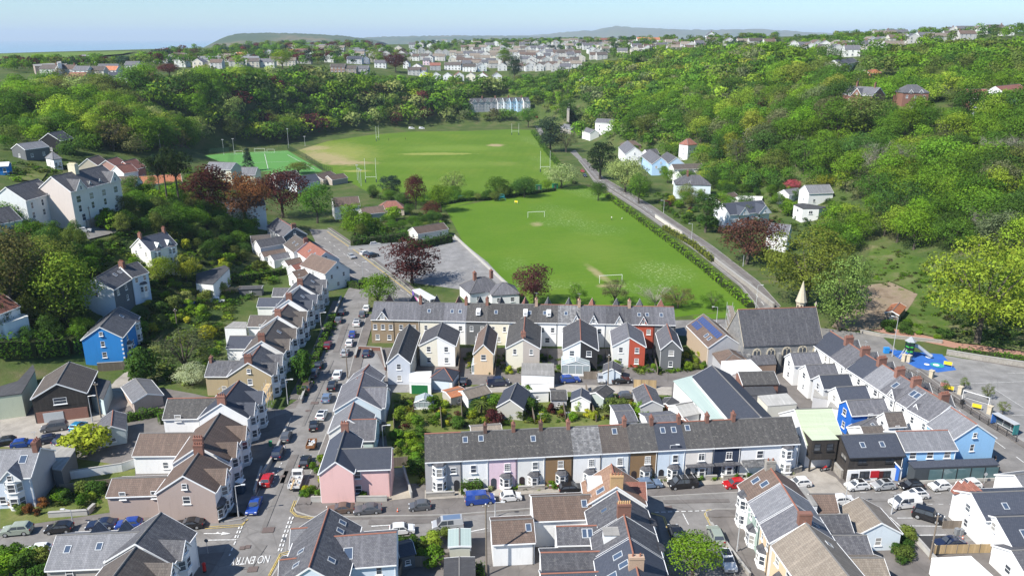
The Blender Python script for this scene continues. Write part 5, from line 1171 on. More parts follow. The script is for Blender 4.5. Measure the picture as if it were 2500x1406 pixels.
for i,(ua,ub,lab,colr,rf) in enumerate(T1):
 h = House('terraced_house', lab); t0, t1 = frac(ua), frac(ub); L = t1 - t0 - .02; tm_ = (t0+t1)/2
 x,y = A[0] + math.cos(rz1)*tm_,A[1] + math.sin(rz1)*tm_
 big = i == 11
 h.wing_at(x, y, 0, rz1, L, 8.9, 6.0, 8.0, colr, rf, 'N12' if not big else 'N22 E12', barge=False, ridge='red' if i in (0,6,8,9,10) else 'grey', wmat=render_mat(colr, .35) if i in (0,4,7) else None)
 fr = h.fr; M = fr['M']
 def win_at(t, z, w_, h_, st='sash'):
  f, p = window_mesh(w_, h_, st, MW); o = link('window', f, h.root, h.Minv @ M @ TM(fr['x0']+t*fr['L'], fr['y0']-.012, z, 0)); link('pane', p, o)
 def dark_arch(t,w_=.95,z_=2.2,c=(0.03,0.03,0.035)):
  s = MB(); pts = [(-w_/2,0),(w_/2,0)] + [(w_/2*math.cos(a),z_-w_/2+w_/2*math.sin(a)) for a in np.linspace(0,PI,7)]
  f = [(a,-.04,b) for a,b in pts]; s.face(f); g_ = [(a,.02,b) for a,b in pts]
  for k in range(len(f)): s.face([f[(k+1)%len(f)],f[k],g_[k],g_[(k+1)%len(f)]])
  s.obj('door', mat('dark_door_%d' % int(c[2]*99), c, .5, .3, var=.05), h.root, h.Minv @ M @ TM(fr['x0']+t*fr['L'], fr['y0'], 0, 0))
 if i == 0: h.bay('S', .38, 2.3, 2); win_at(.76, 3.5, 1.0, 1.1); dark_arch(.84)
 elif i in (1,): win_at(.42, 3.4, 1.0, 1.5); win_at(.42, .9, 1.9, 1.5, 'case'); dark_arch(.84, c=(0.6,0.6,0.6))
 elif i == 9 or i == 10:
  win_at(.56, 3.5, 1.1, 1.45, 'case'); h.bay('S', .58, 2.4, 1, .5, hgt=2.6); dark_arch(.12, c=(0.02,0.03,0.05))
  MB().box(fr['x0']+.1, fr['x1']-.1, fr['y0']-1.0, fr['y0']-.01, 2.75, 2.9).obj('porch_roof', ROOF['slate'], h.root, h.Minv @ M)
 elif big:
  h.bay('S', .80, 2.2, 2); win_at(.33, 3.4, 1.2, 1.5); MB().box(-1.7, 1.7, -.06, .03, 0, 2.2).obj('garage_door', MW, h.root, h.Minv @ M @ TM(fr['x0']+.28*fr['L'], fr['y0'], 0, 0))
  c = MB(); c.face([(fr['x0']+.2,fr['y0']-1.3,2.5),(fr['x0']+6,fr['y0']-1.3,2.5),(fr['x0']+6,fr['y0'],3.2),(fr['x0']+.2,fr['y0'],3.2)]); c.face([(fr['x0']+.2,fr['y0']-1.3,2.42),(fr['x0']+.2,fr['y0'],3.1),(fr['x0']+6,fr['y0'],3.1),(fr['x0']+6,fr['y0']-1.3,2.42)]); c.obj('porch_roof', ROOF['slate_patchy'], h.root, h.Minv @ M)
 else:
  win_at(.64 if i != 4 else .55, 3.4, 1.0, 1.5, 'grid' if i in (2,5,6,7) else 'sash'); h.bay('S', .6, 2.1, 1, .75, hgt=2.5)
  if i in (2,3,6,7,8): dark_arch(.16,c=[(0.03,0.03,0.035),(0.10,0.05,0.03),(0.05,0.06,0.08),(0.04,0.03,0.03)][i % 4])
 if i not in (0, 5, 11): h.chimney(1.0, 1.2, 2, .6, .9, m=mat('sooty_brick', (0.13,0.085,0.07), .9, .1, var=.4, nscale=5) if i in (1,3,5) else None)
 for (t, f_) in {0: [], 1: [(.15,.7),(.75,.72)], 3: [(.62,.62)], 6: [(.55,.75)], 8: [(.3,.7),(.7,.7)], 9: [(.2,.75)]}.get(i, []): h.rooflight('S', t, f_)
# terrace seen from behind, with front gablets beyond the ridge and long rear wings
T2 = [(905,963,PEB,'slate_grey'),(963,1025,PEB,'slate_grey'),(1025,1082,CREAM,'slate'),(1082,1138,WHITE,'slate_grey'),(1138,1190,GREYD,'slate_mossy'),(1190,1246,CREAM,'slate_mossy'),(1246,1312,WHITE,'slate_mossy'),(1312,1362,WHITE,'slate_mossy'),
 (1362,1418,WHITE,'slate_patchy'),(1418,1480,WHITE,'slate_grey'),(1480,1542,OFFW,'slate'),(1542,1598,REDW,'slate_grey'),(1598,1649,GREYD,'slate_grey')]
T2L = ['brown pebbledashed end house with white dormer gable, rear terrace','brown pebbledashed house with flat dormer beside the end house','cream terraced house whose rear wing is long and grey','white terraced house with two rooflights behind the cream and white wing','charcoal terraced house with lean-to glass roof at the back',
 'cream terraced house beside the narrow tan wing','white terraced house with chimney-topped grey and cream wing','white terraced house with small white dormer in mossy slates','white terraced house with black and white rear wing','white terraced house with steep white dormer gable under the patchy roof','off-white terraced house with a pointed dormer next to the red one','red rendered terraced house with matching dormer gable','dark grey end house of the rear terrace with light slates']
A2 = P(905,737,9.3); B2 = P(1649,750,9.3); rz2 = math.atan2(B2[1]-A2[1],B2[0]-A2[0]); T2H = []
def frac2(u): p = P(u,779 + 12*(u-905)/744,6.3); return (Vector(p)-Vector(A2)).dot(Vector((math.cos(rz2),math.sin(rz2))))
for i,(ua,ub,colr,rf) in enumerate(T2):
 h = House('terraced_house', T2L[i]); t0, t1 = frac2(ua), frac2(ub); tm_ = (t0+t1)/2
 h.wing_at(A2[0]+math.cos(rz2)*tm_, A2[1]+math.sin(rz2)*tm_, 0, rz2, t1-t0-.02, 9.3, 6.3, 9.0, colr, rf, 'S12 N11' if i else 'S231 W1', barge=False, ridge='red' if i > 6 else 'grey', wmat=render_mat(colr, .4) if i < 2 else None); T2H.append(h)
 if i == 0: h.wing_at  # end house keeps its plain gable
 h.gablet('N', .5, 3.2, 3.3, .5, roof='slate' if i % 3 else 'tile_red', ridge='red')
 if i in (0, 9, 10, 11, 8): h.gablet('S', .5 if i != 8 else .8, 2.0 if i else 2.9, 2.0, .05, wall=colr if i != 9 else WHITE)
 if i in (2,3,5,7,8,12,11): h.rooflight('S', .35, .5);
 if i in (3,6,11): h.rooflight('S', .7, .5)
 if i in (4,6,7):
  fr = h.fr; c = MB().box(-.55, .55, -.6, 1.6, -.2, 1.0); o = h.part(c, 'dormer', render_mat(WHITE), fr['M'] @ Matrix.Translation((fr['x0']+.55*fr['L'], fr['y0']+1.6, fr['ze']+1.3))); f, p = window_mesh(.7, .7, 'sash', MW)
  w_ = link('window', f, h.root, h.Minv @ fr['M'] @ Matrix.Translation((fr['x0']+.55*fr['L'], fr['y0']+.98, fr['ze']+1.4))); link('pane', p, w_)
 if i in (1,3,4,6,8,10): h.chimney(1.0, 1.4, 4, .7, 1.3, m=MBRICK if i < 6 else mat('pale_brick', (0.42,0.30,0.22), .9, .1, var=.3, nscale=5))
def rear(i,r1,r2,w,wall,roof,win,two=None,zr=7.4,ze=5.2,**kw): return T2H[i].wing(r1,r2,zr,ze,w,wall,roof,win,two=two,**kw)
rear(2, (972,863), (999,792), 4.9, (0.52,0.55,0.60), 'slate_mossy', 'W11', two=('S', CREAM))
rear(3, (1067,822), (1080,788), 8.2, CREAM, 'slate', 'W22', two=('Wh', WHITE));
rear(5, (1180,841), (1191,792), 4.3, PEACH, 'tile_brown', 'W01', two=('S', CREAM))
rear(6, (1277,828), (1282,774), 7.6, CREAM, 'slate_mossy', 'W02', two=('Wh', (0.47,0.42,0.38)), ridge='red'); T2H[6].chimney(.12, .9, 2)
rear(8, (1418,832), (1416,780), 7.8, WHITE, 'slate', 'W02', two=('Wh', BLACKW), ridge='red')
rear(10, (1537,824), (1530,788), 7.4, OFFW, 'slate_grey', 'W22', two=('Wh', REDW))
rear(12, (1641,831), (1628,792), 4.6, GREYD, 'slate_grey', 'W11', ridge='red')
conservatory((1083,893), 'white glazed conservatory against the cream and white wing', rz=math.degrees(rz2)+2, w=3.4, d=2.8)
conservatory((1172,914), 'white conservatory in front of the narrow tan-roofed wing', rz=math.degrees(rz2)+2, w=3.8, d=4.2, hr=3.3)
conservatory((1405,918), 'wide white conservatory with rows of roof bars beside a blue car', rz=math.degrees(rz2), w=6.4, d=5.0, h=2.6, hr=3.6)
h = House('garage_block', 'long white flat-roofed garage behind the terrace, beside the wide conservatory', 'garage'); h.block([(1273,914),(1274,886),(1352,887),(1353,917)], 2.9, WHITE, 'felt', 0)
h = House('garage', 'flat-roofed white garage with green roller door', 'garage'); h.block([(999,932),(1001,908),(1053,906),(1052,935)], 2.7, WHITE, 'white', 0)
x, y = P(1025.5, 933.5, 2.7); MB().box(-1.9, 1.9, -.05, .02, 0, 2.1).obj('garage_door', mat('green_roller_door', (0.02,0.15,0.05), .5, .3, var=.05), h.root, h.Minv @ TM(x, y-.08, 0, rz2))
h = House('garage', 'hip-roofed garage with white door beside the green-door garage', 'garage'); h.wing((1079,898),(1090,899), 4.2, 2.6, 5.0, WHITE, 'slate_new', '', hip=1.0, ext=(2.0,2.0), ridge='red'); fr = h.fr
MB().box(-1.8, 1.8, -.05, .02, 0, 2.1).obj('garage_door', mat('pale_garage_door', (0.60,0.66,0.72), .5, .3, var=.03), h.root, h.Minv @ fr['M'] @ TM(0, fr['y0'], 0, 0))
# west side of the main street: stepped pairs with bays to the road and rear wings
W_ = [((732.8,695.5),(755.5,668),WHITE,'slate','far white bay-fronted house with red-brown ridge at the top of the street'),((705.8,731),(731,704),WHITE,'slate_new','white bay-fronted house with new slate roof, second down the street'),
 ((678.7,771),(701.5,745),WHITE,'tile_dark','white bay-fronted house with dark tile roof halfway along the street'),((639,832),(674.5,781),WHITE,'tile_dark','long white bay-fronted house with ribbed dark tiles and one rooflight'),
 ((606,884.7),(634.6,846),TAN,'slate','tan rendered end house with chimney of four pots by the side lane'),((540.8,984),(582,931.6),WHITE,'slate_new','white house with red ridge tiles and scaffolding by the side lane'),
 ((485,1088.5),(535,1011.7),WHITE,'tile_brown','white house with ribbed brown tile roof and two bays'),((448,1159.6),(486.7,1104),BEIGEP,'tile_brown','corner shop house in beige pebbledash with turquoise side door')]
WH = []
for i,(r1,r2,colr,rf,lab) in enumerate(W_):
 h = House('terraced_house', lab); WH.append(h)
 h.wing(r1, r2, 8.6, 5.6, 9.0, colr, rf, 'W011' if i in (4, 7) else 'N12', ridge='red' if i in (4, 5, 2) else 'grey', ext=(.2, .3), wmat=render_mat(colr, .3) if i in (4, 7) else None, two=('S', WHITE))
 n = 2 if h.fr['L'] > 7.5 else 1
 for k in range(n):
  t = .5 if n == 1 else (.26, .76)[k]; h.gablet('S', t, 3.0, 1.9, .8, wall=WHITE); h.bay('S', t, 2.5, 2, .95, lean=False, hgt=5.6)
 if i == 7: h.bay('S', .2, 3.0, 1, .7, col=(0.05,0.06,0.06))
 h.chimney(0.0 if i != 7 else 1,1.3,4,.7,1.5)
 if i in (0, 1, 3): h.rooflight('S', .6, .6)
def back(i, r1, r2, w, wall, roof, zr=6.6, ze=4.8, win='S1', **kw): return WH[i].wing(r1, r2, zr, ze, w, wall, roof, win, **kw)
back(0, (669,704), (712,704), 4.2, WHITE, 'slate', 5.4, 3.8); back(1, (633,728), (703,728), 4.6, OFFW, 'slate_new', 5.6, 4.0, ''); back(2, (612,771), (676,772), 5.2, WHITE, 'tile_dark', 6.2, 4.4, 'S11')
WH[2].block([(548,800),(570,785),(602,786),(600,801)], 4.4, WHITE, 'felt', 0, win=[(0,.5,2.6,.9,.9,'case')])
back(3, (562,821), (638,821), 6.0, WHITE, 'slate_new', 6.0, 4.2, ''); back(4, (512,882), (596,882), 6.4, TAN, 'slate', 6.6, 4.6, 'S1', wmat=render_mat(TAN, .3)); WH[4].chimney(0.05, .9, 1)
back(5, (411,974), (553,971), 7.0, WHITE, 'slate_mossy', 6.6, 4.2, 'S02', ridge='red'); back(6, (343,1058.6), (492,1057), 7.6, WHITE, 'tile_brown', 5.8, 3.6, 'S1'); back(7, (276,1169), (428,1164), 5.6, BEIGEP, 'tile_brown', 5.6, 4.2, 'S02', wmat=render_mat(BEIGEP, .3))
fr = WH[7].fr
# corner house: turquoise door and red-brick surrounds on the side wall
h = WH[7]; x,y = P(457,1264); dd = MB().box(-.5,.5,-.06,.02,0,2.1); dd.box(-.33,.33,-.075,-.06,1.0,1.9,1)
# white house row on the road to the fields
U_ = [((717.6,557),(679,533),'slate_grey','far white house with red-brick chimney at the end of the stepped row'),((747,592),(722.7,575),'tile_dark','white house with grey-brown roof and low rooflights in the stepped row'),((794,616),(757,592),'tile_red','white house with faded red tile roof and three rooflights'),((821,640),(764,621),'tile_brown','white gabled end house with arched attic window at the fork')]
for i,(r1,r2,rf,lab) in enumerate(U_):
 h = House('terraced_house', lab); h.wing(r1, r2, 8.4, 5.6, 8.6, WHITE, rf, 'W121 S12 N11', ridge='red' if i in (0,2) else 'grey', ext=(.3,.6), two=('W', GREYD) if i == 0 else None)
 if i == 0: h.chimney(.0,1.3,4,.8,1.6)
 if i == 1: h.chimney(.0,1.2,3,.7,1.4)
 if i in (1, 2): h.rooflight('N', .3, .5); h.rooflight('N', .6, .5)
for (r1, r2, w, zr, ze, rf, lab) in [((612,577),(660,573),5.5,6.2,4.4,'tile_dark','small white cottage wing with dark roof behind the stepped row'),((625,588),(688,577),6.0,6.4,4.5,'slate','white rear house with dark grey roof among hedges'),((638,616),(702,606),4.5,4.2,3.0,'tile_brown','low white outbuilding with brown roof behind the stepped row'),
 ((660,624),(718,613),4.8,4.0,2.8,'slate_grey','low white outbuilding with grey roof and black-framed window'),((695,637),(732,629),4.0,4.4,3.2,'tile_brown','narrow white back wing with brown tiles beside the red-tiled one'),((711,648),(752,637),4.0,4.4,3.2,'tile_red','narrow white back wing with red tiles'),((713,664),(768,652),5.0,4.8,3.4,'tile_brown','cream back wing with brown tiles below the gabled end house')]:
 h = House('outbuilding', lab, 'outbuilding'); h.wing(r1, r2, zr, ze, w, WHITE, rf, 'S1 W1')
# east side of the street
h = House('bungalow', 'grey slate bungalow beside the brick-walled parking court', 'bungalow'); h.wing((872,925),(901,891), 5.2, 3.0, 6.5, OFFW, 'slate_grey', 'W1', ridge='red')
h = House('bungalow', 'broad slate-roofed bungalow with pale blue gable and side wing', 'bungalow'); h.wing((871,968.6),(888,910), 6.0, 3.2, 9.0, (0.62,0.72,0.78), 'slate_grey', 'W2', ridge='red'); h.wing((880,947),(944,946), 5.6, 3.2, 8.0, WHITE, 'slate_grey', 'E1 S2')
h = House('bungalow', 'slate bungalow with pale green end wall behind the pink house', 'bungalow'); h.wing((851,1024),(864,983), 5.8, 3.2, 7.5, OFFW, 'slate_light', '', ridge='red'); h.wing((853,1025.5),(918,1024), 5.4, 3.2, 7.5, (0.52,0.64,0.60), 'slate_grey', 'E1 S1', ridge='red')
h = House('detached_house', 'salmon pink house with new dark slate roof on the street corner'); h.wing((818.5,1128),(842.7,1048.7), 7.6, 5.5, 5.4, PINK, 'slate_new', 'W00 N12', ext=(-.1,.3)); fr0 = h.fr; h.chimney(1.0, 1.2, 3, .7, 1.3); h.wing((826,1097.6),(955,1093), 7.3, 5.3, 6.4, PINK, 'slate_new', '', ext=(0,0)); fr = h.fr
for t in (.38,):
 for z_ in (.9, 3.6): f, p = window_mesh(1.15, 1.45, 'sash', MW); o = link('window', f, h.root, h.Minv @ fr['M'] @ TM(fr['x0']+t*fr['L'], fr['y0']-.012, z_, 0)); link('pane', p, o)
# bottom of the picture
h = House('terraced_house', 'corner house with slate wing and two white rooflights, opposite the corner shop'); h.wing((331,1327),(390,1256), 8.6, 5.6, 9.2, (0.5,0.46,0.42), 'slate', 'N11', ext=(0,.3), two=('S', WHITE)); fr = h.fr; h.gablet('S', .35, 3.0, 1.9, .8, wall=WHITE); h.bay('S', .35, 2.5, 2, .95, lean=False, hgt=5.6)
h.wing((141,1307.5),(355,1299), 7.4, 5.0, 8.2, (0.36,0.33,0.30), 'slate_light', 'S02', ridge='grey'); h.rooflight('S', .17, .55); h.rooflight('S', .52, .6); h.gablet('N', .3, 2.2, 1.6, .1); h.gablet('N', .62, 2.2, 1.6, .1)
h = House('terraced_house', 'house with ribbed dark green-brown tiles and front gable next to the corner house'); h.wing((268,1420),(331,1337), 8.6, 5.6, 9.2, (0.5,0.46,0.42), 'tile_dark', '', two=('S', WHITE)); h.gablet('S', .75, 3.0, 1.9, .8, wall=WHITE); h.bay('S', .75, 2.5, 2, .95, lean=False, hgt=5.6)
h = House('terraced_house', 'pale blue house with dark slates and red ridge tiles by the give-way lines'); h.wing((755,1385),(801,1246), 8.6, 5.6, 8.6, PALEB, 'slate', 'W02', ridge='red', ext=(0,.3)); fr = h.fr
for t, f_, sd in ((.75,.5,'S'),(.9,.5,'S'),(.25,.5,'S'),(.42,.45,'N'),(.2,.45,'N')): h.rooflight(sd, t, f_)
h.wing((797,1312),(968,1300), 7.4, 5.2, 7.6, PALEB, 'slate_grey', 'S02 E1', ridge='red', barge=False); h.rooflight('S', .32, .4, 1.1, 1.5); h.wing((712,1292),(768,1288), 6.6, 5.0, 4.6, PALEB, 'slate_light', '', ridge='red'); h.wing((684,1368),(742,1362), 6.6, 5.0, 6.0, PALEB, 'slate_grey', '', ridge='red')
C_ = [((1505.7,1188),(1493,1135.4),'tile_tan','end house with orange-brown tiled roof and glazed dormer above the cross street'),((1524,1258),(1507,1202),'slate','house with worn slates and brick chimney of many pots'),((1537,1314),(1524,1260),'slate','house with grey slates and a white box dormer'),((1562,1420),(1537,1314.6),'slate_new','house with blue-grey slates, three rooflights and red ridge')]
CH = []
for i,(r1,r2,rf,lab) in enumerate(C_):
 h = House('terraced_house', lab); CH.append(h); h.wing(r1, r2, 8.8, 5.6, 9.0, WHITE, rf, 'S02', ridge='red', ext=(.0,.1))
 if i: h.bay('S', .5, 2.4, 2)
 if i == 0:
  h.rooflight('N', .2, .5, 1.0, 1.3); fr = h.fr; c = MB();
  c = MB().box(-1.1, 1.1, -1.4, 1.5, 0, 1.5); h.part(c, 'dormer', MW, fr['M'] @ Matrix.Translation((fr['x0']+.62*fr['L'], fr['ym']+2.6, 6.2)))
  c = MB().box(-.95, .95, 1.5, 1.53, .3, 1.35); h.part(c, 'dormer_glass', MGLASS, fr['M'] @ Matrix.Translation((fr['x0']+.62*fr['L'], fr['ym']+2.6, 6.2)))
  h.chimney(.02, 1.6, 4, .8, 1.9, m=mat('yellow_brick', (0.45,0.30,0.16), .9, .1, var=.3, nscale=5))
  h.gablet('S', .5, 3.4, 2.0, .3, roof='tile_red')
 if i == 1: h.rooflight('N', .6, .5, dark=True); h.chimney(.0, 1.5, 6, .8, 1.9, pm=mat('buff_pot', (0.55,0.36,0.18), .8, .2, var=.2))
 if i == 2: fr = h.fr; h.part(MB().box(-.9, .9, -1.3, 1.2, 0, 1.5), 'dormer', MW, fr['M'] @ Matrix.Translation((fr['x0']+.5*fr['L'], fr['ym']+2.0, 6.6))); h.part(MB().box(-1.0, 1.0, -1.4, 1.3, 1.5, 1.58), 'dormer_roof', ROOF['felt'], fr['M'] @ Matrix.Translation((fr['x0']+.5*fr['L'], fr['ym']+2.0, 6.6)))
 if i == 3: h.rooflight('N', .75, .6, .9, 1.3); h.rooflight('N', .5, .7, .9, 1.3); h.rooflight('N', .4, .35, .9, 1.3); h.chimney(.35, 1.3, 2, .8, 1.9, m=mat('pale_brick', (0.42,0.30,0.22)))
for i, r1, r2, w, zr, ze, rf, win in ((0,(1299.5,1213.6),(1440,1208),6.8,6.4,4.6,'tile_brown','N1'),(0,(1200,1272),(1300,1267),6.4,5.4,3.8,'tile_brown',''),(2,(1359,1286),(1455,1284),4.2,6.4,5.0,'slate','S1'),(3,(1321,1350),(1465,1347),5.6,6.0,4.6,'slate',''),(3,(1322,1402),(1480,1396),4.6,5.6,4.4,'slate_new','')):
 CH[i].wing(r1, r2, zr, ze, w, WHITE, rf, win, ridge='grey' if i == 0 else 'red')
 if i == 2: CH[i].rooflight('S', .7, .55, .7, 1.2); CH[i].rooflight('S', .82, .55, .7, 1.2)
 if i == 0: CH[0].rooflight('S', .88, .6, .7, 1.1)
D_ = [((1907,1179.5),(1877,1138),'tile_brown',WHITE,'white end house with brown tiles, two rooflights and stone chimney'),((1938.5,1230.7),(1907,1180),'slate_light',SAGE,'sage green house with silver-grey slates'),((1966,1276),(1939,1231),'slate_grey',PEACH,'peach house with smooth dark slates and brick chimney'),((2092,1432),(1968,1278),'tile_beige',PEACH,'long peach house with worn beige tiled roof')]
DH = []
for i,(r1,r2,rf,colr,lab) in enumerate(D_):
 h = House('terraced_house', lab); DH.append(h); h.wing(r1, r2, 8.8, 5.6, 9.0, WHITE, rf, 'N02' if i < 3 else 'N04', ridge='red' if i != 3 else 'grey', two=('N', colr))
 h.bay('N', .5 if i < 3 else .75, 2.3, 1 if i else 2, .8)
 if i == 0: h.rooflight('N', .35, .6, .9, 1.2); h.rooflight('N', .72, .45, .9, 1.2); h.chimney(1.0, 1.1, 2, .8, 1.5, m=MSTONE)
 if i == 2: h.chimney(.0, 1.2, 0, .8, 1.8); h.rooflight('S', .4, .5)
 if i == 3: h.rooflight('S', .75, .6); h.rooflight('N', .22, .35, .9, 1.3)
for r1, r2, w, zr, ze, rf in (((1975,1206.5),(2036,1206.5),5.0,5.6,3.8,'tile_brown'),((1990,1258),(2068,1256),5.4,5.6,3.9,'slate'),((2025,1308),(2114,1308),5.8,5.4,3.8,'slate'),((2060,1363),(2155,1363),6.2,5.2,3.6,'tile_beige')):
 DH[[1,2,3,3][[1206.5,1258,1308,1363].index(r1[1])]].wing(r1, r2, zr, ze, w, WHITE, rf, 'S1')
DH[0].block([(1921,1192),(1967,1187),(1996,1233),(1945,1236)], 5.6, WHITE, 'felt', 0)
h = House('bungalow', 'small white bungalow with fawn tiled roof beside the shop car park', 'bungalow'); h.wing((2152,1276),(2099.5,1215), 4.8, 2.9, 6.6, (0.64,0.70,0.74), 'tile_beige', 'N2 W1')
h = House('detached_house', 'white building with dark slate roof and glass balcony beside the car park'); h.wing((2372,1204),(2560,1197), 6.8, 4.8, 8.0, WHITE, 'slate_new', 'W11'); h.rooflight('S', .33, .45)
for t in (.02,.10,.18): h.gablet('N', t+.03, 1.6, 1.5, .1, roof='tile_red', win=False)
h.wing((2432,1263),(2580,1258), 5.8, 3.8, 8.4, WHITE, 'slate_new', 'W21'); h.rooflight('S', .3, .35, .9, 1.5)
h.wing((2470,1345),(2560,1340), 4.6, 3.0, 7.0, WHITE, 'slate_grey', 'W1')
h = House('detached_house', 'white slate-roofed house by the road end beside the glass shopfront'); h.wing((2478,1160),(2560,1150), 5.6, 3.6, 7.0, WHITE, 'slate_light', '')
h = House('garage_block', 'big white flat roof with tan fence behind it at the yard end', 'garage'); h.block([(2275,1362),(2370,1357),(2440,1420),(2330,1430)], 2.6, WHITE, 'white', 0)
# shops, church, halls, right-hand terrace
h = House('shop', 'black timber-clad shop with white ground floor and red sign', 'shop'); h.wing((2052.6,1063),(2183.5,1058.6), 7.0, 4.9, 7.6, (0.1,0.1,0.1), 'slate_new', 'S02 W02', wmat=MTIMBER, trim=MBLACK, style='case', ww=1.6, wh=.9, two=None); fr = h.fr
h.rooflight('S', .32, .5); h.rooflight('S', .68, .5); h.part(MB().box(fr['x0']-.02, fr['x1']+.01, fr['y0']-.14, fr['y0']-.01, -.5, 2.5), 'ground_floor_wall', render_mat(WHITE), fr['M'])
for t, w_, h_ in ((.13,1.2,.9),(.31,1.7,1.3),(.72,1.3,1.2)): f, p = window_mesh(w_, h_, 'case', MBLACK); o = link('window', f, h.root, h.Minv @ fr['M'] @ TM(fr['x0']+t*fr['L'], fr['y0']-.15, .9, 0)); link('pane', p, o)
h.part(MB().box(-.75, .75, -.06, 0, 0, 1.3), 'shop_sign', mat('red_sign', (0.45,0.02,0.03), .5, .3, var=0), fr['M'] @ TM(fr['x0']+.5*fr['L'], fr['y0']-.15, .9, 0)); h.part(MB().box(-.5, .5, -.05, .0, 0, 2.1), 'door', mat('maroon_door', (0.08,0.02,0.02)), fr['M'] @ TM(fr['x0']+.61*fr['L'], fr['y0']-.15, 0, 0))
h = House('corner_shop', 'sky blue gabled corner shop with long glass front', 'shop'); h.wing((2382.5,1035),(2323,996), 8.8, 5.9, 8.6, SKYB, 'slate_light', 'W011', ridge='red', ext=(.2,.0)); frg = h.fr
h.wing((2187.7,1054),(2312,1051), 7.0, 5.2, 7.0, SKYB, 'slate_light', 'S03', ridge='red'); fr = h.fr
a = P(2215,1125.5,3.6); b = P(2430,1117,3.6); h.leanto([(2215,1125.5),(2425,1117)], 3.5, [(2232,1142),(2441,1134)], 2.9, (0.06,0.07,0.08), 'slate_new')
A_ = P(2232,1142,2.9); B__ = P(2441,1134,2.9); A_ = (A_[0],A_[1]-.1); B__ = (B__[0],B__[1]-.1); L_ = math.hypot(B__[0]-A_[0],B__[1]-A_[1]); an = math.atan2(B__[1]-A_[1],B__[0]-A_[0])
for k in range(5):
 t = L_*(.18 + .82*k/5); w_ = L_*.155; p = MB(); p.face([(0,0,.5),(w_,0,.5),(w_,0,2.55),(0,0,2.55)]); p.obj('shop_window', mat('shop_glass', (0.10,0.17,0.18), .06, .8, var=.3, nscale=.8), h.root, h.Minv @ TM(A_[0]+math.cos(an)*t, A_[1]+math.sin(an)*t-.06, 0, an)); MB().box(w_, w_+.12, -.06, .05, 0, 2.6).obj('mullion', MBLACK, h.root, h.Minv @ TM(A_[0]+math.cos(an)*t, A_[1]+math.sin(an)*t-.06, 0, an))
h.part(MB().box(0, L_, -.25, .0, -.3, .5), 'stall_riser', MCONC, TM(A_[0], A_[1], 0, an))
shed((2185,1128),(2186,1116), 'small blue-trimmed porch between the two shops', w=1.8, zr=3.6, ze=2.8, wall=(0.04,0.14,0.5), roof='slate', cat='porch', name='porch', win='')
h = House('workshop', 'workshop with pale green corrugated roof and black timber box window', 'workshop'); h.wing((1941,1000),(2029.5,997), 8.4, 4.6, 12.0, WHITE, 'green', 'W12', gut=False, ext=(0,0)); fr = h.fr
c = MB().box(-2.3, 2.3, -1.6, 3.4, 2.4, 6.3); h.part(c, 'timber_box', MTIMBER, fr['M'] @ Matrix.Translation((-1.0, fr['y0'], 0))); h.part(MB().box(-2.4, 2.4, -1.7, 3.6, 6.302, 6.42), 'box_roof', ROOF['green'], fr['M'] @ Matrix.Translation((-1.0, fr['y0'], 0)))
for q in (-1.3, 1.0): f, p = window_mesh(1.2, 1.4, 'sash', MBLACK); o = link('window', f, h.root, h.Minv @ fr['M'] @ TM(-1.0+q, fr['y0']-1.61, 4.2, 0)); link('pane', p, o)
for q in (-2.1, 2.1): h.part(MB().box(q-.12, q+.12, -1.5, -1.25, -1, 2.4), 'post', MTIMBER, fr['M'] @ Matrix.Translation((-1.0, fr['y0'], 0)))
# right-hand terrace along the school road
ends = [(2027,809),(2074,839),(2114,866),(2155,890),(2199,917),(2239,941.6),(2307,980)]
RL = ['white terraced house next to the church with pale slates','white terraced house with grey-black slates and canted back wing','pale grey-walled terraced house with dark back wing and flat roofed kitchen','white terraced house with blue-grey slates above the grey kitchens','white terraced house with royal blue back wing','white terraced house with two rooflights and white dormer gable']
RW = [((1930,863),(1996,860.5),WHITE),((1967,892),(2037,889),WHITE),((2001,917),(2071,914.5),(0.55,0.56,0.57)),((2041,946),(2112,942.4),WHITE),((2067,978.5),(2156,973.7),ROYAL),((2159,1008),(2201,1006),WHITE)]
for i in range(6):
 h = House('terraced_house', RL[i]); h.wing(ends[i+1], ends[i], 8.4, 5.6, 8.2, WHITE, ['slate_new','slate_grey','slate_new','slate_light','slate_grey','slate_grey'][i], 'N12 S11', barge=False, ridge='red'); h.gablet('S', .5, 3.0, 1.8, .5, roof='slate'); h.chimney(0.0, 1.3, 5, .8, 1.9)
 if i == 5: h.rooflight('N', .7, .6, .9, 1.3); h.rooflight('N', .85, .6, .9, 1.3); h.gablet('N', .3, 2.4, 1.7, .05)
 if i == 4: h.gablet('N', .3, 2.2, 1.7, .05); h.rooflight('N', .7, .5, .9, 1.3)
 r1, r2, c = RW[i]; h.wing(r1, r2, 6.6, 4.8, 4.8 if i < 5 else 3.8, c, 'slate_grey' if i in (0,1,4) else 'slate_new' if i < 5 else 'tile_dark', 'W11 S01', two=('W', ROYAL) if i == 4 else None)
h = House('detached_house', 'tall white house end with fire-escape ladder behind the blue shop'); h.wing((2320,990),(2262,960), 8.6, 6.0, 8.0, WHITE, 'slate_grey', 'N12', barge=True)
for (px, z, w_, rf, lab) in [([(1985,968),(1990,945),(2050,955),(2048,978)],3.0,GREYR,'felt','grey flat-roofed kitchen with skylights behind the terrace'),([(2020,995),(2030,975),(2080,985),(2075,1000)],3.0,WHITE,'felt','white flat-roofed kitchen with stained roof behind the terrace')]:
 h = House('kitchen_extension', lab, 'extension'); h.block(px, z, w_, rf, 0)
h = House('kitchen_extension', 'slate lean-to with rooflights below the royal blue wing', 'extension'); h.wing((2098,1040),(2168,1000), 4.2, 3.0, 4.4, WHITE, 'slate_grey', ''); h.rooflight('S', .3, .5);
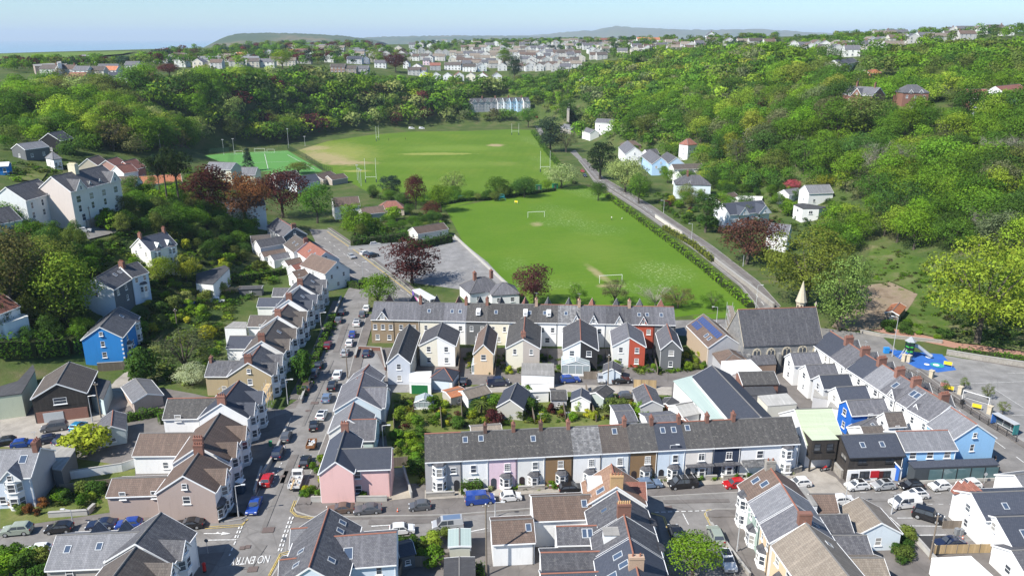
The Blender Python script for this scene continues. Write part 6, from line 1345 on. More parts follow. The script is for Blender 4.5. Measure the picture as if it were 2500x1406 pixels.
h = House('outbuilding', 'white outbuilding with dark tiles behind the blue shop', 'outbuilding'); h.wing((2102,1042),(2152,1040), 4.6, 3.2, 4.5, WHITE, 'tile_dark', 'S1')
# church
h = House('church', 'dark stone church with steep slate roof and pale spire', 'church'); h.wing((1802,756.7),(1991,750.4), 13.0, 6.2, 10.5, GREYR, 'slate', '', wmat=MSTONED, trim=MASHLAR, gut=False, ridge='red', barge=True); fr = h.fr
def gothic(t,w_,z0,z1,side=-1):
 M = fr['M'] @ TM(fr['x0']+t*fr['L'], fr['y0'] if side < 0 else fr['y1'], 0, 0);
 def arch(w2,zt): return [(-w2,z0),(w2,z0),(w2,zt-w2*1.3)] + [(w2*math.cos(a*.5*PI),zt-w2*1.3 + w2*1.3*math.sin(a*.5*PI)) for a in (.33,.66)] + [(0,zt)] + [(-w2*math.cos(a*.5*PI),zt-w2*1.3 + w2*1.3*math.sin(a*.5*PI)) for a in (.66,.33)] + [(-w2,zt-w2*1.3)]
 s = MB(); A1 = arch(w_/2+.22,z1+.25);
 f = [(a,-.1,b) for a,b in A1]; s.face(f); g_ = [(a,.05,b) for a,b in A1]
 for k in range(len(f)): s.face([f[(k+1)%len(f)],f[k],g_[k],g_[(k+1)%len(f)]])
 o = h.part(s, 'window', MASHLAR, M)
 for q in (-1,1):
  s = MB(); w2 = w_/4-.08; c = q*(w_/4+.0); f = [(c+a, -.115, b) for a, b in [(-w2,z0+.15),(w2,z0+.15),(w2,z1-.75),(w2*.6,z1-.45),(0,z1-.3),(-w2*.6,z1-.45),(-w2,z1-.75)]]; s.face(f); s.obj('pane', MGLASS, o)
 s = MB(); s.face([(.2*math.cos(a), -.12, z1-.22+.2*math.sin(a)) for a in np.linspace(0, 2*PI, 9)[:-1]]); s.obj('pane', MGLASS, o)
gothic(.17,1.7,2.8,5.2); gothic(.35,1.7,2.8,5.2); gothic(.55,1.8,.6,5.4); gothic(.75,1.8,.8,5.6); gothic(.93,1.4,1.2,5.0)
for t in (.06,.45,.65,.85): h.part(MB().box(-.35, .35, -.9, 0, -1, 4.2), 'buttress', MSTONED, fr['M'] @ TM(fr['x0']+t*fr['L'], fr['y0'], 0, 0))
h.part(MB().box(-.08, .08, -.08, .08, 0, 1.3).box(-.08, .08, -.4, .4, .75, .92), 'gable_cross', MASHLAR, fr['M'] @ Matrix.Translation((fr['x1'], fr['ym'], fr['zr']+.1)))
# spire beyond the roof
x, y, z = at_dist(1962, 686, fr['M'].translation.y + 6.5); sp = h.Minv @ TM(x, y, 0, .2); c = MB(); H_ = z
c.tube((0,0,-1), (0,0,H_-5.2), 1.2, 1.1, 8); o = c.obj('bell_turret', MASHLAR, h.root, sp); c = MB(); c.tube((0,0,H_-5.2), (0,0,H_-4.9), 1.38, 1.34, 8); c.tube((0,0,H_-4.9), (0,0,H_), 1.25, .05, 8); c.obj('spire', MASHLAR, h.root, sp)
for k in range(8):
 a = (k+.5)*PI/4; s = MB(); s.face([(1.09,-.2,H_-7.4),(1.09,.2,H_-7.4),(1.09,.2,H_-6.1),(1.09,0,H_-5.7),(1.09,-.2,H_-6.1)]); s.obj('louvre', MBLACK, o, Matrix.Rotation(a, 4, 'Z'))
h = House('church_hall', 'brown-tiled hall with blue solar panels and grey gable beside the church', 'hall'); h.wing((1773.5,818),(1718,767.5), 7.8, 5.0, 8.0, (0.42,0.33,0.24), 'tile_brown', 'W00', two=('W', GREYR)); fr = h.fr
half = (fr['y1']-fr['y0'])/2; an_ = math.atan(fr['k'])
for r_ in range(2):
 for k in range(12):
  if r_ == 1 and k < 8: continue
  f_ = .70 - r_*.38; t = (k+1.2)/13.4; M = fr['M'] @ Matrix.Translation((fr['x0']+t*fr['L'], fr['ym']+half*(1-f_), fr['ze']+(fr['zr']-fr['ze'])*f_+fr['th']+.05)) @ Matrix.Rotation(PI, 4, 'Z') @ Matrix.Rotation(an_, 4, 'X')
  h.part(MB().box(-.42, .42, -.8, .8, 0, .05), 'solar_panel', mat('solar_cell', (0.05,0.08,0.20), .12, .8, var=0), M)
h.rooflight('N', .2, .3, .8, 1.1); h.rooflight('N', .34, .3, .8, 1.1)
h.wing((1773,846),(1796,872), 5.0, 3.4, 6.0, GREYR, 'tile_brown', '', hip=.6);
h = House('church_vestry', 'long low slate vestry roof against the church wall', 'vestry'); h.leanto([(1797,858),(1888,856)], 4.2, [(1848,891),(1897,888)], 2.8, (0.25,0.18,0.14), 'slate')
h = House('hall', 'long hall with pale mint roof and dark navy roof side by side', 'hall'); h.wing((1857,1018),(1739,893), 7.6, 5.4, 8.0, WHITE, 'slate_new', '', shift=0.0, gut=False); fr = h.fr
h.leanto([(1705,912),(1812,1019)], 5.2, [(1643,929),(1735,1022)], 3.6, WHITE, 'mint')
for (px, z, w_, rf, lab, nm) in [([(1761,882),(1832,877.6),(1860,904.6),(1788,913)],4.2,WHITE,'white','white flat-roofed store beside the church vestry','store'),([(1817.6,944),(1887,943),(1896,961),(1826,966)],3.4,(0.2,0.2,0.22),'felt_dark','store with dark blue-black flat roof behind the brick shed','store'),([(1850,966),(1921,960),(1945.6,985.7),(1874.5,991)],3.6,(0.66,0.64,0.56),'asbestos','white box garage with pale ribbed roof','garage')]:
 h = House(nm,lab,nm); h.block(px,z,w_,rf,0)
h = House('brick_shed', 'red brick shed with mossy corrugated roof', 'shed'); h.wing((1803,909),(1888,907), 5.0, 3.6, 6.5, (0.4,0.15,0.1), 'slate_mossy', '', wmat=MBRICK, gut=False)
# bungalow by the gravel car park
h = House('bungalow', 'white bungalow with hipped slate roofs and two tall brick chimneys', 'bungalow'); h.wing((1150,680),(1200,674), 6.4, 3.4, 9.0, WHITE, 'slate_grey', 'S2', hip=.9, ext=(2,2)); h.chimney(.3, 1.6, 3, .8, 1.2); h.chimney(.8, 1.6, 2, .8, 1.2); h.wing((1212,691),(1245,689), 5.6, 3.2, 7.5, WHITE, 'slate_grey', 'S2', hip=1.0, ext=(2,2))
# hillside on the left
def hh(lab, r1, r2, zr=8.2, ze=5.4, w=8.0, wall=WHITE, roof='slate', win='S12 W12', name='detached_house', **kw): q = House(name, lab); q.wing(r1, r2, zr, ze, w, wall, roof, win, **kw); return q
h = hh('bright blue gabled house with white quoins and barge boards', (244.6,798), (289.5,749.6), 8.4, 5.6, 8.6, STRONGB, 'slate', 'W111 S12', ext=(.2,.2), two=None); h.rooflight('S', .7, .6); h.bay('S', .25, 2.2, 1); h.bay('S', .8, 2.2, 2)
fr = h.fr
for k in range(5): h.part(MB().box(-.03, .32, -.32, .03, 0, .45), 'quoin', MW, fr['M'] @ TM(fr['x0']-.02, fr['y0']+.3, .4+k*1.05, 0))
h = hh('black-boarded barn with brick base and pale garage door', (139,936), (169,884.7), 8.0, 5.4, 9.6, (0.05,0.045,0.045), 'tile_dark', 'W01', wmat=MTIMBER, ww=2.0, wh=1.4, name='barn', ext=(.2,0)); h.cat = 'barn'; h.root['category'] = 'barn'; fr = h.fr
h.part(MB().box(-.1, 0, -4.6, 4.6, -1, 2.4), 'brick_base', MBRICK, fr['M'] @ TM(fr['x0']-.02, fr['ym'], 0, 0)); h.part(MB().box(-.18, -.1, -.2, 3.4, 0, 2.1), 'garage_door', mat('faded_garage_door', (0.5,0.52,0.52), .6, .3, var=.1), fr['M'] @ TM(fr['x0']-.02, fr['ym'], 0, 0))
h.block([(212,958),(228,920),(270,930),(252,975)], 3.6, (0.5,0.6,0.6), 'felt_dark', fr['g'])
h = House('flat_roofed_building', 'pale green stepped building with dark roofs next to the barn', 'building'); h.block([(-40,972),(-40,955),(43,930),(80,890),(85,905),(52,960)], 5.0, (0.56,0.60,0.45), 'felt_dark'); h.block([(-40,985),(-40,960),(48,938),(40,972)], 4.0, (0.60,0.63,0.48), 'felt_dark', win=None)
h = hh('low stone garage with grey sheet roof and brick end', (360,961.5), (331,924.5), 3.4, 2.3, 5.6, (0.45,0.36,0.30), 'slate_light', '', name='garage'); h.root['category'] = 'garage'
shed((272,1040),(276,1003), 'pale hut with red ridge tiles by the yellow tree', w=4.2, zr=4.0, ze=2.8, wall=(0.5,0.56,0.55), roof='slate_grey', ridge='red', name='hut', cat='hut')
h = House('detached_house', 'white house with flat-roofed white block at the wood edge'); h.block([(-40,780),(-30,770),(0,760),(66,768),(68,772),(10,790)], 4.0, (0.62,0.68,0.74), 'white'); h.wing((-60,742),(6,718), 8.0, 5.4, 8, WHITE, 'tile_red', 'S11')
h = hh('pale house with two-storey white bay and ivy-clad gable end', (-60,1102), (97,1094), 8.4, 5.6, 8.4, (0.58,0.64,0.72), 'slate_light', 'S12', two=('E', GREYR)); h.bay('S', .72, 2.8, 2, .9, lean=False, hgt=5.4); h.gablet('S', .72, 3.2, 1.7, .8, wall=WHITE); h.chimney(1.0, 1.3, 3, .8, 1.6); h.rooflight('S', .8, .6, 1, 1.3)
h = House('kitchen_extension', 'grey flat-roofed extension with white rooflight behind the ivy-clad gable', 'extension'); h.block([(128,1108),(122,1088),(180,1084),(183,1098),(150,1148),(128,1145)], 3.6, GREYD, 'felt', 0)
h = hh('slate-hung and white house with attic gable below the villas', (229,681), (289,647), 8.4, 5.6, 8.8, (0.62,0.66,0.70), 'slate', 'W011 S13', two=('S', (0.10,0.12,0.14))); h.rooflight('S', .55, .6); h.rooflight('S', .75, .6); h.wing((295,652),(335,640), 7.8, 5.4, 7, (0.58,0.66,0.75), 'slate', 'S12'); h.bay('S', .6, 2.2, 1); h.chimney(0., 1.2, 4, .8, 1.6)
h = hh('white house with navy attic gable and two silver-roofed dormers', (340.5,582), (402,567), 8.6, 5.6, 8.2, (0.78,0.77,0.70), 'slate_new', 'W021 S12', ext=(.2,.2)); h.chimney(.05, 1.2, 3); h.chimney(.95, 1.2, 3); h.gablet('S', .35, 1.8, 1.5, -.2, roof='white'); h.gablet('S', .75, 1.8, 1.5, -.2, roof='white'); h.bay('S', .8, 2.3, 2); h.bay('S', .25, 2.3, 2)
h = House('garage', 'long white garage with roof terrace and conservatory on top', 'garage'); h.block([(478,690),(480,668),(548,648),(560,655),(520,694)], 3.6, WHITE, 'felt_dark');
h = hh('big grey villa with stone quoins, two front gables and a cream chimney', (125,432), (250,405), 14.0, 10.0, 11.0, (0.70,0.69,0.62), 'slate', 'S344', two=('W', (0.64,0.57,0.52)), ww=1.5, wh=2.0, z1=1.0, name='villa'); h.gablet('S', .17, 4.2, 2.8, .5); h.gablet('S', .86, 4.2, 2.8, .5); h.gablet('S', .42, 1.6, 1.4, -.8); h.gablet('S', .62, 1.6, 1.4, -.8); h.chimney(.42, 2.2, 6, 1.4, 2.4, m=mat('cream_chimney', (0.68,0.62,0.45)), pm=mat('cream_pot', (0.7,0.62,0.42)))
h = hh('white villa with dark roof and arched gable window beside the grey villa', (14,458), (92,438), 12.5, 9.0, 10.0, (0.70,0.71,0.70), 'slate', 'S233 W122', ww=1.2, wh=1.8, name='villa'); h.gablet('S', .82, 4.2, 2.8, .5)
h = hh('white villa mostly hidden by trees below the white gabled one', (-60,520), (22,505), 10, 7, 9, (0.70,0.71,0.70), 'slate', 'S22', name='villa')
for lab,r1,r2,zr,ze,w,wl,rf,kw in [
 ('white cottage with plain brown tiled roof beside the grey villa', (284,432), (336,431), 6.4, 3.6, 8, WHITE, 'tile_brown', {}),
 ('red-tiled house with red gable among trees above the villas', (300,395), (330,388), 8, 5, 8, (0.45,0.2,0.15), 'tile_red', {}),
 ('brown-roofed house with half-hipped gable beside the red-tiled pair', (213,388), (240,380), 7, 4, 8, (0.5,0.45,0.35), 'tile_brown', {}),
 ('red-roofed house with white trimmed gable in the middle of three', (258,392), (285,384), 8, 5, 9, (0.5,0.3,0.25), 'tile_red', {}),
 ('white house with dark brown tiled roof under the pines', (283,406), (318,400), 7, 4.5, 7, WHITE, 'tile_red', {}),
 ('orange-roofed bungalow behind the tall pines', (336,432), (440,425), 5.6, 3.2, 9, WHITE, 'tile_orange', {}),
 ('long grey-roofed house with row of white windows beside the green pitch', (512,396), (575,398), 7.6, 5.2, 9, (0.62,0.62,0.50), 'slate_light', {}),
 ('grey-roofed house with dormer and pale green gable beside the pitch', (581,409), (628,409), 7.6, 4.6, 9, (0.62,0.64,0.48), 'slate_light', {}),
 ('white house with dark roof and hung-tile gable by the pavilion', (666,424), (722,416), 8, 5, 8, WHITE, 'tile_dark', {}),
 ('white house with plain charcoal roof beside the pavilion', (712.5,433), (770,425), 7.6, 4.6, 8, (0.66,0.72,0.78), 'slate_new', {}),
 ('white house half hidden behind the copper beeches', (530,488), (640,478), 9, 6, 9, WHITE, 'slate', {}),
 ('brown-roofed house with white twin gables and scaffold by the road', (812,484), (874,480), 8.4, 5.4, 9, WHITE, 'tile_brown', {}),
 ('low brown-roofed wing between the scaffolded house and the red roof', (880,508), (935,503), 5.6, 3.6, 7, (0.5,0.5,0.48), 'tile_brown', {}),
 ('bungalow with red hipped roof and little tower', (925,492), (985,490), 5.8, 3.2, 8, (0.6,0.5,0.42), 'tile_red', dict(hip=.8)),
 ('low white clubhouse with mossy brown roof at the car park edge', (1008,556), (1082,544), 4.8, 3.0, 7, (0.66,0.65,0.58), 'tile_brown', {}),
 ('black gabled house with dormer deep in the trees', (118,326), (150,320), 8, 5, 9, BLACKW, 'slate', {}),
 ('grey slate house roof low among the trees below the black gable', (42,352), (100,345), 6, 4, 8, GREYD, 'slate_light', {}),
 ('white house with pyramid slate roof beside garden shrubs', (118,372), (138,370), 6, 3.6, 7, WHITE, 'slate_light', dict(hip=1)),
 ('bright blue shed-like house at the wood edge', (-20,398), (22,396), 4, 3, 5, (0.02,0.2,0.55), 'white', {})]:
 hh(lab, r1, r2, zr, ze, w, wl, rf, 'S22 W11' if ze > 5 else 'S2 W1', **kw)
h = House('pavilion', 'brown-roofed low sports pavilion beside the rugby posts', 'pavilion'); h.wing((770,428),(806,418), 5.2, 3.0, 9, (0.4,0.35,0.3), 'tile_brown', 'S2'); h.wing((800,430),(838,424), 4.6, 2.8, 7, (0.4,0.35,0.3), 'tile_brown', '')
# right of the valley road
for lab,r1,r2,zr,ze,w,wl,rf,kw in [
 ('white chalet house with steep twin gables and round-headed window', (1550,360), (1532,344), 10.5, 6.4, 11, WHITE, 'slate_grey', dict(win='W121 N12')),
 ('white house wing with dark slates behind the chalet house', (1575,366), (1602,364), 7, 4.5, 7, WHITE, 'slate', {}),
 ('house with pale blue front gable and white chimneys', (1614,385), (1586,366), 9.6, 6, 9.5, (0.42,0.60,0.82), 'slate_grey', dict(win='W121 N12')),
 ('house with small blue gable joined to the pale blue one', (1652,385), (1628,372), 8.8, 5.6, 8.5, (0.50,0.66,0.82), 'slate', dict(win='W11')),
 ('low dark-roofed bungalow behind the blue gables', (1640,402), (1712,400), 5.5, 3.5, 8, OFFW, 'tile_dark', {}),
 ('white and red house with hipped slate roof and brick chimneys', (1664,428), (1718,429), 10.4, 6.8, 11, (0.66,0.74,0.78), 'slate', dict(hip=.9, ext=(3,3), win='S13 W22')),
 ('white twin-gabled house with dark roof above the cedar', (1764,498), (1860,490), 9.4, 6, 11, (0.72,0.75,0.78), 'slate_new', dict(win='S12 W12')),
 ('white house half hidden by the copper tree with brick chimney', (1880,545), (1930,550), 9, 6, 10, WHITE, 'slate_grey', {}),
 ('white gabled house with plain grey roof on the hillside above a modern villa', (1965,453), (2024,451), 7.6, 4.8, 8, WHITE, 'slate_light', {}),
 ('white house with slate roof standing on a walled terrace beside the wood', (1458,290), (1502,292), 9, 6.5, 8, WHITE, 'slate_grey', {}),
 ('brown hip-roofed house at the edge of the wood above the chalets', (1520,345), (1560,344), 7, 4.5, 9, (0.3,0.2,0.16), 'tile_brown', dict(hip=.7)),
 ('tall white house with red roof and dormer rising out of the wood', (1670,340), (1692,338), 10, 7, 7, WHITE, 'tile_red', dict(hip=.7)),
 ('red brick house with white-trimmed front gable on the hillside', (2075,211), (2148,215), 10.5, 7, 10, (0.42,0.13,0.09), 'slate_grey', dict(win='S222', wmat=MBRICK)),
 ('brick house with hipped slate roof and white dormers', (2206,208), (2248,208), 9.5, 6.2, 10, (0.30,0.14,0.10), 'slate_grey', dict(hip=.8, ext=(2,2), win='S13', wmat=MBRICK)),
 ('brick bungalow with broad red-brown roof and two dormers', (2358,218), (2410,219), 7.6, 3.6, 10, (0.3,0.14,0.1), 'tile_red', {}),
 ('white gabled house with red-brown roof beside the brick bungalow', (2430,212), (2488,206), 7.6, 4.4, 10, WHITE, 'tile_red', {}),
 ('white house with blue-black roof among trees below the brick bungalow', (2398,246), (2418,244), 7, 4.5, 7, (0.6,0.66,0.72), 'slate_new', {}),
 ('grey-roofed white house hidden in trees beside the red brick house', (1942,244), (1985,236), 6, 4, 8, (0.6,0.62,0.64), 'slate_light', {}),
 ('white house with grey roof above the dark yews', (2036,148), (2082,142), 9, 6.5, 8, WHITE, 'slate_grey', {}),
 ('orange hip-roofed house alone in the hillside wood', (1776,152), (1806,150), 8, 4.6, 10, WHITE, 'tile_orange', dict(hip=.7)),
 ('orange brick house peeping through trees below the estate', (2110,172), (2138,170), 6, 4, 8, (0.45,0.22,0.14), 'tile_orange', {}),
 ('low brown-roofed wing beside the twin-gabled white house', (1742,480), (1792,470), 5.4, 3.4, 7, OFFW, 'tile_brown', {}),
 ('small white cottage with grey roof beside the pink flowering tree', (1914,464), (1946,459), 5, 3.2, 6, WHITE, 'slate_light', {}),
 ('white house with slate roof between the blue gables and the hipped one', (1655,418), (1690,414), 7, 4.6, 7, WHITE, 'slate_grey', {}),
 ('white rendered house with grey roof above the road bend cottage', (1432,312), (1452,318), 7, 4.8, 7, WHITE, 'slate_grey', {}),
 ('grey slate roof of a house low in the wood above the copper tree', (1830,310), (1865,306), 6, 4, 8, OFFW, 'slate_light', dict(hip=.6))]:
 win = kw.pop('win', 'S22 W11' if ze > 5 else 'S2 W1'); q = hh(lab, r1, r2, zr, ze, w, wl, rf, win, **kw)
 if 'red brick house' in lab and 'front' in lab: q.gablet('S', .5, 5, 3, .6, wmat=MBRICK); q.chimney(.25, 2, 3); q.chimney(.85, 2, 3)
 if 'hipped slate roof and brick' in lab: q.chimney(.35, 2, 3, .8, 2); q.gablet('S', .4, 1.8, 1.6, -1.2)
 if 'hipped slate roof and white' in lab: q.gablet('S', .3, 2, 1.3, .05); q.gablet('S', .7, 2, 1.3, .05)
 if 'broad red-brown' in lab: q.gablet('S', .3, 2, 2.2, -1); q.gablet('S', .7, 2, 2.2, -1)
 if 'twin-gabled house with dark' in lab: q.gablet('S', .3, 4.5, 2.8, 1.5); q.gablet('S', .8, 6, 3, 2)
h = House('modern_villa', 'modern white villa with flat black roof and wide glass front', 'house'); h.block([(1938,500),(1960,496),(2020,506),(2000,510),(1960,510)], 5.0, WHITE, 'felt_dark', win=[(0,.5,2.8,1.6,1.4,'case'),(4,.5,2.8,1.6,1.4,'case')])
h = House('flat_roofed_house', 'long white flat-roofed house behind the twin-gabled one', 'house'); h.block([(1780,486),(1800,478),(1862,480),(1858,492)], 3.4, WHITE, 'white')
h = House('ruined_wall', 'tall ruined stone wall standing at the foot of the wood', 'ruin'); h.block([(1384,268),(1390,244),(1394,244),(1390,270)], 4.5, (0.42,0.4,0.36), 'felt', wmat=MSTONE)
h = House('stone_cottage', 'low stone cottage beside the valley road bend', 'cottage'); h.wing((1378,303),(1405,308), 6, 3.5, 8, (0.4,0.37,0.33), 'slate_light', 'S2', wmat=MSTONE)
h = House('flats', 'flat-roofed brick building with white roof edge in the wood', 'building'); h.block([(1412,192),(1440,187),(1448,190),(1416,197)], 3.5, (0.3,0.17,0.12), 'white')
h = House('flats', 'long pale flat-roofed school building on the skyline towards the sea', 'building'); h.block([(80,158),(140,154),(165,155),(158,160),(85,162)], 6, (0.36,0.30,0.26), 'felt'); h.block([(138,152),(148,150),(150,154),(140,155)], 9, WHITE, 'felt')
# terrace of small gables beyond the fields
cl = [(0.45,0.45,0.46),(0.40,0.40,0.42),(0.5,0.5,0.5),(0.42,0.42,0.44),WHITE,(0.70,0.76,0.80),(0.42,0.58,0.72),(0.48,0.64,0.76),OFFW]
for i in range(9):
 u0 = 1147 + 16*i; h = House('terraced_house', ['grey','dark grey','mid-grey','slate grey','white','pale blue-white','bright blue','sky blue','off-white'][i] + ' gabled house in the small terrace beyond the sports field'); h.wing((u0,241-i*.3), (u0+15.6,240.6-i*.3), 10, 7, 9, cl[i], 'slate', 'S22', barge=False, gut=False, reveal=False); h.gablet('S', .5, 3.6, 2.4, .4, wall=cl[i]);
 if i % 2: h.chimney(1.,1.8,0,.9,1.6)
# far houses on the hill
FR = random.Random(5)
RN = {'tile_brown': 'brown-tiled', 'slate_grey': 'grey-slated', 'tile_beige': 'fawn-tiled', 'tile_dark': 'dark-roofed', 'tile_red': 'red-roofed', 'tile_orange': 'orange-roofed', 'slate_light': 'pale-slated', 'slate': 'black-slated', 'slate_new': 'blue-slated', 'felt': 'flat-roofed'}
def far(u, vb, wpx, roof='tile_brown', wall=WHITE, gable=False, where='in the far hill estate', label=None, zr=8.0, ze=5.2, st=2, **kw):
 x, y, z = G(u, vb); de = y*CP - (z-CAMZ)*SP; L = max(6.0, wpx*de/F); cn = 'cream' if wall is CREAM else 'white' if wall in (WHITE, OFFW, (0.62,0.62,0.61)) else 'coloured' if max(wall) - min(wall) > .15 else 'grey'
 h = House('hillside_house', label or '%s %s house%s %s' % (RN[roof], cn, ' with its gable to the valley' if gable else '', where), 'house', None if label else 'houses ' + where)
 if gable:
  d = FR.uniform(9, 12); h.wing_at(x, y + d/2, z, PI/2 + FR.uniform(-.2, .2), d, zr, ze, min(L, 10), wall, roof, 'W%d%d' % (2, 2) if st == 2 else 'W2', gut=False, reveal=False, ww=1.3, **kw)
 else: h.wing_at(x, y + 4, z, FR.uniform(-.12, .12), L, zr, ze, 8.0, wall, roof, 'S%d%d' % (max(2, int(L/3.5)), max(2, int(L/3.5))) if st == 2 else 'S%d' % max(2, int(L/3.5)), gut=False, reveal=False, ww=1.3, **kw)
 if FR.random() < .35: h.chimney(FR.choice([.1,.9]),1.3,0,.7,1.0)
 return h
for (u, v, w, r, g) in [(1033,196,22,'slate_grey',1),(1064,200,22,'tile_dark',1),(1093,201,22,'slate_grey',1),(1120,200,22,'tile_red',1),(1150,201,23,'tile_beige',1),(1179,201,22,'tile_red',1),(1213,201,22,'slate_grey',1)]: far(u, v, w, r, WHITE if r != 'tile_beige' else CREAM, True, 'in the row above the valley wood', zr=9, ze=6)
for a in [(1020,176,28,'slate_grey',WHITE,True),(1041,160,16,'slate_grey',PALEPINK,False),(1062,173,26,'tile_red',GREYR,False),(1105,172,40,'tile_dark',WHITE,False),(1146,176,32,'tile_dark',WHITE,False),(1175,175,22,'slate_grey',WHITE,True),(825,178,36,'tile_dark',(0.3,0.2,0.16),False),(855,182,32,'tile_dark',(0.3,0.26,0.22),False),(886,182,28,'slate_grey',GREYR,False),
 (803,153,28,'slate_grey',WHITE,True),(866,157,38,'slate_new',(0.5,0.52,0.55),False),(893,157,16,'slate_new',(0.3,0.34,0.4),True),(928,167,28,'slate_grey',WHITE,False),(992,168,12,'slate_grey',WHITE,True),(738,156,42,'slate_grey',GREYR,False),(718,137,26,'tile_orange',WHITE,False),(738,136,26,'tile_red',WHITE,False),(793,123,28,'slate_light',WHITE,False),(870,136,40,'slate_light',OFFW,False)]: far(*a, where='above the middle of the wood')
for a in [(263,184,48,'slate_grey',CREAM,False),(322,176,32,'slate_grey',OFFW,False),(189,208,44,'tile_red',OFFW,False),(288,207,46,'slate_new',WHITE,False),(270,190,36,'tile_orange',OFFW,False),(395,156,34,'slate_light',GREYR,False),(504,160,64,'slate_light',CREAM,False),(605,159,52,'slate_light',OFFW,False),(590,147,26,'tile_orange',OFFW,False),(215,155,34,'felt',WHITE,False)]:
 far(*[(x if x != 'felt' else 'slate_light') for x in a], where='on the leafy ridge towards the sea')
def rowf(u0, v0, u1, v1, n, w, where, roofs=('tile_brown','slate_grey','tile_dark','tile_beige'), g=.4, st=2):
 for k in range(n):
  t = (k + .5)/n; far(u0+(u1-u0)*t + FR.uniform(-4,4),v0+(v1-v0)*t + FR.uniform(-4,4),w*FR.uniform(1.1,1.6),FR.choice(roofs),FR.choice([(0.62,0.62,0.61),(0.56,0.55,0.53),OFFW,(0.5,0.49,0.47),(0.58,0.54,0.46)]),FR.random() < g,where,st=st,**({} if st == 2 else dict(zr=5.5,ze=3)))
for r in [(1000,135,1095,137,5,15),(1098,150,1245,151,9,16),(1100,168,1240,170,6,18),(1250,147,1420,144,9,16),(1260,120,1350,121,6,15),(1350,110,1470,108,6,15),(1040,106,1150,107,6,13),(1640,120,1720,118,4,17),(1440,142,1480,146,2,18),(1290,168,1400,166,5,18),(380,150,470,148,4,26),(540,150,650,150,4,28),(640,165,720,160,3,26),(900,150,1000,152,5,20),(100,190,260,192,4,28),(640,142,1000,142,10,22),(700,128,990,130,8,20),(420,167,640,168,5,26),(1500,132,1760,130,8,20),(1690,114,1900,114,6,22),(1255,176,1420,172,7,18),(1000,186,1040,188,2,20)]: rowf(*r, 'in the far hill estate')
E1, E2, E3 = 'in the far hill estate', 'on the estate above the hillside wood', 'on the skyline of the far estate'
for r in [(995,147,1090,150,6,15,E1),(1095,160,1245,162,8,17,E1),(1098,140,1245,140,9,15,E1),(1125,127,1250,129,8,14,E3),(1145,115,1250,117,7,13,E3),(1000,118,1060,118,3,14,E3),(1250,114,1345,113,6,14,E3),(1255,127,1345,129,6,15,E1),(1250,139,1400,136,9,16,E1),(1275,158,1430,154,9,17,E1),(1355,121,1425,116,5,15,E1),(1430,118,1495,120,4,18,E1),(1435,132,1490,134,3,16,E1),(1500,112,1560,113,4,15,E3),(1545,124,1625,126,5,18,E1),(1610,112,1660,110,3,16,E3),(1655,134,1690,134,2,18,E1),
 (1930,124,2110,121,7,28,E2),(2118,112,2245,107,5,29,E2),(2245,105,2380,100,4,36,E2),(2140,95,2210,92,2,42,E2),(2310,90,2480,84,5,34,E2),(2165,127,2200,126,1,34,E2),(1960,132,2100,140,4,24,E2)]: rowf(*r)
for a in [(1477,108,26,'tile_red',WHITE,False,'orange-red hip-roofed white house standing alone on the estate skyline'),(1568,107,26,'tile_orange',WHITE,False,'white house with orange roof, one of two beside each other'),(1597,108,28,'tile_orange',WHITE,False,'white house with orange-red roof next to a twin on the skyline'),(1735,104,26,'slate_grey',WHITE,True,'tall white house with steep pointed gable on the far ridge'),(1730,138,36,'slate_grey',WHITE,False,'white house with broad grey hip roof amid the wood'),(1590,157,28,'slate',WHITE,False,'white bungalow with black roof in the wood below the estate'),(1785,150,16,'slate_new',(0.5,0.66,0.78),True,'pale blue gabled house above the orange-roofed one')]: far(*a[:6], label=a[6], **(dict(zr=12, ze=8) if 'pointed' in a[6] else {}))
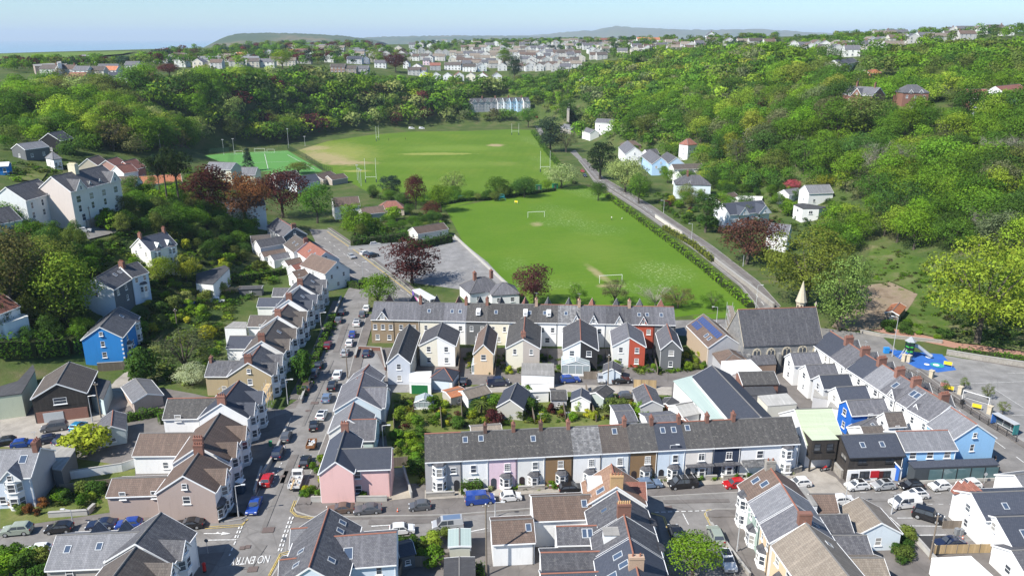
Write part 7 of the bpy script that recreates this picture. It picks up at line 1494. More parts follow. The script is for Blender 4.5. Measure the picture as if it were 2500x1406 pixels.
# vehicles
NS = hd(640,1300,860,740); EW = hd(900,1262,1580,1202)
CARS = [(895,757,NS,'hatch','white','white hatchback parked under the leafy street tree'),(885,772,NS,'hatch','grey','dark grey hatchback parked behind a white one near the brown end house'),(872,793,NS,'suv','white','white estate car with black roof rails parked by the brown end house'),(861,821,NS,'small','blue','small blue car parked beside the brown end house yard'),(854,842,NS,'hatch','white','white hatchback parked in front of the small blue car'),(843,866,NS,'hatch','silver','silver hatchback parked beside the brick-walled court'),
 (895,868,NS,'hatch','navy','dark navy car parked inside the brick-walled court'),(824,920,NS,'saloon','white','white saloon parked opposite the tan end house'),(812,948,NS,'suv','black','black off-road car parked opposite the side lane'),(798,977,NS,'hatch','steel','steel blue hatchback parked beside the broad slate bungalow'),(786,1019,NS-4,'hatch','white','white hatchback with black roof parked below the side lane'),(767,1045,NS+6,'hatch','black','black hatchback angled out from the kerb beside a trailer'),(746,1133,NS,'hatch','black','black hatchback with red tail lights behind the tipper truck'),
 (835,767,NS,'hatch','black','black hatchback on the hedge side of the street facing the leafy tree'),(827,786,NS,'hatch','grey','grey hatchback parked behind the black one on the hedge side'),(800,847,NS,'saloon','maroon','dark red saloon parked alone in the shade'),(778,896,NS,'saloon','black','black saloon with gloss roof parked below the red saloon'),(767,917,NS,'suv','grey','dark grey crossover parked behind the gloss black saloon'),(750,950,NS,'suv','brown','brown-grey crossover parked near the red traffic cone'),(699,1072,NS,'hatch','grey','grey hatchback parked opposite the trailer'),(680,1112,NS,'suv','navy','navy estate with a door open and a person beside it'),(653,1178,NS,'hatch','red','bright red hatchback with open boot by the portable toilet'),(622,1242,NS+180,'saloon','blue','royal blue car facing down towards the give-way lines'),
 (43,1302,EW+180,'suv','green','pale green crossover on the street below the ivy-clad house'),(146,1297,EW+180,'hatch','black','black hatchback on the street below the small lawn'),(250,1288,EW+180,'saloon','navy','dark navy saloon behind the dormer roofs'),(316,1287,EW+180,'hatch','blue','deep blue car parked by the beige corner shop wall'),(462,1287,EW+180,'saloon','black','black saloon at the kerb under the turquoise door'),(92,1352,EW+180,'hatch','white','white car parked against the slate-winged corner house'),
 (134,1050,hd(100,1055,170,1045)+180,'mpv','grey','big dark grey people carrier in the gravel yard'),(192,1047,80,'small','teal','teal car half hidden behind the yellow tree'),(125,1078,30,'hatch','navy','navy car in the yard behind the flat extension'),(12,1085,200,'hatch','black','black car at the yard edge with pale roof'),(57,1090,20,'hatch','blue','dark blue car parked behind the slate roof of the ivy-clad house'),(157,1082,60,'hatch','navy','blue-black car squeezed beside the yellow tree'),
 (831,1250,EW+180,'saloon','brown','brown saloon with dark roof by the corner planter'),(898,1251,EW+180,'saloon','grey','dark grey saloon below the pink house'),(1025,1243,EW+180,'small','grey','small grey car parked across the pale drive'),(1172,1227,EW,'van','blue','deep blue panel van parked by the clipped hedge'),(1247,1220,EW,'small','white','white three-door small car with black windows facing the blue van'),(982,1300,EW,'hatch','white','white car hidden behind the pale blue house roof'),(1093,1290,EW+180,'van','silver','silver camper van with pale blue roof behind the garden'),
 (1396,1199,EW,'estate','black','black estate half behind the orange-brown roof'),(1583,1188,EW,'estate','steel','steel blue estate car behind the red-tiled roof'),(1666,1189,EW+180,'van','black','black van with roof bars outside the pale blue house'),(1793,1189,EW+180,'hatch','red','red hatchback with black windows outside the white end house'),(1746,1315,hd(1773,1376,1745,1313),'suv','green','grey-green estate parked on the side street by the peach house'),(1774,1378,hd(1773,1376,1745,1313)+180,'suv','white','white crossover with black glass roof on the side street'),(1648,1308,hd(1773,1376,1745,1313),'hatch','black','dark hatchback half hidden by the round street tree'),
 (2091,1193,EW+180,'hatch','white','white hatchback with black roof in front of the timber shop'),(2154,1192,EW+180,'hatch','silver','silver hatchback with black roof behind the white one'),(2223,1193,EW+180,'hatch','black','black hatchback between the silver car and the white coupe'),(2293,1194,EW+180,'small','white','small white car outside the glass shopfront'),(2364,1190,EW+180,'hatch','white','white car beside the roof gablets near the glass shopfront'),(2234,1215,EW+180,'hatch','white','white car with black roof beside the white van'),(2208,1236,EW+180,'van','white','white camper van with dark side window in the shop car park'),(2264,1268,hd(2310,1285,2210,1255)+180,'offroad','black','black off-roader with spare wheel in the shop car park'),(2316,1333,EW+180,'saloon','navy','dark navy saloon on the fresh black tarmac'),(2056,1228,EW,'hatch','white','white hatchback behind the fawn-roofed bungalow'),(1950,1186,EW+180,'hatch','white','white car half hidden behind the brown-tiled end house'),
 (1216,941,EW,'van','navy','dark blue van under the black carport in the back lane'),(1131,937,EW+80,'hatch','black','dark car beside the hip-roofed garage'),(1391,932,EW,'estate','blue','bright blue estate parked at the wide conservatory'),(1467,930,-90,'hatch','silver','silver hatchback nose-out beside the blue garage'),(1516,934,EW,'saloon','black','black saloon parked beside the new slatted fence'),(1531,972,EW,'hatch','grey','grey car in the walled bay off the back lane'),
 (915,601,hd(870,615,1000,600),'suv','white','white car alone near the car park wall'),(892,622,hd(870,615,1000,600)+20,'hatch','white','white hatchback beside a black car in the gravel car park'),(910,628,hd(870,615,1000,600)+20,'suv','black','black crossover next to the white hatchback in the gravel car park'),(858,630,hd(985,695,860,625)+180,'hatch','silver','silver car driving down the road beside the car park'),(1422,421,hd(1420,400,1470,440),'hatch','red','red car driving on the valley road'),(1428,432,hd(1420,400,1470,440),'hatch','navy','dark blue car following the red one on the valley road'),
 (1005,316,0,'van','white','white van parked at the far edge of the sports field'),(1030,316,0,'van','white','shorter white van behind another beyond the sports field'),(817,314,0,'hatch','silver','silver car under the trees at the field corner'),(1310,288,90,'hatch','red','small red car far up the valley road'),(330,541,20,'hatch','silver','silver car parked below the stone retaining wall'),(206,568,20,'hatch','white','white car parked on the lane below the grey villa'),(456,748,70,'saloon','blue','bright blue car on the drive below the long white garage'),(533,738,10,'hatch','white','white car parked by the new timber fence'),(2237,250,10,'saloon','red','red car outside the brick house with white dormers')]
for c in CARS:
 o = car(*c[:6], roofcol='black' if 'black roof' in c[5] or 'black glass' in c[5] else 'steel' if 'pale blue roof' in c[5] else None, rails='roof bars' in c[5] or 'roof rails' in c[5])
# flatbed truck with building waste, trailer, bus
def truck(u,v,rz):
 x, y = P(u, v); o = thing('tipper_truck', 'white tipper truck loaded with rubble and timber', 'truck', x, y, .1, math.radians(rz)); pw = paint('white', PAINT['white'])
 s = MB(); pts = [(2.55,.45),(2.6,1.1),(2.15,1.25),(1.75,2.05),(1.0,2.1),(0.9,2.05),(0.9,.45)]
 for sg in (-1,1): s.face([(a,sg*.9,b) for a,b in pts][::-sg],0)
 for k in range(len(pts)): a,b = pts[k],pts[(k+1)%len(pts)]; s.face([(a[0],.9,a[1]),(a[0],-.9,a[1]),(b[0],-.9,b[1]),(b[0],.9,b[1])][::-1],0)
 s.obj('cab', pw, o); w = MB(); w.face([(2.165,-.75,1.3),(2.165,.75,1.3),(1.80,.7,1.98),(1.80,-.7,1.98)]); w.obj('windscreen', MGLASS, o); w = MB().box(.88,.9,-.7,.7,1.3,1.9); w.obj('rear_window', MGLASS, o)
 for sg in (-1, 1): MB().box(1.1,1.85,sg*.9-.01,sg*.9+.01,1.25,1.85).obj('side_window', MGLASS, o)
 MB().box(-2.6,.8,-1,1,.75,.85).obj('bed_floor', MMETAL, o)
 for a in ((-2.6,.8,-1.02,-.96),(-2.6,.8,.96,1.02),(-2.64,-2.58,-1,1),(.74,.8,-1,1)): MB().box(*a,.85,1.25).obj('side_board', pw, o)
 g = random.Random(3)
 for k in range(26): a, b = g.uniform(-2.3,.5), g.uniform(-.75,.75); q = g.uniform(.1,.3); MB().box(-q,q,-q*.8,q*.8,-.1,q).obj('rubble', mat('rubble_%d' % (k%3), [(0.5,0.47,0.42),(0.35,0.3,0.26),(0.55,0.6,0.66)][k%3], .9, .1), o, Matrix.Translation((a,b,.95)) @ Matrix.Rotation(g.uniform(0,3),4,'Z') @ Matrix.Rotation(g.uniform(-.5,.5),4,'X'))
 MB().box(-3.6,-.6,.1,.35,1.27,1.33).obj('timber_plank', MFENCEN, o)
 for xa in (1.6,-1.6):
  for sg in (-1, 1): q = MB().tube((0,-.12,0),(0,.12,0),.34,.34,14).obj('wheel', MTYRE, o, Matrix.Translation((xa,sg*.82,.34))); MB().tube((0,-.13,0),(0,.13,0),.2,.2,10).obj('rim', MRIM, q)
truck(725,1183,NS)
x, y = P(761, 1092); o = thing('builders_trailer', 'rusty trailer full of builders rubble behind the black hatchback', 'trailer', x, y, .1, math.radians(NS)); MR = mat('rusty_steel', (0.24,0.11,0.05), .8, .2, var=.3, nscale=4)
MB().box(-1.4,1.4,-.8,.8,.45,.52).obj('bed_floor', MR, o)
for a in ((-1.4,1.4,-.82,-.76),(-1.4,1.4,.76,.82),(-1.44,-1.38,-.8,.8),(1.38,1.44,-.8,.8)): MB().box(*a,.52,1.05).obj('side_board', MR, o)
g = random.Random(9)
for k in range(24): q = g.uniform(.1,.28); MB().box(-q,q,-q*.7,q*.7,-.1,q).obj('rubble', mat('rubble_%d' % (k%3), (0.5,0.5,0.5)), o, Matrix.Translation((g.uniform(-1.1,1.1),g.uniform(-.55,.55),.75)) @ Matrix.Rotation(g.uniform(0,3),4,'Z'))
for sg in (-1, 1): q = MB().tube((0,-.1,0),(0,.1,0),.3,.3,12).obj('wheel', MTYRE, o, Matrix.Translation((0,sg*.92,.3))); MB().tube((0,-.11,0),(0,.11,0),.17,.17,8).obj('rim', MRIM, q)
MB().tube((1.4,0,.45),(2.5,0,.4),.05,.05,6).obj('drawbar', MR, o)
x, y = P(1038, 742); o = thing('single_deck_bus', 'white bus with purple and pink tail passing the rear terrace', 'bus', x, y, .1, math.radians(hd(985,705,1080,760))); pw = paint('white', PAINT['white'])
MB().box(-5.6,5.6,-1.25,1.25,.35,2.95).obj('body', pw, o); MB().box(-5.4,5.5,-1.1,1.1,2.95,3.05).obj('roof_fairing', pw, o)
for sg in (-1,1):
 for k in range(7): MB().box(-4.6+k*1.42,-3.3+k*1.42,sg*1.25-.012,sg*1.25+.012,1.35,2.45).obj('side_window', MGLASS, o)
 s = MB(); yy = sg*1.275; f = [(-5.6,yy,.4),(-3.2,yy,.4),(-4.2,yy,1.3),(-4.6,yy,2.6),(-5.6,yy,2.8)]; s.face(f if sg < 0 else f[::-1]); s.obj('livery_panel', mat('bus_purple', (0.13,0.06,0.38), .3, .5, var=0), o)
 s = MB(); f = [(-3.6,yy,.4),(-2.2,yy,.4),(-3.1,yy,1.25),(-4.1,yy,1.25)]; s.face(f if sg < 0 else f[::-1]); s.obj('livery_panel', mat('bus_pink', (0.62,0.06,0.34), .3, .5, var=0), o)
 for xa in (-3.4, 3.6): q = MB().tube((0,-.15,0),(0,.15,0),.48,.48,14).obj('wheel', MTYRE, o, Matrix.Translation((xa,sg*1.12,.48))); MB().tube((0,-.16,0),(0,.16,0),.26,.26,10).obj('rim', MRIM, q)
MB().box(5.6,5.62,-1.1,1.1,1.1,2.6).obj('windscreen', MGLASS, o); MB().box(5.6,5.63,-.8,.8,2.65,2.88).obj('destination_display', MBLACK, o)
# people
person(637, 1196, NS, (0.55,0.60,0.66), (0.03,0.04,0.07), 'person in striped pale shirt loading the boot of the red car', pose=2, bend=.12)
person(697, 1107, 150, (0.75,0.74,0.72), (0.25,0.25,0.24), 'person in white leaning into the open door of the navy estate', pose=2, bend=.2)
person(1493, 538, 200, (0.75,0.78,0.80), (0.03,0.035,0.06), 'person in white top walking across the daisied football field', pose=1)
person(949, 344, 90, (0.05,0.05,0.06), (0.04,0.04,0.05), 'person in dark clothes out on the sports field', pose=1)
person(990, 342, 90, (0.08,0.06,0.05), (0.05,0.05,0.06), 'person standing beyond the dark-clothed walker on the sports field')
person(2427, 1132, 180, (0.03,0.03,0.03), (0.03,0.03,0.04), 'person in black at the corner of the blue shop', pose=1)
x,y = P(1518,536); d = MB(); d.tube((-.3,0,.38),(.3,0,.40),.12,.14,8); d.tube((.28,0,.42),(.48,0,.58),.08,.07,6); d.tube((.45,0,.6),(.62,0,.56),.075,.04,6)
for a in (-.25,.25):
 for b_ in (-.07,.07): d.tube((a,b_,.36),(a+.03,b_,0),.045,.03,5)
d.tube((-.3,0,.42),(-.5,0,.55),.03,.015,5); tag(d.obj('dog', mat('white_fur', (0.7,0.68,0.64), .9, .1, var=.1), None, TM(x, y, .1, 1.0)), 'small white dog trotting on the football field', 'dog')
# street furniture
for a in [(583,1262,1190,10,'tall grey lamp post at the corner by the royal blue car'),(703,987,928,0,'lamp post in front of the tan end house'),(785.5,817,764,0,'lamp post by the hedge halfway up the street'),(2178,870,777,150,'tall lamp post beside the blue play surface'),(1749,791,750,180,'lamp post beside the church hall with solar panels'),(1845,752,697,0,'white lamp post at the foot of the valley road'),(1688,586,547,180,'lamp post on the valley road above the cedar'),(226,1030,968,0,'slim white lamp post in front of the barn'),(180,1285,1246,180,'lamp post beside the small lawn wall'),(1631,1171,1090,0,'slim white lamp post outside the pale blue terraced house'),(1799,1347,1258,0,'white lamp post beside the peach houses'),(2061,1243,1178,0,'thin lamp post beside the fawn-roofed bungalow'),(2176,1255,1210,0,'white lamp post at the car park by the white camper'),(1814,650,615,180,'lamp post beside the copper tree'),(1620,520,490,180,'lamp post beside the white and red house'),(887,690,640,0,'lamp post beside the leafy tree at the fork'),(936,1092,1040,0,'thin post by the walled front gardens'),(1209,1262,1228,0,'short white post beside the brown-roofed wing')]: lamp(*a)
for a in [(247,1019,936,'dark wooden pole in front of the barn'),(849,924,850,'wooden pole at the kerb by the white saloon'),(1188,1404,1246,'tall wooden pole rising above the brown-roofed wings'),(2270,1364,1262,'leaning wooden pole by the fresh tarmac'),(1484,942,868,'wooden pole behind the black and white wing'),(225,560,505,'wooden pole below the grey villa'),(1386,245,210,'wooden pole beside the ruined wall'),(433,800,755,'ivy-covered pole beside the hawthorn'),(1190,905,872,'thin pole in the back gardens')]: pole(*a)
goal(1491, 690, hd(1463,690,1520,687), 7.32, 2.44, 'white football goal with bare earth in its mouth'); goal(1309, 531, hd(1288,533,1330,531), 7.32, 2.44, 'far white football goal on the daisied field')
goal(2380, 985, hd(2355,985,2405,1000), 5.0, 2.2, 'white goal with net frame at the school yard fence', True); goal(634, 372, 0, 7, 2.4, 'white goal at the end of the green artificial pitch', True); goal(661, 373, 0, 5, 2.2, 'small white goal beside the larger one on the artificial pitch', True); goal(583, 377, 0, 5, 2.2, 'small goal beside the two masts of the artificial pitch', True)
rugby(922, 344, 80, 11, 'far rugby posts at the shaded end of the sports field'); rugby(1331, 420, 5, 12, 'rugby posts with navy pads near the pale hawthorn'); rugby(906, 446, 12, 13, 'tall rugby posts near the pavilion'); rugby(1258, 330, 5, 9, 'rugby posts in the far corner by the road')
for a in ((873,440,404),(877,447,412),(882,455,416)): mast(*a, 'tall white post, one of three in a line near the pavilion', 'three white posts')
for a, l in (((393,372,330),'lone floodlight mast between the wood and the artificial pitch'),((547,379,342),'floodlight mast behind the small goal'),((572,378,340),'floodlight mast beside the small goal, the taller one'),((705,362,316),'floodlight mast at the far corner of the pitch'),((745,357,334),'slim floodlight mast by the bare field corner')): mast(*a, l)
railing([(702,366),(745,388),(788,416),(812,424)], 3.4, mat('green_mesh', (0.02,0.06,0.035), .6, .3, var=0), 'tall dark green mesh fence beside the artificial pitch', 3.0, mesh_gap=.28)
railing([(462,381),(560,372),(702,364)], 3.0, mat('green_mesh', (0.02,0.06,0.035)), 'dark fence along the far side of the artificial pitch', 3.0, mesh_gap=.4)
wall([(905,852),(905,872)], .4, .3, MBRICK, 'low brick wall end of the parking court'); wall([(876,853),(930,856),(941,905)], .9, .25, MBRICK, 'low red brick wall round the parking court'); wall([(874,855),(868,875)], .9, .25, MBRICK, 'short brick wall beside the parked silver hatchback')
wall([(1040,1213),(1110,1209)], .8, .35, MSTONE, 'low stone wall in front of the grey end house'); wall([(1135,1206),(1192,1203)], .8, .35, MSTONE, 'stone wall below the clipped hedge'); wall([(1265,1197),(1330,1194)], .8, .35, MSTONE, 'stone garden wall of the white house beside the brown one'); wall([(1340,1192),(1400,1189)], .6, .3, MBRICK, 'low brick wall before the brown house'); wall([(1605,1172),(1672,1169)], .8, .35, MSTONE, 'stone wall before the pale blue house'); wall([(1690,1171),(1750,1170)], .8, .35, MSTONE, 'stone wall below the cream house porch'); wall([(1765,1170),(1812,1166)], .8, .35, MSTONE, 'stone wall before the navy house'); wall([(1920,1160),(1955,1150)], 1.1, .4, MSTONE, 'rough stone wall beside the workshop drive')
wall([(2075,1171),(2190,1168)], 1.0, .5, MSTONE, 'rubble stone wall in front of the timber shop'); wall([(2012,1110),(2030,1140),(2055,1168)], 1.6, .5, MSTONE, 'tall stone wall beside the motorbike'); wall([(760,1224),(945,1222)], .9, .3, MCONC, 'concrete garden wall with piers below the pink house'); wall([(985,1150),(1005,1216)], 1.1, .25, MCONC, 'pale side wall of the pink house drive')
wall([(2310,865),(2400,880),(2500,895)], 1.2, .5, MSTONE, 'long stone wall behind the school yard'); wall([(850,610),(1000,598),(1050,590)], 1.2, .3, render_mat((0.62,0.6,0.55)), 'white wall along the gravel car park'); wall([(1110,580),(1175,640),(1240,700)], 1.0, .3, MCONC, 'low pale wall between the car park and the football field'); wall([(1700,600),(1745,640),(1830,705),(1888,752)], 1.4, .5, MSTONE, 'stone wall under the copper tree along the valley road'); wall([(1600,532),(1650,566),(1665,575)], 1.6, .4, render_mat((0.6,0.57,0.5)), 'pale garden wall with gate beside the valley road')
wall([(215,560),(245,548),(300,552),(312,540)], 2.6, .6, MSTONE, 'curved stone retaining wall below the grey villa'); wall([(120,1262),(215,1256),(232,1240)], .9, .4, MCONC, 'low wall around the small lawn'); wall([(155,1172),(300,1150),(330,1140)], 1.6, .25, render_mat(WHITE), 'white yard wall behind the brown-tiled wing'); wall([(640,1150),(622,1210)], 1.1, .3, MCONC, 'garden wall beside the portable toilet'); wall([(700,1050),(668,1120),(640,1165)], .9, .3, MCONC, 'low front wall of the bay-fronted white house'); wall([(735,985),(770,890),(800,820),(833,730)], 1.0, .35, MSTONE, 'long front garden wall up the hedge side of the street')
wall([(2222,1305),(2275,1365),(2330,1420)], .9, .3, MCONC, 'grey kerb wall beside the fresh tarmac'); wall([(1735,1285),(1830,1410)], .8, .3, MSTONE, 'low wall before the peach houses'); wall([(240,905),(320,900),(318,885)], 1.9, .25, MFENCE, 'weathered yard wall below the blue house'); wall([(2100,812),(2150,822),(2200,828),(2300,838)], .8, .4, MSTONE, 'low stone wall between the path and the bank')
fence([(530,716),(626,712)], 1.5, MFENCEN, 'new pale timber fence behind the white car'); fence([(1546,946),(1602,948)], 1.9, MFENCEN, 'new slatted fence beside the black saloon'); fence([(2278,1352),(2445,1348)], 1.5, MFENCEN, 'orange-tan timber fence behind the fresh tarmac'); fence([(1280,935),(1340,937)], 1.6, MFENCE, 'grey board fence along the back lane'); fence([(1425,925),(1484,925)], 1.8, MFENCE, 'weathered fence behind the silver hatchback'); fence([(150,1204),(275,1190)], 1.7, MFENCE, 'dark panel fence behind the small lawn'); fence([(975,1420),(985,1385),(1095,1380)], 1.8, MFENCE, 'weathered fence behind the pale blue house'); fence([(955,1140),(995,1136)], 1.8, MFENCE, 'fence at the top of the pink house drive'); fence([(2300,1290),(2348,1290)], 1.4, MFENCE, 'grey slatted screen beside the bins'); fence([(1940,910),(1948,925),(1990,930)], 1.7, MFENCE, 'dark fence beside the canted back wing'); fence([(1120,945),(1125,985),(1128,1025)], 1.6, MFENCE, 'garden fence beside the greenhouse lawn')
for a in ([(960,1000),(962,1050)], [(1290,960),(1297,1000),(1305,1035)], [(1430,950),(1445,1000),(1455,1030)], [(1545,975),(1560,1015)]): fence(a, 1.5, MFENCE, 'low weathered fence between back garden plots %s' % {960: 'beside the lawn', 1290: 'by the glazed workshop', 1430: 'by the white summerhouse', 1545: 'by the slate shed'}[a[0][0]])
for (a, b, l) in [((1008,880),(1003,905),'dark boarded fence beside the long grey wing'),((1124,870),(1118,925),'boarded fence between the cream-white wing and the tan wing'),((1214,868),(1208,925),'boarded fence between the tan wing and the grey-cream wing'),((1335,862),(1338,885),'boarded fence beside the flat-roofed white garage'),((1478,865),(1486,915),'boarded fence between the black-white wing and the red wing'),((1592,862),(1605,915),'boarded fence between the red wing and the dark grey wing'),((1075,1010),(1078,1045),'garden fence behind the grey end house'),((1215,985),(1225,1035),'garden fence behind the pale pink house'),((1370,975),(1380,1025),'garden fence behind the brown house with white bay'),((1500,980),(1510,1015),'garden fence behind the ribbed brown roof')]: fence([a, b], 1.6, MFENCE, l)
railing([(2200,905),(2290,960),(2390,1025),(2480,1080)], 1.4, MBLACK, 'black railings along the school yard between stone pillars', 2.5, mesh_gap=.35)
for u, v in ((2206,882),(2218,884),(2273,922),(2343,962),(2415,1010)): x, y = P(u, v); o = thing('stone_pillar', 'squat yellow stone pillar in the school railings', 'pillar', x, y, 0, .6, 'stone pillars of the school railings'); MB().box(-.4,.4,-.4,.4,-.2,1.7).obj('shaft', MASHLAR, o); MB().box(-.5,.5,-.5,.5,1.7,1.85).obj('cap', MASHLAR, o)
MYB = mat('yellow_banner', (0.75,0.55,0.03), .6, .3, var=0)
for u, v, lab in ((2316,955,'yellow banner hung on the school railings'),(2383,1000,'yellow sign on the school goal'),(2313,895,'yellow frame sign at the edge of the blue play surface'),(1260,497,'yellow sign board by the play park'),(2305,948,'red and white banner on the school railings')): x, y = P(u, v); o = thing('banner', lab, 'sign', x, y, 0, -.6); MB().box(-.9,.9,-.03,.03,.5,1.3).obj('board', MYB if 'yellow' in lab else mat('red_banner', (0.6,0.2,0.25)), o); [MB().box(q-.03,q+.03,-.05,.05,0,1.35).obj('post', MMETAL, o) for q in (-.88,.88)]
# play tower
x, y = P(2217, 872); o = thing('play_tower', 'green-banded climbing tower with pointed grey roof and tube slide', 'play tower', x, y, 0.1, 0); MGN = mat('play_green', (0.05,0.42,0.06), .5, .4, var=0); MDG = mat('play_dark', (0.015,0.03,0.03), .5, .4, var=0)
for k in range(6): a = k*PI/3; MB().tube((1.1*math.cos(a),1.1*math.sin(a),0),(1.1*math.cos(a),1.1*math.sin(a),4.2),.07,.07,6).obj('post', MDG, o)
for z0, z1, m_ in ((1.5,1.9,MGN),(1.9,2.7,MDG),(2.7,3.0,MGN),(3.0,3.8,MDG),(3.8,4.05,MGN)): MB().tube((0,0,z0),(0,0,z1),1.08,1.08,6).obj('panel_band', m_, o)
MB().tube((0,0,4.1),(0,0,5.3),1.35,.05,6).obj('roof', mat('play_roof', (0.32,0.34,0.36), .5, .4, var=0), o); s = MB(); pts = [(1.0,.4,3.0),(2.2,.3,2.6),(3.4,0,1.7),(4.6,-.5,.8),(5.2,-.8,.5)]
for a,b in zip(pts[:-1],pts[1:]): s.tube(a,b,.42,.42,10)
s.obj('tube_slide', mat('slide_steel', (0.5,0.52,0.54), .35, .5, .4, var=0), o)
for sg in (-.5, .5): MB().tube((-1.0,sg-.3,2.2),(-2.4,sg-.8,0),.07,.07,6).obj('ladder_rail', MMETAL, o)
for k in range(6): t = k/6; MB().tube((-1.0-1.4*t,-.8-.5*t,2.2*(1-t)),(-1.0-1.4*t,.2-.5*t,2.2*(1-t)),.04,.04,5).obj('rung', MMETAL, o)
x, y = P(2288, 892); s = MB(); s.tube((0,0,0),(0,0,.03),1.5,1.5,20); o = tag(s.obj('play_marking', mat('play_teal', (0.03,0.28,0.28), .7, .2, var=0), None, TM(x,y,.09,0)), 'round teal and white fish marking on the blue play surface', 'marking'); MB().tube((-.2,.1,.031),(-.2,.1,.05),.7,.7,14).obj('white_spot', MW, o); MB().tube((-2.2,.5,0),(-2.2,.5,.03),.6,.3,10).obj('tail_spot', MW, o)
x, y = P(2268, 872); tag(MB().tube((0,0,0),(0,0,.03),.8,.8,14).obj('play_marking', MW, None, TM(x,y,.09,0)), 'white oval patch under the tube slide', 'marking')
x, y = P(2163, 862); o = thing('information_box', 'small bright blue box beside the play area lamp post', 'box', x, y, .1, 0); MB().box(-.6,.6,-.4,.4,0,1.3).obj('cabinet', mat('bright_blue_paint', (0.02,0.25,0.65), .5, .4, var=0), o); MB().box(-.65,.65,-.45,.45,1.3,1.38).obj('lid', mat('bright_blue_paint', (0,0,0)), o)
# bus shelter
x, y = P(2450, 1050); o = thing('bus_shelter', 'glass bus shelter with blue advert panel by the school road', 'bus shelter', x, y, .1, math.radians(hd(2420,1035,2480,1068))); MB().box(-2.6,2.6,-.7,.7,2.4,2.5).obj('roof', MMETAL, o)
for q in (-2.5,-.9,.9,2.5): MB().box(q-.05,q+.05,.55,.65,0,2.4).obj('post', MMETAL, o)
for q in (-1.7,0,1.7): MB().box(q-.75,q+.75,.59,.61,.3,2.2).obj('pane', mat('shelter_glass', (0.07,0.09,0.10), .1, .7, var=.2), o)
MB().box(-2.6,-2.45,-.6,.6,.3,2.3).obj('advert_panel', mat('advert_blue', (0.04,0.16,0.5), .3, .4, var=.2), o); MB().box(2.45,2.6,-.6,.6,.3,2.3).obj('advert_panel', mat('advert_teal', (0.03,0.22,0.22), .3, .4, var=.4, nscale=2), o); MB().box(-2.0,2.0,.2,.5,.45,.5).obj('seat', MMETAL, o)
# small things
x, y = P(590, 1203); o = thing('portable_toilet', 'dark blue portable toilet with white roof by the corner shop', 'portable toilet', x, y, .15, 1.4); MB().box(-.6,.6,-.6,.6,0,2.1).obj('cabin', mat('toilet_navy', (0.04,0.07,0.11), .5, .3, var=.05), o); MB().box(-.64,.64,-.64,.64,2.1,2.3).obj('roof', MW, o); MB().box(.6,.63,-.4,.4,.1,1.95).obj('door', mat('toilet_door', (0.05,0.09,0.14)), o)
x, y = P(500, 1396); o = thing('pillar_box', 'red pillar post box on the shaded corner pavement', 'post box', x, y, .15, 0); MRED = mat('post_red', (0.5,0.02,0.02), .4, .4, var=0); MB().tube((0,0,0),(0,0,1.35),.24,.24,14).obj('body', MRED, o); MB().tube((0,0,1.35),(0,0,1.5),.28,.12,14).obj('cap', MRED, o); MB().tube((0,0,0),(0,0,.15),.27,.27,14).obj('base', MBLACK, o); MB().box(.2,.26,-.12,.12,1.05,1.12).obj('slot', MBLACK, o)
def cone_(u, v, lab): x, y, z = G(u, v); o = thing('traffic_cone', lab, 'traffic cone', x, y, z+.1); MB().box(-.2,.2,-.2,.2,0,.05).obj('base', MBLACK, o); MO = mat('cone_orange', (0.75,0.12,0.04), .5, .3, var=0); MB().tube((0,0,.05),(0,0,.75),.15,.03,10).obj('cone', MO, o); MB().tube((0,0,.35),(0,0,.5),.105,.075,10).obj('band', MW, o)
cone_(738,979,'red traffic cone at the mouth of the side lane'); cone_(971,1250,'traffic cone between the grey saloon and the small grey car'); cone_(2349,1318,'traffic cone beside the grey wheelie bins')
for u, v, c, l in ((2335,1305,(0.2,0.21,0.22),'grey wheelie bin beside the slatted screen, first of two'),(2345,1306,(0.22,0.23,0.24),'lighter grey wheelie bin beside the slatted screen'),(1234,905,(0.03,0.035,0.035),'black bin on the dark patio by the cream wing'),(1377,1170,(0.03,0.2,0.1),'green bin in the white house garden'),(661,1090,(0.03,0.22,0.1),'green recycling bin by the clipped shrub'),(2348,988,(0.03,0.03,0.03),'black bin by the school railings')): bin_(u, v, c, l)
def sign(u, v, h, c, lab, w=.5): x, y, z = G(u, v); o = thing('road_sign', lab, 'sign', x, y, z, 0); MB().tube((0,0,-.2),(0,0,h),.04,.04,6).obj('post', MMETAL, o); MB().tube((0,-.04,h-.35),(0,-.06,h-.35),w*.6,w*.6,16).obj('sign_plate', c, o)
sign(508,1350,2.6,mat('sign_back_grey', (0.12,0.13,0.15)),'round dark sign on a pole beside the red pillar box'); sign(698,1345,2.6,mat('sign_back_grey', (0,0,0)),'round sign beside the give-way dashes by the pale blue house'); sign(2109,1176,2.2,MMETAL,'thin sign post in front of the timber shop'); sign(2402,1180,2.2,MMETAL,'square sign before the glass shopfront'); sign(1136,1222,2.4,MMETAL,'parking sign post by the blue van')
shed((2178,760),(2196,740), 'small timber hut with rusty sheet roof on the bare bank', w=3.4, zr=3.2, ze=2.5, wall=(0.24,0.24,0.17), roof='rust', wmat=MFENCE, name='hut', cat='hut')
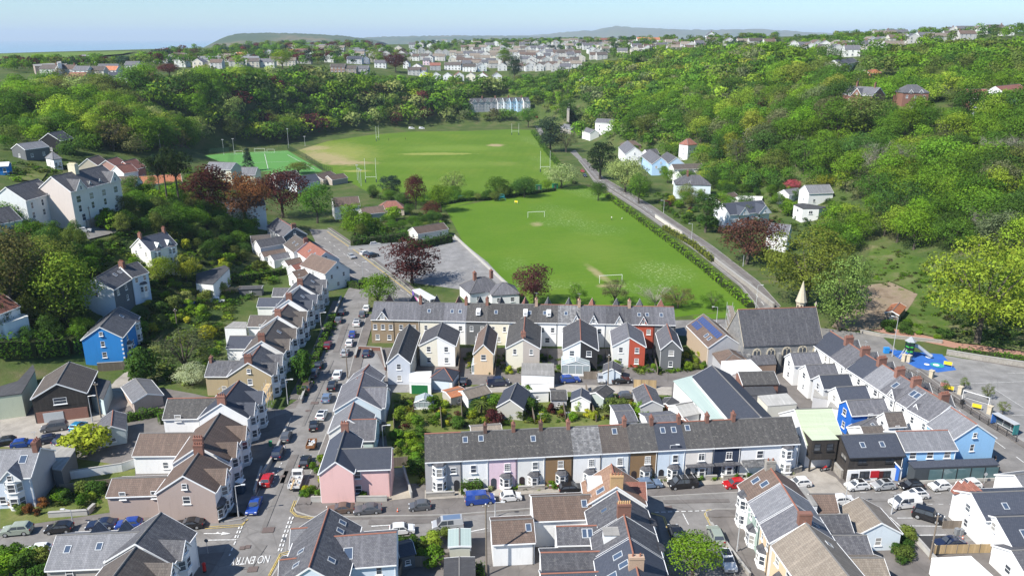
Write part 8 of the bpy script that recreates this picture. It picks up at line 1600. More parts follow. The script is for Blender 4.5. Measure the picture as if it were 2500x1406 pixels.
for a, k in [(((1245,975),(1262,935)),dict(label='glazed workshop shed with slate roof and rooflights',w=5.2,zr=4.4,ze=2.6,wall=(0.45,0.44,0.40),roof='slate_new')),(((1280,940),(1336,938)),dict(label='low shed with white corrugated roof beside the glazed workshop',w=5,zr=2.9,ze=2.5,wall=OFFW,roof='white')),(((1345,955),(1382,955)),dict(label='shed with mossy grey felt roof in the back gardens',w=4.5,zr=3,ze=2.2,wall=GREYR,roof='slate_mossy')),(((1418,968),(1420,948)),dict(label='white summerhouse with dark roof in the back gardens',w=3.8,zr=3.4,ze=2.4,wall=WHITE,roof='slate_new')),
 (((1455,958),(1480,940)),dict(label='narrow grey-roofed garage beside the summerhouse',w=3.6,zr=3.2,ze=2.4,wall=(0.4,0.45,0.42),roof='slate_mossy')),(((1592,978),(1573,938)),dict(label='grey shed with long slate roof and red ridge by the back lane',w=4.6,zr=3.8,ze=2.6,wall=(0.45,0.45,0.46),roof='slate',ridge='red')),(((1494,900),(1496,882)),dict(label='pale blue garage with slate roof behind the red wing',w=3.8,zr=3.6,ze=2.6,wall=(0.5,0.56,0.62),roof='slate')),(((1500,1005),(1545,1003)),dict(label='white flat-fronted store with grey roof behind the front terrace',w=7,zr=4.4,ze=4.0,wall=WHITE,roof='slate_grey')),
 (((1130,955),(1185,940)),dict(label='tan-roofed garden shed beside the orange tin roof',w=4.4,zr=3.2,ze=2.3,wall=WHITE,roof='tile_beige')),(((1090,958),(1130,948)),dict(label='shed with bright orange corrugated roof',w=4,zr=2.6,ze=2.2,wall=(0.4,0.38,0.34),roof='rust')),(((1150,1042),(1222,1037)),dict(label='ribbed brown outbuilding roof behind the front terrace',w=5,zr=3.6,ze=2.6,wall=(0.5,0.46,0.42),roof='tile_beige')),(((1575,1018),(1650,1012)),dict(label='extension with dark flat slates behind the brown-tiled terrace roof',w=6,zr=5.0,ze=4.2,wall=WHITE,roof='slate_grey')),(((1650,990),(1690,982)),dict(label='pale stone-coloured shed roof beside the mint hall',w=5,zr=4,ze=2.8,wall=OFFW,roof='asbestos')),(((1625,985),(1640,970)),dict(label='small brown garden shed beside the mint hall',w=3,zr=2.6,ze=2.0,wall=(0.2,0.1,0.07),roof='felt_dark')),
 (((1122,1332),(1122,1292)),dict(label='pale green flat-topped garage beside the narrow grass strip',w=3,zr=2.7,ze=2.6,wall=(0.5,0.5,0.42),roof='mint')),(((970,1330),(1005,1322)),dict(label='dark porch roof beside the pale blue house',w=3.4,zr=3.2,ze=2.4,wall=GREYD,roof='slate_new')),(((1122,1362),(1122,1420)),dict(label='dark timber shed along the narrow grass strip',w=4,zr=2.4,ze=2.3,wall=(0.08,0.08,0.08),roof='felt_dark')),(((585,700),(640,698)),dict(label='small dark shelter behind the hedge garden',w=3,zr=2.4,ze=2,wall=GREYD,roof='felt_dark')),(((1670,1022),(1672,1021)),dict(label='brick lean-to beside the mint hall end',w=3,zr=3,ze=2.4,wall=(0.4,0.2,0.15),roof='tile_red'))]:
 k = dict(k); lb = k.pop('label'); shed(*a, lb, win='S1' , **k)
conservatory((1035,1000), 'small aluminium greenhouse on the back lawn', rz=0, w=4.0, d=3.0, h=1.6, hr=2.4, name='greenhouse', frame=MMETAL)
# scaffolding beside the church gable, in front of the white corner house
def scaffold(u,v,rz,L,D,Hs,lab):
 x, y, z = G(u, v); o = thing('scaffolding', lab, 'scaffolding', x, y, z, math.radians(rz))
 for i in range(4):
  for j in (0, D): MB().tube((L*i/3,j,0),(L*i/3,j,Hs),.05,.05,6).obj('upright_tube', MMETAL, o)
 for k in range(1,int(Hs/2)+1):
  for j in (0, D): MB().tube((0,j,k*2.0),(L,j,k*2.0),.045,.045,6).obj('ledger_tube', MMETAL, o)
  MB().box(0,L,.05,D-.05,k*2.0+.05,k*2.0+.1).obj('boards', MFENCE if Hs > 6 else MFENCEN, o)
scaffold(1790, 850, 80, 9, 1.4, 9, 'silver scaffolding climbing the church end gable'); scaffold(655, 1005, NS, 5, 1.2, 5, 'yellow-boarded scaffolding on the white house by the side lane')
x, y = P(2012, 1150); o = thing('motorbike', 'red and white motorbike parked beside the tall stone wall', 'motorbike', x, y, .15, .3)
for q in (-.65, .65): w_ = MB().tube((q,-.06,.31),(q,.06,.31),.31,.31,14).obj('wheel', MTYRE, o); MB().tube((q,-.065,.31),(q,.065,.31),.18,.18,8).obj('rim', MRIM, w_)
MB().tube((-.5,0,.6),(.35,0,.75),.16,.2,8).obj('tank', paint('red', PAINT['red']), o); MB().tube((-.75,0,.78),(-.1,0,.74),.11,.13,8).obj('seat', MBLACK, o); MB().tube((.62,0,.31),(.4,0,1.0),.05,.05,6).obj('fork', MMETAL, o); MB().tube((.4,-.35,1.0),(.4,.35,1.0),.025,.025,6).obj('handlebar', MBLACK, o); MB().box(-.25,.25,-.14,.14,.25,.6).obj('engine', MMETAL, o)
for u, v, l, c in ((1355,460,'small green equipment hut behind the hawthorn at the field edge',(0.02,0.22,0.10)),(1315,463,'dark green equipment box beside the field hedge',(0.02,0.12,0.07))): x, y = P(u, v); o = thing('equipment_hut', l, 'hut', x, y, 0, .1); m_ = mat('hut_%d' % (c[1]*99), c, .6, .3, var=.08); MB().box(-1.4,1.4,-1.1,1.1,0,2.1).obj('cabin', m_, o); MB().box(-1.55,1.55,-1.25,1.25,2.1,2.3).obj('roof', m_, o); MB().box(-.5,.5,-1.14,-1.1,.1,1.9).obj('door', MRIDGE, o)
# children's play park beyond the round tree
x, y = P(1225, 488); o = thing('climbing_frame', 'turquoise climbing frame in the fenced play park', 'climbing frame', x, y, 0, .3); MTQ = mat('turquoise_paint', (0.05,0.35,0.38), .5, .4, var=0)
for a in (-1.6,1.6):
 for b_ in (-1, 1): MB().tube((a,b_,0),(a*.6,b_*.6,2.6),.06,.06,6).obj('leg', MTQ, o)
for z in (.9, 1.7, 2.6): MB().tube((-1.6+z*.25,-1+z*.15,z),(1.6-z*.25,-1+z*.15,z),.05,.05,6).obj('bar', MTQ, o); MB().tube((-1.6+z*.25,1-z*.15,z),(1.6-z*.25,1-z*.15,z),.05,.05,6).obj('bar', MTQ, o)
MB().box(-.9,.9,-.6,.6,1.2,1.3).obj('platform', MTQ, o)
x, y = P(1130, 490); o = thing('swing_frame', 'low blue and green swing frame beside the round tree', 'swing', x, y, 0, .1)
for a in (-2,2):
 for b_ in (-.8, .8): MB().tube((a,b_,0),(a,0,2.3),.06,.06,6).obj('leg', MTQ, o)
MB().tube((-2,0,2.3),(2,0,2.3),.06,.06,6).obj('top_bar', MTQ, o)
for q in (-1, 1): MB().box(q-.25,q+.25,-.1,.1,.5,.55).obj('seat', MBLACK, o); [MB().tube((q+d_,0,.55),(q+d_,0,2.3),.015,.015,4).obj('chain', MMETAL, o) for d_ in (-.22,.22)]
bench(*P(2440,1172), .1, 'bench against the stall riser of the blue shop')
# single trees that can be pointed out
ONE = [(1005,692,112,112,'tall','copper','copper_beech','dark copper beech at the edge of the gravel car park'),(1305,745,98,92,'round','copper','copper_beech','round copper tree behind the rear terrace beside the football field'),(1822,645,140,110,'round','bronze','copper_beech','bronze-leaved tree overhanging the valley road wall'),(1965,745,245,190,'great','yolive','broadleaf_tree','huge thin olive-green tree behind the church spire'),(2048,808,112,185,'tall','chestnut','horse_chestnut_tree','chestnut tree covered in cream blossom candles beside the church'),
 (2385,838,290,262,'great',(0.24,0.33,0.035),'broadleaf_tree','huge yellow-green tree on the bank above the school yard'),(2510,760,190,170,'great',(0.24,0.33,0.035),'broadleaf_tree','yellow-green tree beyond the huge one on the bank'),(925,752,92,78,'round','bright','broadleaf_tree','leafy green street tree beside the brown end house'),(1690,1412,128,112,'round','bright','broadleaf_tree','round bright green street tree beside the grey-green estate'),(217,1108,90,76,'shrub','gold','golden_tree','golden yellow tree beside the gravel yard'),(170,800,130,178,'tall','lime','broadleaf_tree','tall bright green tree between the wood and the blue house'),
 (30,760,190,190,'round','brown','broadleaf_tree','broad brown-green tree above the white flat-roofed block'),(110,690,140,110,'round','olive','broadleaf_tree','olive tree below the white villa'),(510,530,100,118,'tall','copper','copper_beech','dark purple beech beside the white hidden house'),(600,548,118,118,'round','rust','copper_beech','rusty orange-brown tree before the hidden white house'),(690,532,108,118,'round','copper','copper_beech','purple beech by the road bend with bare branches'),(775,545,84,92,'round','mid','broadleaf_tree','green tree between the purple beech and the scaffolded house'),
 (412,520,85,150,'pine','dark','pine_tree','tall bare-stemmed pine with the widest crown above the villas'),(442,525,95,150,'pine','dark','pine_tree','tall pine with the darkest crown beside the red-roofed bungalow'),(395,512,60,128,'pine','blue','pine_tree','slimmer leaning pine beside the two wide ones'),(955,487,62,58,'cedar','blue','cedar_tree','dark flat-tiered cedar between the sports field and the red-roofed bungalow'),(1015,512,52,78,'round','copper','copper_beech','small copper tree beside the cedar'),(1077,518,58,68,'round','bright','broadleaf_tree','round bright green tree by the play park'),
 (1108,478,70,58,'airy','pale','broadleaf_tree','pale airy tree behind the round bright one'),(1055,535,46,42,'round','bronze','copper_beech','low bronze bush-like tree at the football field corner'),(866,580,60,84,'tall','bright','broadleaf_tree','bright green tree before the scaffolded house'),(1370,460,74,56,'round','hawthorn','hawthorn_tree','pale flowering hawthorn beside the valley road'),(1215,482,62,46,'round','mid','broadleaf_tree','low rounded tree between the two fields beside the pale airy one'),(1280,482,58,50,'round','deep','broadleaf_tree','low dark rounded tree between the two fields, by the green box'),
 (1465,438,86,92,'cedar','dark','cedar_tree','great dark spreading cedar beside the valley road'),(1525,470,88,84,'round','pale','broadleaf_tree','pale yellow-green tree before the blue gabled houses'),(1560,498,60,68,'round','mid','broadleaf_tree','green tree by the pavement before the white and red house'),(1460,490,42,48,'round','deep','broadleaf_tree','dark round tree on the field corner'),(1722,568,84,98,'cedar','deep','cedar_tree','feathery dark cedar before the twin-gabled white house'),(1343,370,64,84,'tall','blue','conifer_tree','dark evergreen clump where the valley road disappears'),
 (1382,372,56,50,'airy','grey','broadleaf_tree','grey-green thin tree at the road bend'),(607,418,36,54,'conifer','blue','conifer_tree','pointed dark fir at the corner of the artificial pitch'),(730,425,60,26,'round','olive','broadleaf_tree','low olive bush-tree at the pitch corner by the white houses'),(1290,312,44,48,'round','mid','broadleaf_tree','tree beside the far end of the valley road'),(130,592,48,40,'shrub','gold','golden_tree','bright yellow tree below the white villa'),(360,512,44,36,'palm','mid','palm_tree','spiky palm in the grey villa garden'),(455,640+48,62,66,'round','gold','golden_tree','yellow-leaved tree beside the long garage'),(400,690,62,60,'round','lime','broadleaf_tree','lime green garden tree next to the yellow one'),
 (455,915,150,120,'airy','grey','hawthorn_tree','grey twiggy tree with few leaves beside the clipped dark bush'),(350,935,74,92,'shrub','deep','broadleaf_tree','dense dark green clipped bush-tree beside the blue house'),(470,940,70,52,'round','blossom','blossom_tree','white blossoming tree behind the tan house wing'),(735,930,56,84,'shrub','deep','broadleaf_tree','dark laurel tree before the tan end house bays'),(1408,742,58,50,'airy','mid','broadleaf_tree','thin green sapling tree behind the rear terrace chimneys'),(1500,742,80,62,'airy','brown','broadleaf_tree','brown-green wind-bent tree before the goal with bare earth'),(1600,748,90,48,'bare','grey','bare_tree','almost bare grey tree between two brown ones on the field edge'),(1655,752,80,52,'airy','brown','broadleaf_tree','brown leafing tree between the bare one and the church hall'),(1740,756,60,44,'airy','mid','broadleaf_tree','small dark tree on the grass by the church hall'),
 (1175,1012,44,50,'palm','olive','palm_tree','bushy palm tree in the back gardens'),(1390,305,46,60,'tall','deep','broadleaf_tree','tree hugging the ruined wall'),(1545,335,62,62,'round','mid','broadleaf_tree','round tree beside the white house on its terrace'),(1256,192,34,54,'tall','blue','conifer_tree','tall dark evergreen standing over the small houses row'),(966,178,44,46,'round','copper','copper_beech','round purple beech beside the far white houses'),(1935,468,36,30,'round','pink','flowering_tree','pink flowering tree by the hillside gardens'),(2010,458,50,34,'round','gold','golden_tree','yellow flowering tree above the grey-roofed white house'),
 (1232,165,40,40,'round','bright','broadleaf_tree','bright tree among the far houses'),(690,170,50,40,'round','lime','broadleaf_tree','lime green tree beside the grey far house'),(415,188,50,32,'round','copper','copper_beech','purple tree on the leafy ridge towards the sea'),(180,232,62,40,'round','bronze','copper_beech','reddish copper tree beside the red-roofed house on the ridge'),(1895,325,40,40,'round','bronze','copper_beech','copper tree beside the low slate roof in the wood'),(1862,290,36,50,'round','bronze','copper_beech','dark red tree uphill of the low slate roof')]
for t in ONE:
 tree_px(*t)
for (u, v, w, h) in ((2305,955,26,30),(2352,950,26,32),(2410,975,30,40),(2447,1012,30,36)): tree_px(u, v, w, h, 'airy', 'olive', 'young_tree', 'thin young tree planted along the school yard railings', 'saplings of the school yard')
# bare trees in the right-hand wood
for i, (u, v) in enumerate(((2130,440),(2150,460),(2390,600),(2210,445),(2420,430),(2470,420))): tree_px(u, v, 95, 90, 'bare', 'grey', 'bare_tree', 'pale leafless tree standing in the hillside wood', 'bare trees of the hillside wood')
# hedges
hedge([(1482,480),(1560,537),(1640,597),(1722,660),(1800,726),(1832,752)], 2.4, 1.6, 'bright', 'long ragged hedge between the football field and the valley road', cell=.42)
hedge([(1300,325),(1345,385),(1385,430),(1402,450)], 2.4, 2.2, 'mid', 'hedge between the sports field and the valley road', cell=.4)
hedge([(905,482),(1000,500),(1060,505),(1130,492),(1200,488),(1300,474),(1355,466)], 1.6, 1.6, 'deep', 'hedge dividing the two playing fields', cell=.35)
hedge([(1125,1203),(1180,1199)], 1.4, 1.9, 'mid', 'clipped green hedge in front of the white terraced house', cell=.12)
hedge([(850,700),(880,705),(892,690)], 1.6, 2.0, 'deep', 'dark hedge round the gabled end house', cell=.2)
hedge([(735,965),(775,872),(815,775)], 1.4, 1.5, 'mid', 'mixed hedge along the shaded front gardens', cell=.2)
hedge([(0,870),(90,868),(170,862),(200,850)], 4.0, 4.5, 'mid', 'tall leafy hedge above the pale green building', cell=.3)
hedge([(560,690),(640,680),(700,668)], 2.0, 2.2, 'mid', 'clipped garden hedge behind the gabled end house', cell=.22)
hedge([(300,1030),(395,1012),(402,1035)], 1.6, 1.6, 'mid', 'garden hedge beside the white mossy-roofed wing', cell=.2)
hedge([(1620,560),(1690,600),(1740,640)], 1.6, 1.8, 'yolive', 'yellow-green garden hedge along the upper side of the valley road', cell=.25)
hedge([(2225,290),(2236,265),(2300,245),(2345,240)], 1.6, 2.2, 'deep', 'dark hedge beside the hillside drive', cell=.3)
hedge([(2330,862),(2420,874),(2500,884)], 1.6, 1.4, 'mid', 'rough hedge above the long stone wall', cell=.25)
hedge([(1000,612),(1100,590)], 3.0, 3.0, 'deep', 'thick hedge behind the white car park wall', cell=.3)
hedge([(860,605),(990,588)], 4.0, 3.6, 'deep', 'tall shrubbery at the top of the gravel car park', cell=.32)
hedge([(1170,1385),(1172,1420)], 1.2, .9, 'mid', 'narrow grass-green hedge strip beside the dark shed', cell=.15)
# garden planting
GR = [('shrub','mid',1.1),('shrub','bright',1.1),('shrub','deep',1.2),('shrub','olive',1.0),('shrub','lime',1.0)]
def gl(where): return {c: '%s shrub %s' % (n_, where) for c, n_ in dict(mid='mid-green', bright='bright green', deep='dark green', olive='olive', lime='lime green', gold='yellow', copper='purple-leaved', blossom='white-flowered', pale='pale green', rust='rusty red').items()}
scatter([(965,1000),(1290,975),(1630,985),(1630,1022),(1300,1034),(970,1062)], 36, GR + [('shrub','gold',1),('shrub','copper',1)], (1.2,3.4), gl('in the back gardens behind the front terrace'), 'back garden shrubs', seed=2)
scatter([(940,1060),(1030,1062),(1030,1190),(990,1130),(960,1120)], 14, GR, (1.0,2.6), gl('beside the pink house garden'), 'pink house garden shrubs', seed=3)
scatter([(1135,870),(1640,880),(1640,915),(1140,915)], 26, GR + [('shrub','copper',1),('shrub','gold',1)], (.8,2.2), gl('in the yards of the rear terrace'), 'rear yard shrubs', seed=4)
scatter([(1040,1200),(1940,1158),(1940,1164),(1040,1208)], 26, GR + [('shrub','blossom',1)], (.6,1.3), gl('in the front gardens of the front terrace'), 'front garden shrubs', seed=5)
scatter([(300,640),(430,560),(640,600),(690,690),(640,700),(550,790),(540,860),(480,930),(330,930),(335,800),(380,700)], 58, GR + [('shrub','gold',1),('shrub','pale',1)], (1.5,4.2), gl('in the sloping gardens above the street'), 'sloping garden shrubs', seed=6)
scatter([(0,570),(200,590),(230,640),(200,730),(200,850),(90,860),(0,860)], 105, [('round','mid',1),('round','olive',1),('round','deep',.9),('round','bright',.9),('tall','deep',.6)], (5,9), {c: n_+' garden tree on the slope below the villas' for c, n_ in dict(mid='green', olive='olive', deep='dark', bright='bright').items()}, 'trees below the villas', name='garden_tree', cat='tree', seed=7)
scatter([(230,560),(300,470),(480,480),(640,540),(600,640),(500,650),(430,570),(320,600)], 100, [('round','mid',1),('round','deep',1),('tall','olive',.7),('shrub','bright',1.1)], (3.5,8), {c: n_+' garden tree between the villas and the stepped row' for c, n_ in dict(mid='green', olive='olive', deep='dark', bright='bright').items()}, 'trees beside the villas', name='garden_tree', cat='tree', seed=8)
scatter([(880,520),(1090,530),(1090,570),(1000,590),(880,590),(840,560)], 30, [('round','mid',1),('round','deep',1),('shrub','bright',1.1),('round','olive',.9)], (3,6.5), {c: n_+' tree round the red-roofed bungalow' for c, n_ in dict(mid='green', olive='olive', deep='dark', bright='bright').items()}, 'trees round the red bungalow', name='garden_tree', cat='tree', seed=9)
scatter([(1500,440),(1640,480),(1760,560),(1900,600),(1880,640),(1760,580),(1640,530),(1540,470)], 32, [('shrub','mid',1.1),('shrub','bright',1.1),('shrub','deep',1),('shrub','gold',1),('shrub','copper',1)], (1.6,4), gl('in the gardens above the valley road'), 'valley road garden shrubs', seed=10)
scatter([(1740,430),(1900,440),(1960,480),(1930,540),(1860,480),(1750,470)], 34, [('round','mid',1),('shrub','bright',1.1),('round','deep',.9)], (3,6), {c: n_+' tree among the houses above the valley road' for c, n_ in dict(mid='green', deep='dark', bright='bright').items()}, 'trees above the valley road', name='garden_tree', cat='tree', seed=12)
scatter([(730,1200),(790,1090),(790,1210),(940,1212),(940,1218),(740,1222)], 14, [('shrub','gold',1),('shrub','mid',1),('shrub','lime',1)], (.8,1.6), gl('around the pink house'), 'pink house shrubs', seed=13)
scatter([(130,1200),(250,1180),(230,1240),(130,1240)], 8, GR, (1.2,2.6), gl('on the small lawn beside the corner shop'), 'small lawn shrubs', seed=14)
scatter([(20,1235),(110,1235),(105,1258),(20,1262)], 7, [('shrub','rust',1),('shrub','olive',1)], (1.2,1.9), gl('before the ivy-clad house'), 'ivy house shrubs', seed=15)
scatter([(985,1320),(1090,1310),(1090,1380),(990,1385)], 10, GR, (1.4,3.2), gl('in the garden behind the pale blue house'), 'pale blue house shrubs', seed=16)
scatter([(0,1370),(120,1370),(120,1410),(0,1410)], 7, GR, (2,3.6), gl('beside the white car and the slate wing'), 'slate wing shrubs', seed=17)
scatter([(2150,1300),(2225,1310),(2240,1370),(2190,1380)], 9, [('shrub','olive',1.3),('shrub','deep',1.2)], (1.2,2.2), gl('behind the fawn-roofed bungalow'), 'bungalow shrubs', seed=18)
scatter([(1680,900),(1730,830),(1720,905),(1640,905)], 10, GR + [('shrub','gold',1)], (1.0,2.4), gl('between the grey end wing and the mint hall'), 'hall shrubs', seed=19)
scatter([(2170,780),(2330,820),(2320,832),(2150,810)], 14, [('shrub','mid',1.3),('shrub','deep',1.3),('shrub','bright',1.3)], (1.0,2.6), gl('on the bank above the play area'), 'bank shrubs', seed=20)
scatter([(2110,690),(2180,640),(2330,690),(2500,800),(2500,850),(2330,820),(2230,700)], 22, [('shrub','mid',1.6),('shrub','olive',1.6),('shrub','bright',1.6)], (.6,1.6), gl('on the rough hillside bank'), 'rough bank shrubs', seed=21)
GT = [('round','mid',1),('round','bright',1),('round','deep',.9),('round','olive',1)]; GN = lambda w_: {c: n_+' tree '+w_ for c, n_ in dict(mid='green', olive='olive', deep='dark', bright='bright').items()}
scatter([(1470,385),(1560,425),(1640,480),(1740,550),(1850,600),(1900,575),(1800,480),(1700,435),(1600,385),(1520,365)], 30, GT, (4,8.5), GN('in the house gardens along the valley road'), 'trees along the valley road', 'garden_tree', 'tree', 41)
scatter([(900,478),(1000,492),(1095,486),(1200,482),(1350,460),(1352,468),(1200,492),(1095,498),(1000,506),(900,486)], 34, GT, (3.5,6.5), GN('in the belt between the two playing fields'), 'trees between the fields', 'garden_tree', 'tree', 42)
# low planting nobody could count
cv,cn,cc_ = [],[],[]; cg = random.Random(31); MOUND = [crown_arrays(400+i,9,110,ell(0,.38,.45,.3),.10,lobe=(.2,.34)) for i in range(4)]
for poly, n_, (h0, h1), cols in [([(300,640),(430,560),(640,600),(690,690),(640,700),(550,790),(540,860),(480,940),(330,940),(335,800),(380,700)],620,(.6,2.2),'mid bright deep olive lime'),([(0,570),(230,600),(330,560),(300,660),(210,740),(200,860),(0,880)],330,(1,3),'mid deep olive'),([(230,560),(300,470),(480,480),(640,540),(600,640),(430,570)],260,(.8,2.6),'mid deep olive bright'),
 ([(965,975),(1290,965),(1630,975),(1630,1022),(1300,1034),(970,1062)],330,(.4,1.5),'mid bright deep olive gold copper'),([(1130,865),(1640,870),(1690,900),(1640,915),(1140,912)],330,(.3,1.4),'mid bright deep olive'),([(1040,1198),(1940,1156),(1940,1165),(1040,1209)],130,(.3,.9),'mid bright olive lime blossom'),([(2100,690),(2130,600),(2300,640),(2500,760),(2500,850),(2330,828),(2180,795),(2230,720)],520,(.3,1.3),'mid bright olive brown'),
 ([(1500,440),(1640,480),(1760,560),(1900,610),(1880,650),(1760,585),(1640,535),(1540,475)],260,(.6,2.2),'mid bright deep olive'),([(1440,330),(1740,380),(2050,462),(2105,600),(1990,600),(1900,540),(1700,445),(1600,370)],420,(.8,2.6),'mid bright deep olive'),([(880,515),(1090,525),(1090,575),(1000,592),(880,592),(840,560)],160,(.6,2.2),'mid deep olive'),([(930,1058),(1030,1062),(1032,1190),(990,1130)],70,(.5,1.6),'mid bright olive'),([(735,975),(830,740),(845,735),(760,960)],120,(.4,1.2),'mid deep bright'),([(120,1200),(270,1180),(240,1250),(120,1255)],40,(.4,1.2),'mid bright olive'),
 ([(0,400),(280,410),(470,420),(640,450),(560,500),(300,470),(0,440)],300,(1,3),'mid deep olive bright'),([(1700,905),(1740,830),(1700,830),(1640,905)],60,(.4,1.3),'mid bright gold')]:
 us = [p[0] for p in poly]; vs = [p[1] for p in poly]; cols = cols.split(); k = 0
 while k < n_:
  u,v = cg.uniform(min(us),max(us)),cg.uniform(min(vs),max(vs))
  if not in_poly(u,v,poly): n_ -= .4; continue
  k += 1; x,y,z = G(u,v); mv,mn = MOUND[cg.randrange(4)]; a = cg.uniform(0,2*PI); c_,sn = math.cos(a),math.sin(a); hh_ = cg.uniform(h0,h1); w_ = hh_*cg.uniform(1,1.9)
  cv.append(np.stack([(mv[:,0]*c_ - mv[:,1]*sn)*w_ + x,(mv[:,0]*sn + mv[:,1]*c_)*w_ + y,mv[:,2]*hh_ + z - .05],1)); cn.append(mn); f = cg.uniform(.9,1.5); q = COLR[cg.choice(cols)]; cc_.append(np.tile(np.array([q[0]*f,q[1]*f,q[2]*f,1],np.float32),(len(mv),1)))
me = crown_mesh('garden_planting', np.concatenate(cv), np.concatenate(cn), MLEAFV); ca = me.color_attributes.new('Col', 'FLOAT_COLOR', 'POINT'); ca.data.foreach_set('color', np.concatenate(cc_).ravel())
tag(link('garden_planting', me), 'low leafy garden plants and brambles between the houses and on the banks', 'ground cover', kind='stuff')
# woods
WOODS = [([(380,377),(470,367),(600,359),(705,352),(790,327),(880,317),(1000,308),(1120,302),(1150,290),(1130,262),(1240,225),(1000,228),(860,218),(700,212),(560,215),(420,222),(300,235),(150,245),(0,262),(0,330),(110,300),(160,360),(240,370),(330,385)], 'valley', 'in the wood behind the playing fields'),
 ([(1400,345),(1440,300),(1420,255),(1380,215),(1500,178),(1620,150),(1760,142),(1900,150),(2020,170),(2060,250),(2060,282),(2150,300),(2260,300),(2740,290),(2740,650),(2300,640),(2120,590),(2075,545),(2050,470),(2030,445),(1900,432),(1800,428),(1735,415),(1715,385),(1640,362),(1610,345),(1520,336)], 'right', 'in the hillside wood above the valley road'),
 ([(2085,182),(2200,197),(2350,203),(2740,196),(2740,130),(2300,135),(2150,142),(2100,160)], 'upper', 'in the upper wood below the estate'),
 ([(2030,180),(2085,182),(2200,197),(2740,196),(2740,292),(2260,302),(2150,302),(2060,285),(2055,240)], 'mid', 'round the brick houses on the hillside'),
 ([(1240,225),(1300,215),(1380,215),(1420,255),(1380,285),(1330,280),(1300,262),(1250,232)], 'gap', 'around the head of the valley road'),
 ([(860,206),(1010,207),(1240,208),(1420,180),(1500,166),(1500,180),(1400,215),(1300,262),(1240,230),(1000,230),(860,228)], 'slope', 'below the far rows of houses'),
 ([(1440,332),(1560,322),(1740,385),(1900,432),(2050,462),(2105,590),(2080,640),(1990,600),(2040,530),(1960,540),(1880,478),(1760,462),(1700,445),(1640,415),(1600,366),(1500,350)], 'lane', 'behind the houses of the valley road'),
 ([(1130,300),(1250,296),(1290,290),(1240,275),(1140,272)], 'edge', 'at the far edge of the sports field'),
 ([(0,420),(90,400),(200,400),(240,372),(110,305),(0,335)], 'left', 'on the slope above the villas'),
 ([(0,182),(300,168),(560,166),(700,165),(900,160),(1010,160),(1010,135),(900,112),(700,112),(560,122),(420,134),(360,150),(200,160),(0,168)], 'ridge', 'on the leafy far ridge'),
 ([(1010,112),(1250,102),(1500,104),(1750,98),(1900,98),(1900,150),(1750,165),(1600,160),(1480,150),(1440,128),(1010,128)], 'estate', 'among the houses of the far estate'),
 ([(1890,120),(1960,98),(2100,92),(2500,78),(2500,92),(2250,112),(2100,128),(1960,150)], 'top', 'on the skyline behind the hill estate')]
SPC = dict(slope=7.0,lane=6.5,mid=9.5,valley=8.4,right=9.0,upper=9.5,gap=9,edge=6,left=9,ridge=12,estate=9,top=12)
MIX = dict(slope=['mid']*3+['bright']*2+['deep']*2+['olive'], lane=['bright']*3+['mid']*3+['deep']+['lime']+['olive'], mid=['bright']*4+['mid']*3+['olive']*2+['lime'], valley=['bright']*6+['mid']*5+['deep']*2+['olive']*2+['lime']*2+['brown']*1+['pale']*2+['copper'], right=['bright']*7+['mid']*6+['lime']*2+['olive']*2+['grey']*3+['yolive']+['deep']*3, upper=['bright']*5+['mid']*3+['olive']*2+['deep'], gap=['deep','mid','olive','bright'], edge=['mid','olive','brown','grey'], left=['mid','olive','deep','bright'], ridge=['mid','deep','bright','olive','blue','copper'], estate=['mid','deep','bright','olive','blue'], top=['mid','deep','bright','olive'])
FARY = dict(ridge=1700,estate=1700,top=1150)
cand = []; wg = random.Random(23); PX = []
houses_xy = [(o.location.x, o.location.y, o.location.z) for o in COL.objects if o.type == 'EMPTY' and o.get('category') in ('house', 'building', 'cottage', 'ruin')]
HX = np.array(houses_xy); LAWNS = [[(2150,270),(2262,246),(2262,290),(2150,296)]]
for poly,key,where in WOODS:
 sp = SPC[key]; pts = [G(*q)[:2] for q in poly]; xs = [p[0] for p in pts]; ys = [p[1] for p in pts]
 xx = np.arange(min(xs)-10,max(xs)+10,sp); yy = np.arange(min(ys)-10,max(ys)+10,sp); gx_,gy_ = np.meshgrid(xx,yy); gx_ = gx_.ravel() + np.array([wg.uniform(-.4,.4)*sp for _ in range(gx_.size)]); gy_ = gy_.ravel() + np.array([wg.uniform(-.4,.4)*sp for _ in range(gy_.size)]); gz = HT(gx_,gy_)
 for x,y,z in zip(gx_,gy_,gz):
  u,v = to_px(x,y,z)
  if not in_poly(u,v,poly) or y < 60 or y > FARY.get(key,1200) or (key in FARY and wg.random() > (600/max(600,y))**2): continue
  if any(in_poly(u,v,q) for q in LAWNS): continue
  if len(HX):
   dx = HX[:,0]-x; dy = HX[:,1]-y; rr = 8.5
   if np.any((dx*dx + dy*dy < rr*rr) | ((np.abs(dx) < (8 if key == 'mid' else 5)) & (dy > 0) & (dy < (36 if key == 'mid' else 17)) )): continue
  h = {'valley': wg.uniform(11, 20), 'right': wg.uniform(9.5, 18), 'upper': wg.uniform(9, 14), 'ridge': wg.uniform(7, 13), 'slope': wg.uniform(7, 11), 'lane': wg.uniform(7, 11), 'estate': wg.uniform(5, 11), 'top': wg.uniform(6, 11)}.get(key, wg.uniform(7, 12))
  d = math.hypot(x,y); cand.append((h/d,x,y,z,h,wg.choice(MIX[key]),key,where))
cand.sort(key=lambda c: -c[0])
CN = dict(bright='bright green', mid='mid-green', deep='dark green', olive='olive-green', lime='yellow-green', brown='brownish', pale='pale green', grey='grey-green', yolive='yellow-olive', blue='blue-green', copper='purple')
NEAR = 296
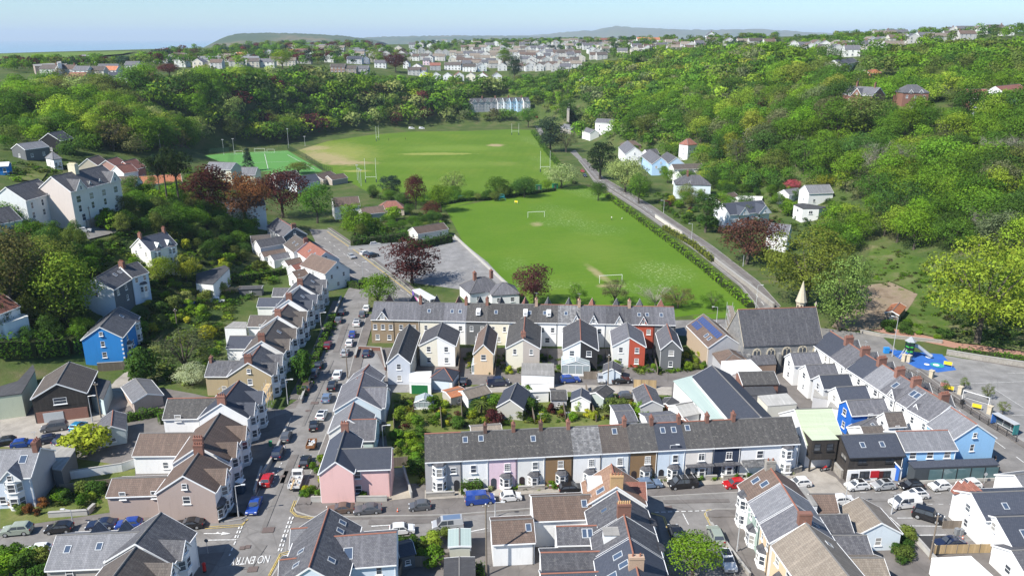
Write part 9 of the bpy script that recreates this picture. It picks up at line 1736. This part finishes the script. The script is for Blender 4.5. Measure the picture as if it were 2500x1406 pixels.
HL = [(o.location.x, o.location.y, o['label']) for o in COL.objects if o.type == 'EMPTY' and o.get('category') in ('house', 'building', 'church', 'cottage', 'ruin') and not o.get('group')]; seen = set()
def tree_label(x,y,col,where):
 d, hl = min(((a-x)**2 + (b-y)**2, c) for a, b, c in HL); lb = '%s tree beside the %s' % (CN[col], hl)
 if d < 30**2 and len(lb.split()) < 16 and lb not in seen: seen.add(lb); return lb
 return '%s tree %s' % (CN[col], where)
for (s_,x,y,z,h,col,key,where) in cand[:NEAR]:
 k = 'conifer' if col == 'blue' else wg.choice(['round','round','round','airy','tall']) if col in ('grey','olive','brown') else wg.choice(['round','round','round','tall'])
 tree(x, y, z-.2, h, h*wg.uniform(.9, 1.2) * (.75 if k == 'tall' else 1), k, col, 'wood_tree', tree_label(x, y, col, where), 'trees ' + where)
# the rest of the woods reads as one canopy
LOW = [crown_arrays(300+i,22,800,ell(0,.56,.36,.30),.033,lobe=(.18,.3)) for i in range(4)] + [crown_arrays(310+i,14,260,ell(0,.56,.34,.28),.06,lobe=(.2,.34)) for i in range(3)]
VV,NN,CC = [],[],[]
for (s_,x,y,z,h,col,key,where) in cand[NEAR:]:
 v,nr = LOW[wg.randrange(4) if y < 480 else 4 + wg.randrange(3)]; a = wg.uniform(0,2*PI); c_,sn = math.cos(a),math.sin(a); sx = h*wg.uniform(.95,1.25)
 w = np.stack([(v[:,0]*c_ - v[:,1]*sn)*sx + x,(v[:,0]*sn + v[:,1]*c_)*sx + y,v[:,2]*h + z],1); VV.append(w)
 NN.append(np.stack([nr[:,0]*c_ - nr[:,1]*sn,nr[:,0]*sn + nr[:,1]*c_,nr[:,2]],1)); f = 1.45*wg.uniform(.7,1.3); cc = COLR[col]; CC.append(np.tile(np.array([cc[0]*f*wg.uniform(.92,1.1),cc[1]*f,cc[2]*f,1.0],np.float32),(len(v),1)))
if VV:
 me = crown_mesh('far_woodland', np.concatenate(VV), np.concatenate(NN), MLEAFV); ca = me.color_attributes.new('Col', 'FLOAT_COLOR', 'POINT'); ca.data.foreach_set('color', np.concatenate(CC).ravel())
 tag(link('far_woodland', me), 'green woodland canopy covering the far hillsides', 'woodland', kind='stuff')
# the air
m, nt, n, l, b = _nt('sea_air'); n.remove(b); pv = n.new('ShaderNodeVolumePrincipled'); pv.inputs['Density'].default_value = 0.000062
pv.inputs['Color'].default_value = (0.68, 0.83, 1.0, 1); l.new(pv.outputs[0], n['Material Output'].inputs['Volume'])
hb = MB().box(-45000, 45000, -45000, 45000, -120, 420).obj('haze', m); hb['kind'] = 'stuff'; hb['label'] = 'thin blue sea haze over the whole valley and bay'; hb['category'] = 'haze'
S.cycles.volume_bounces = 0
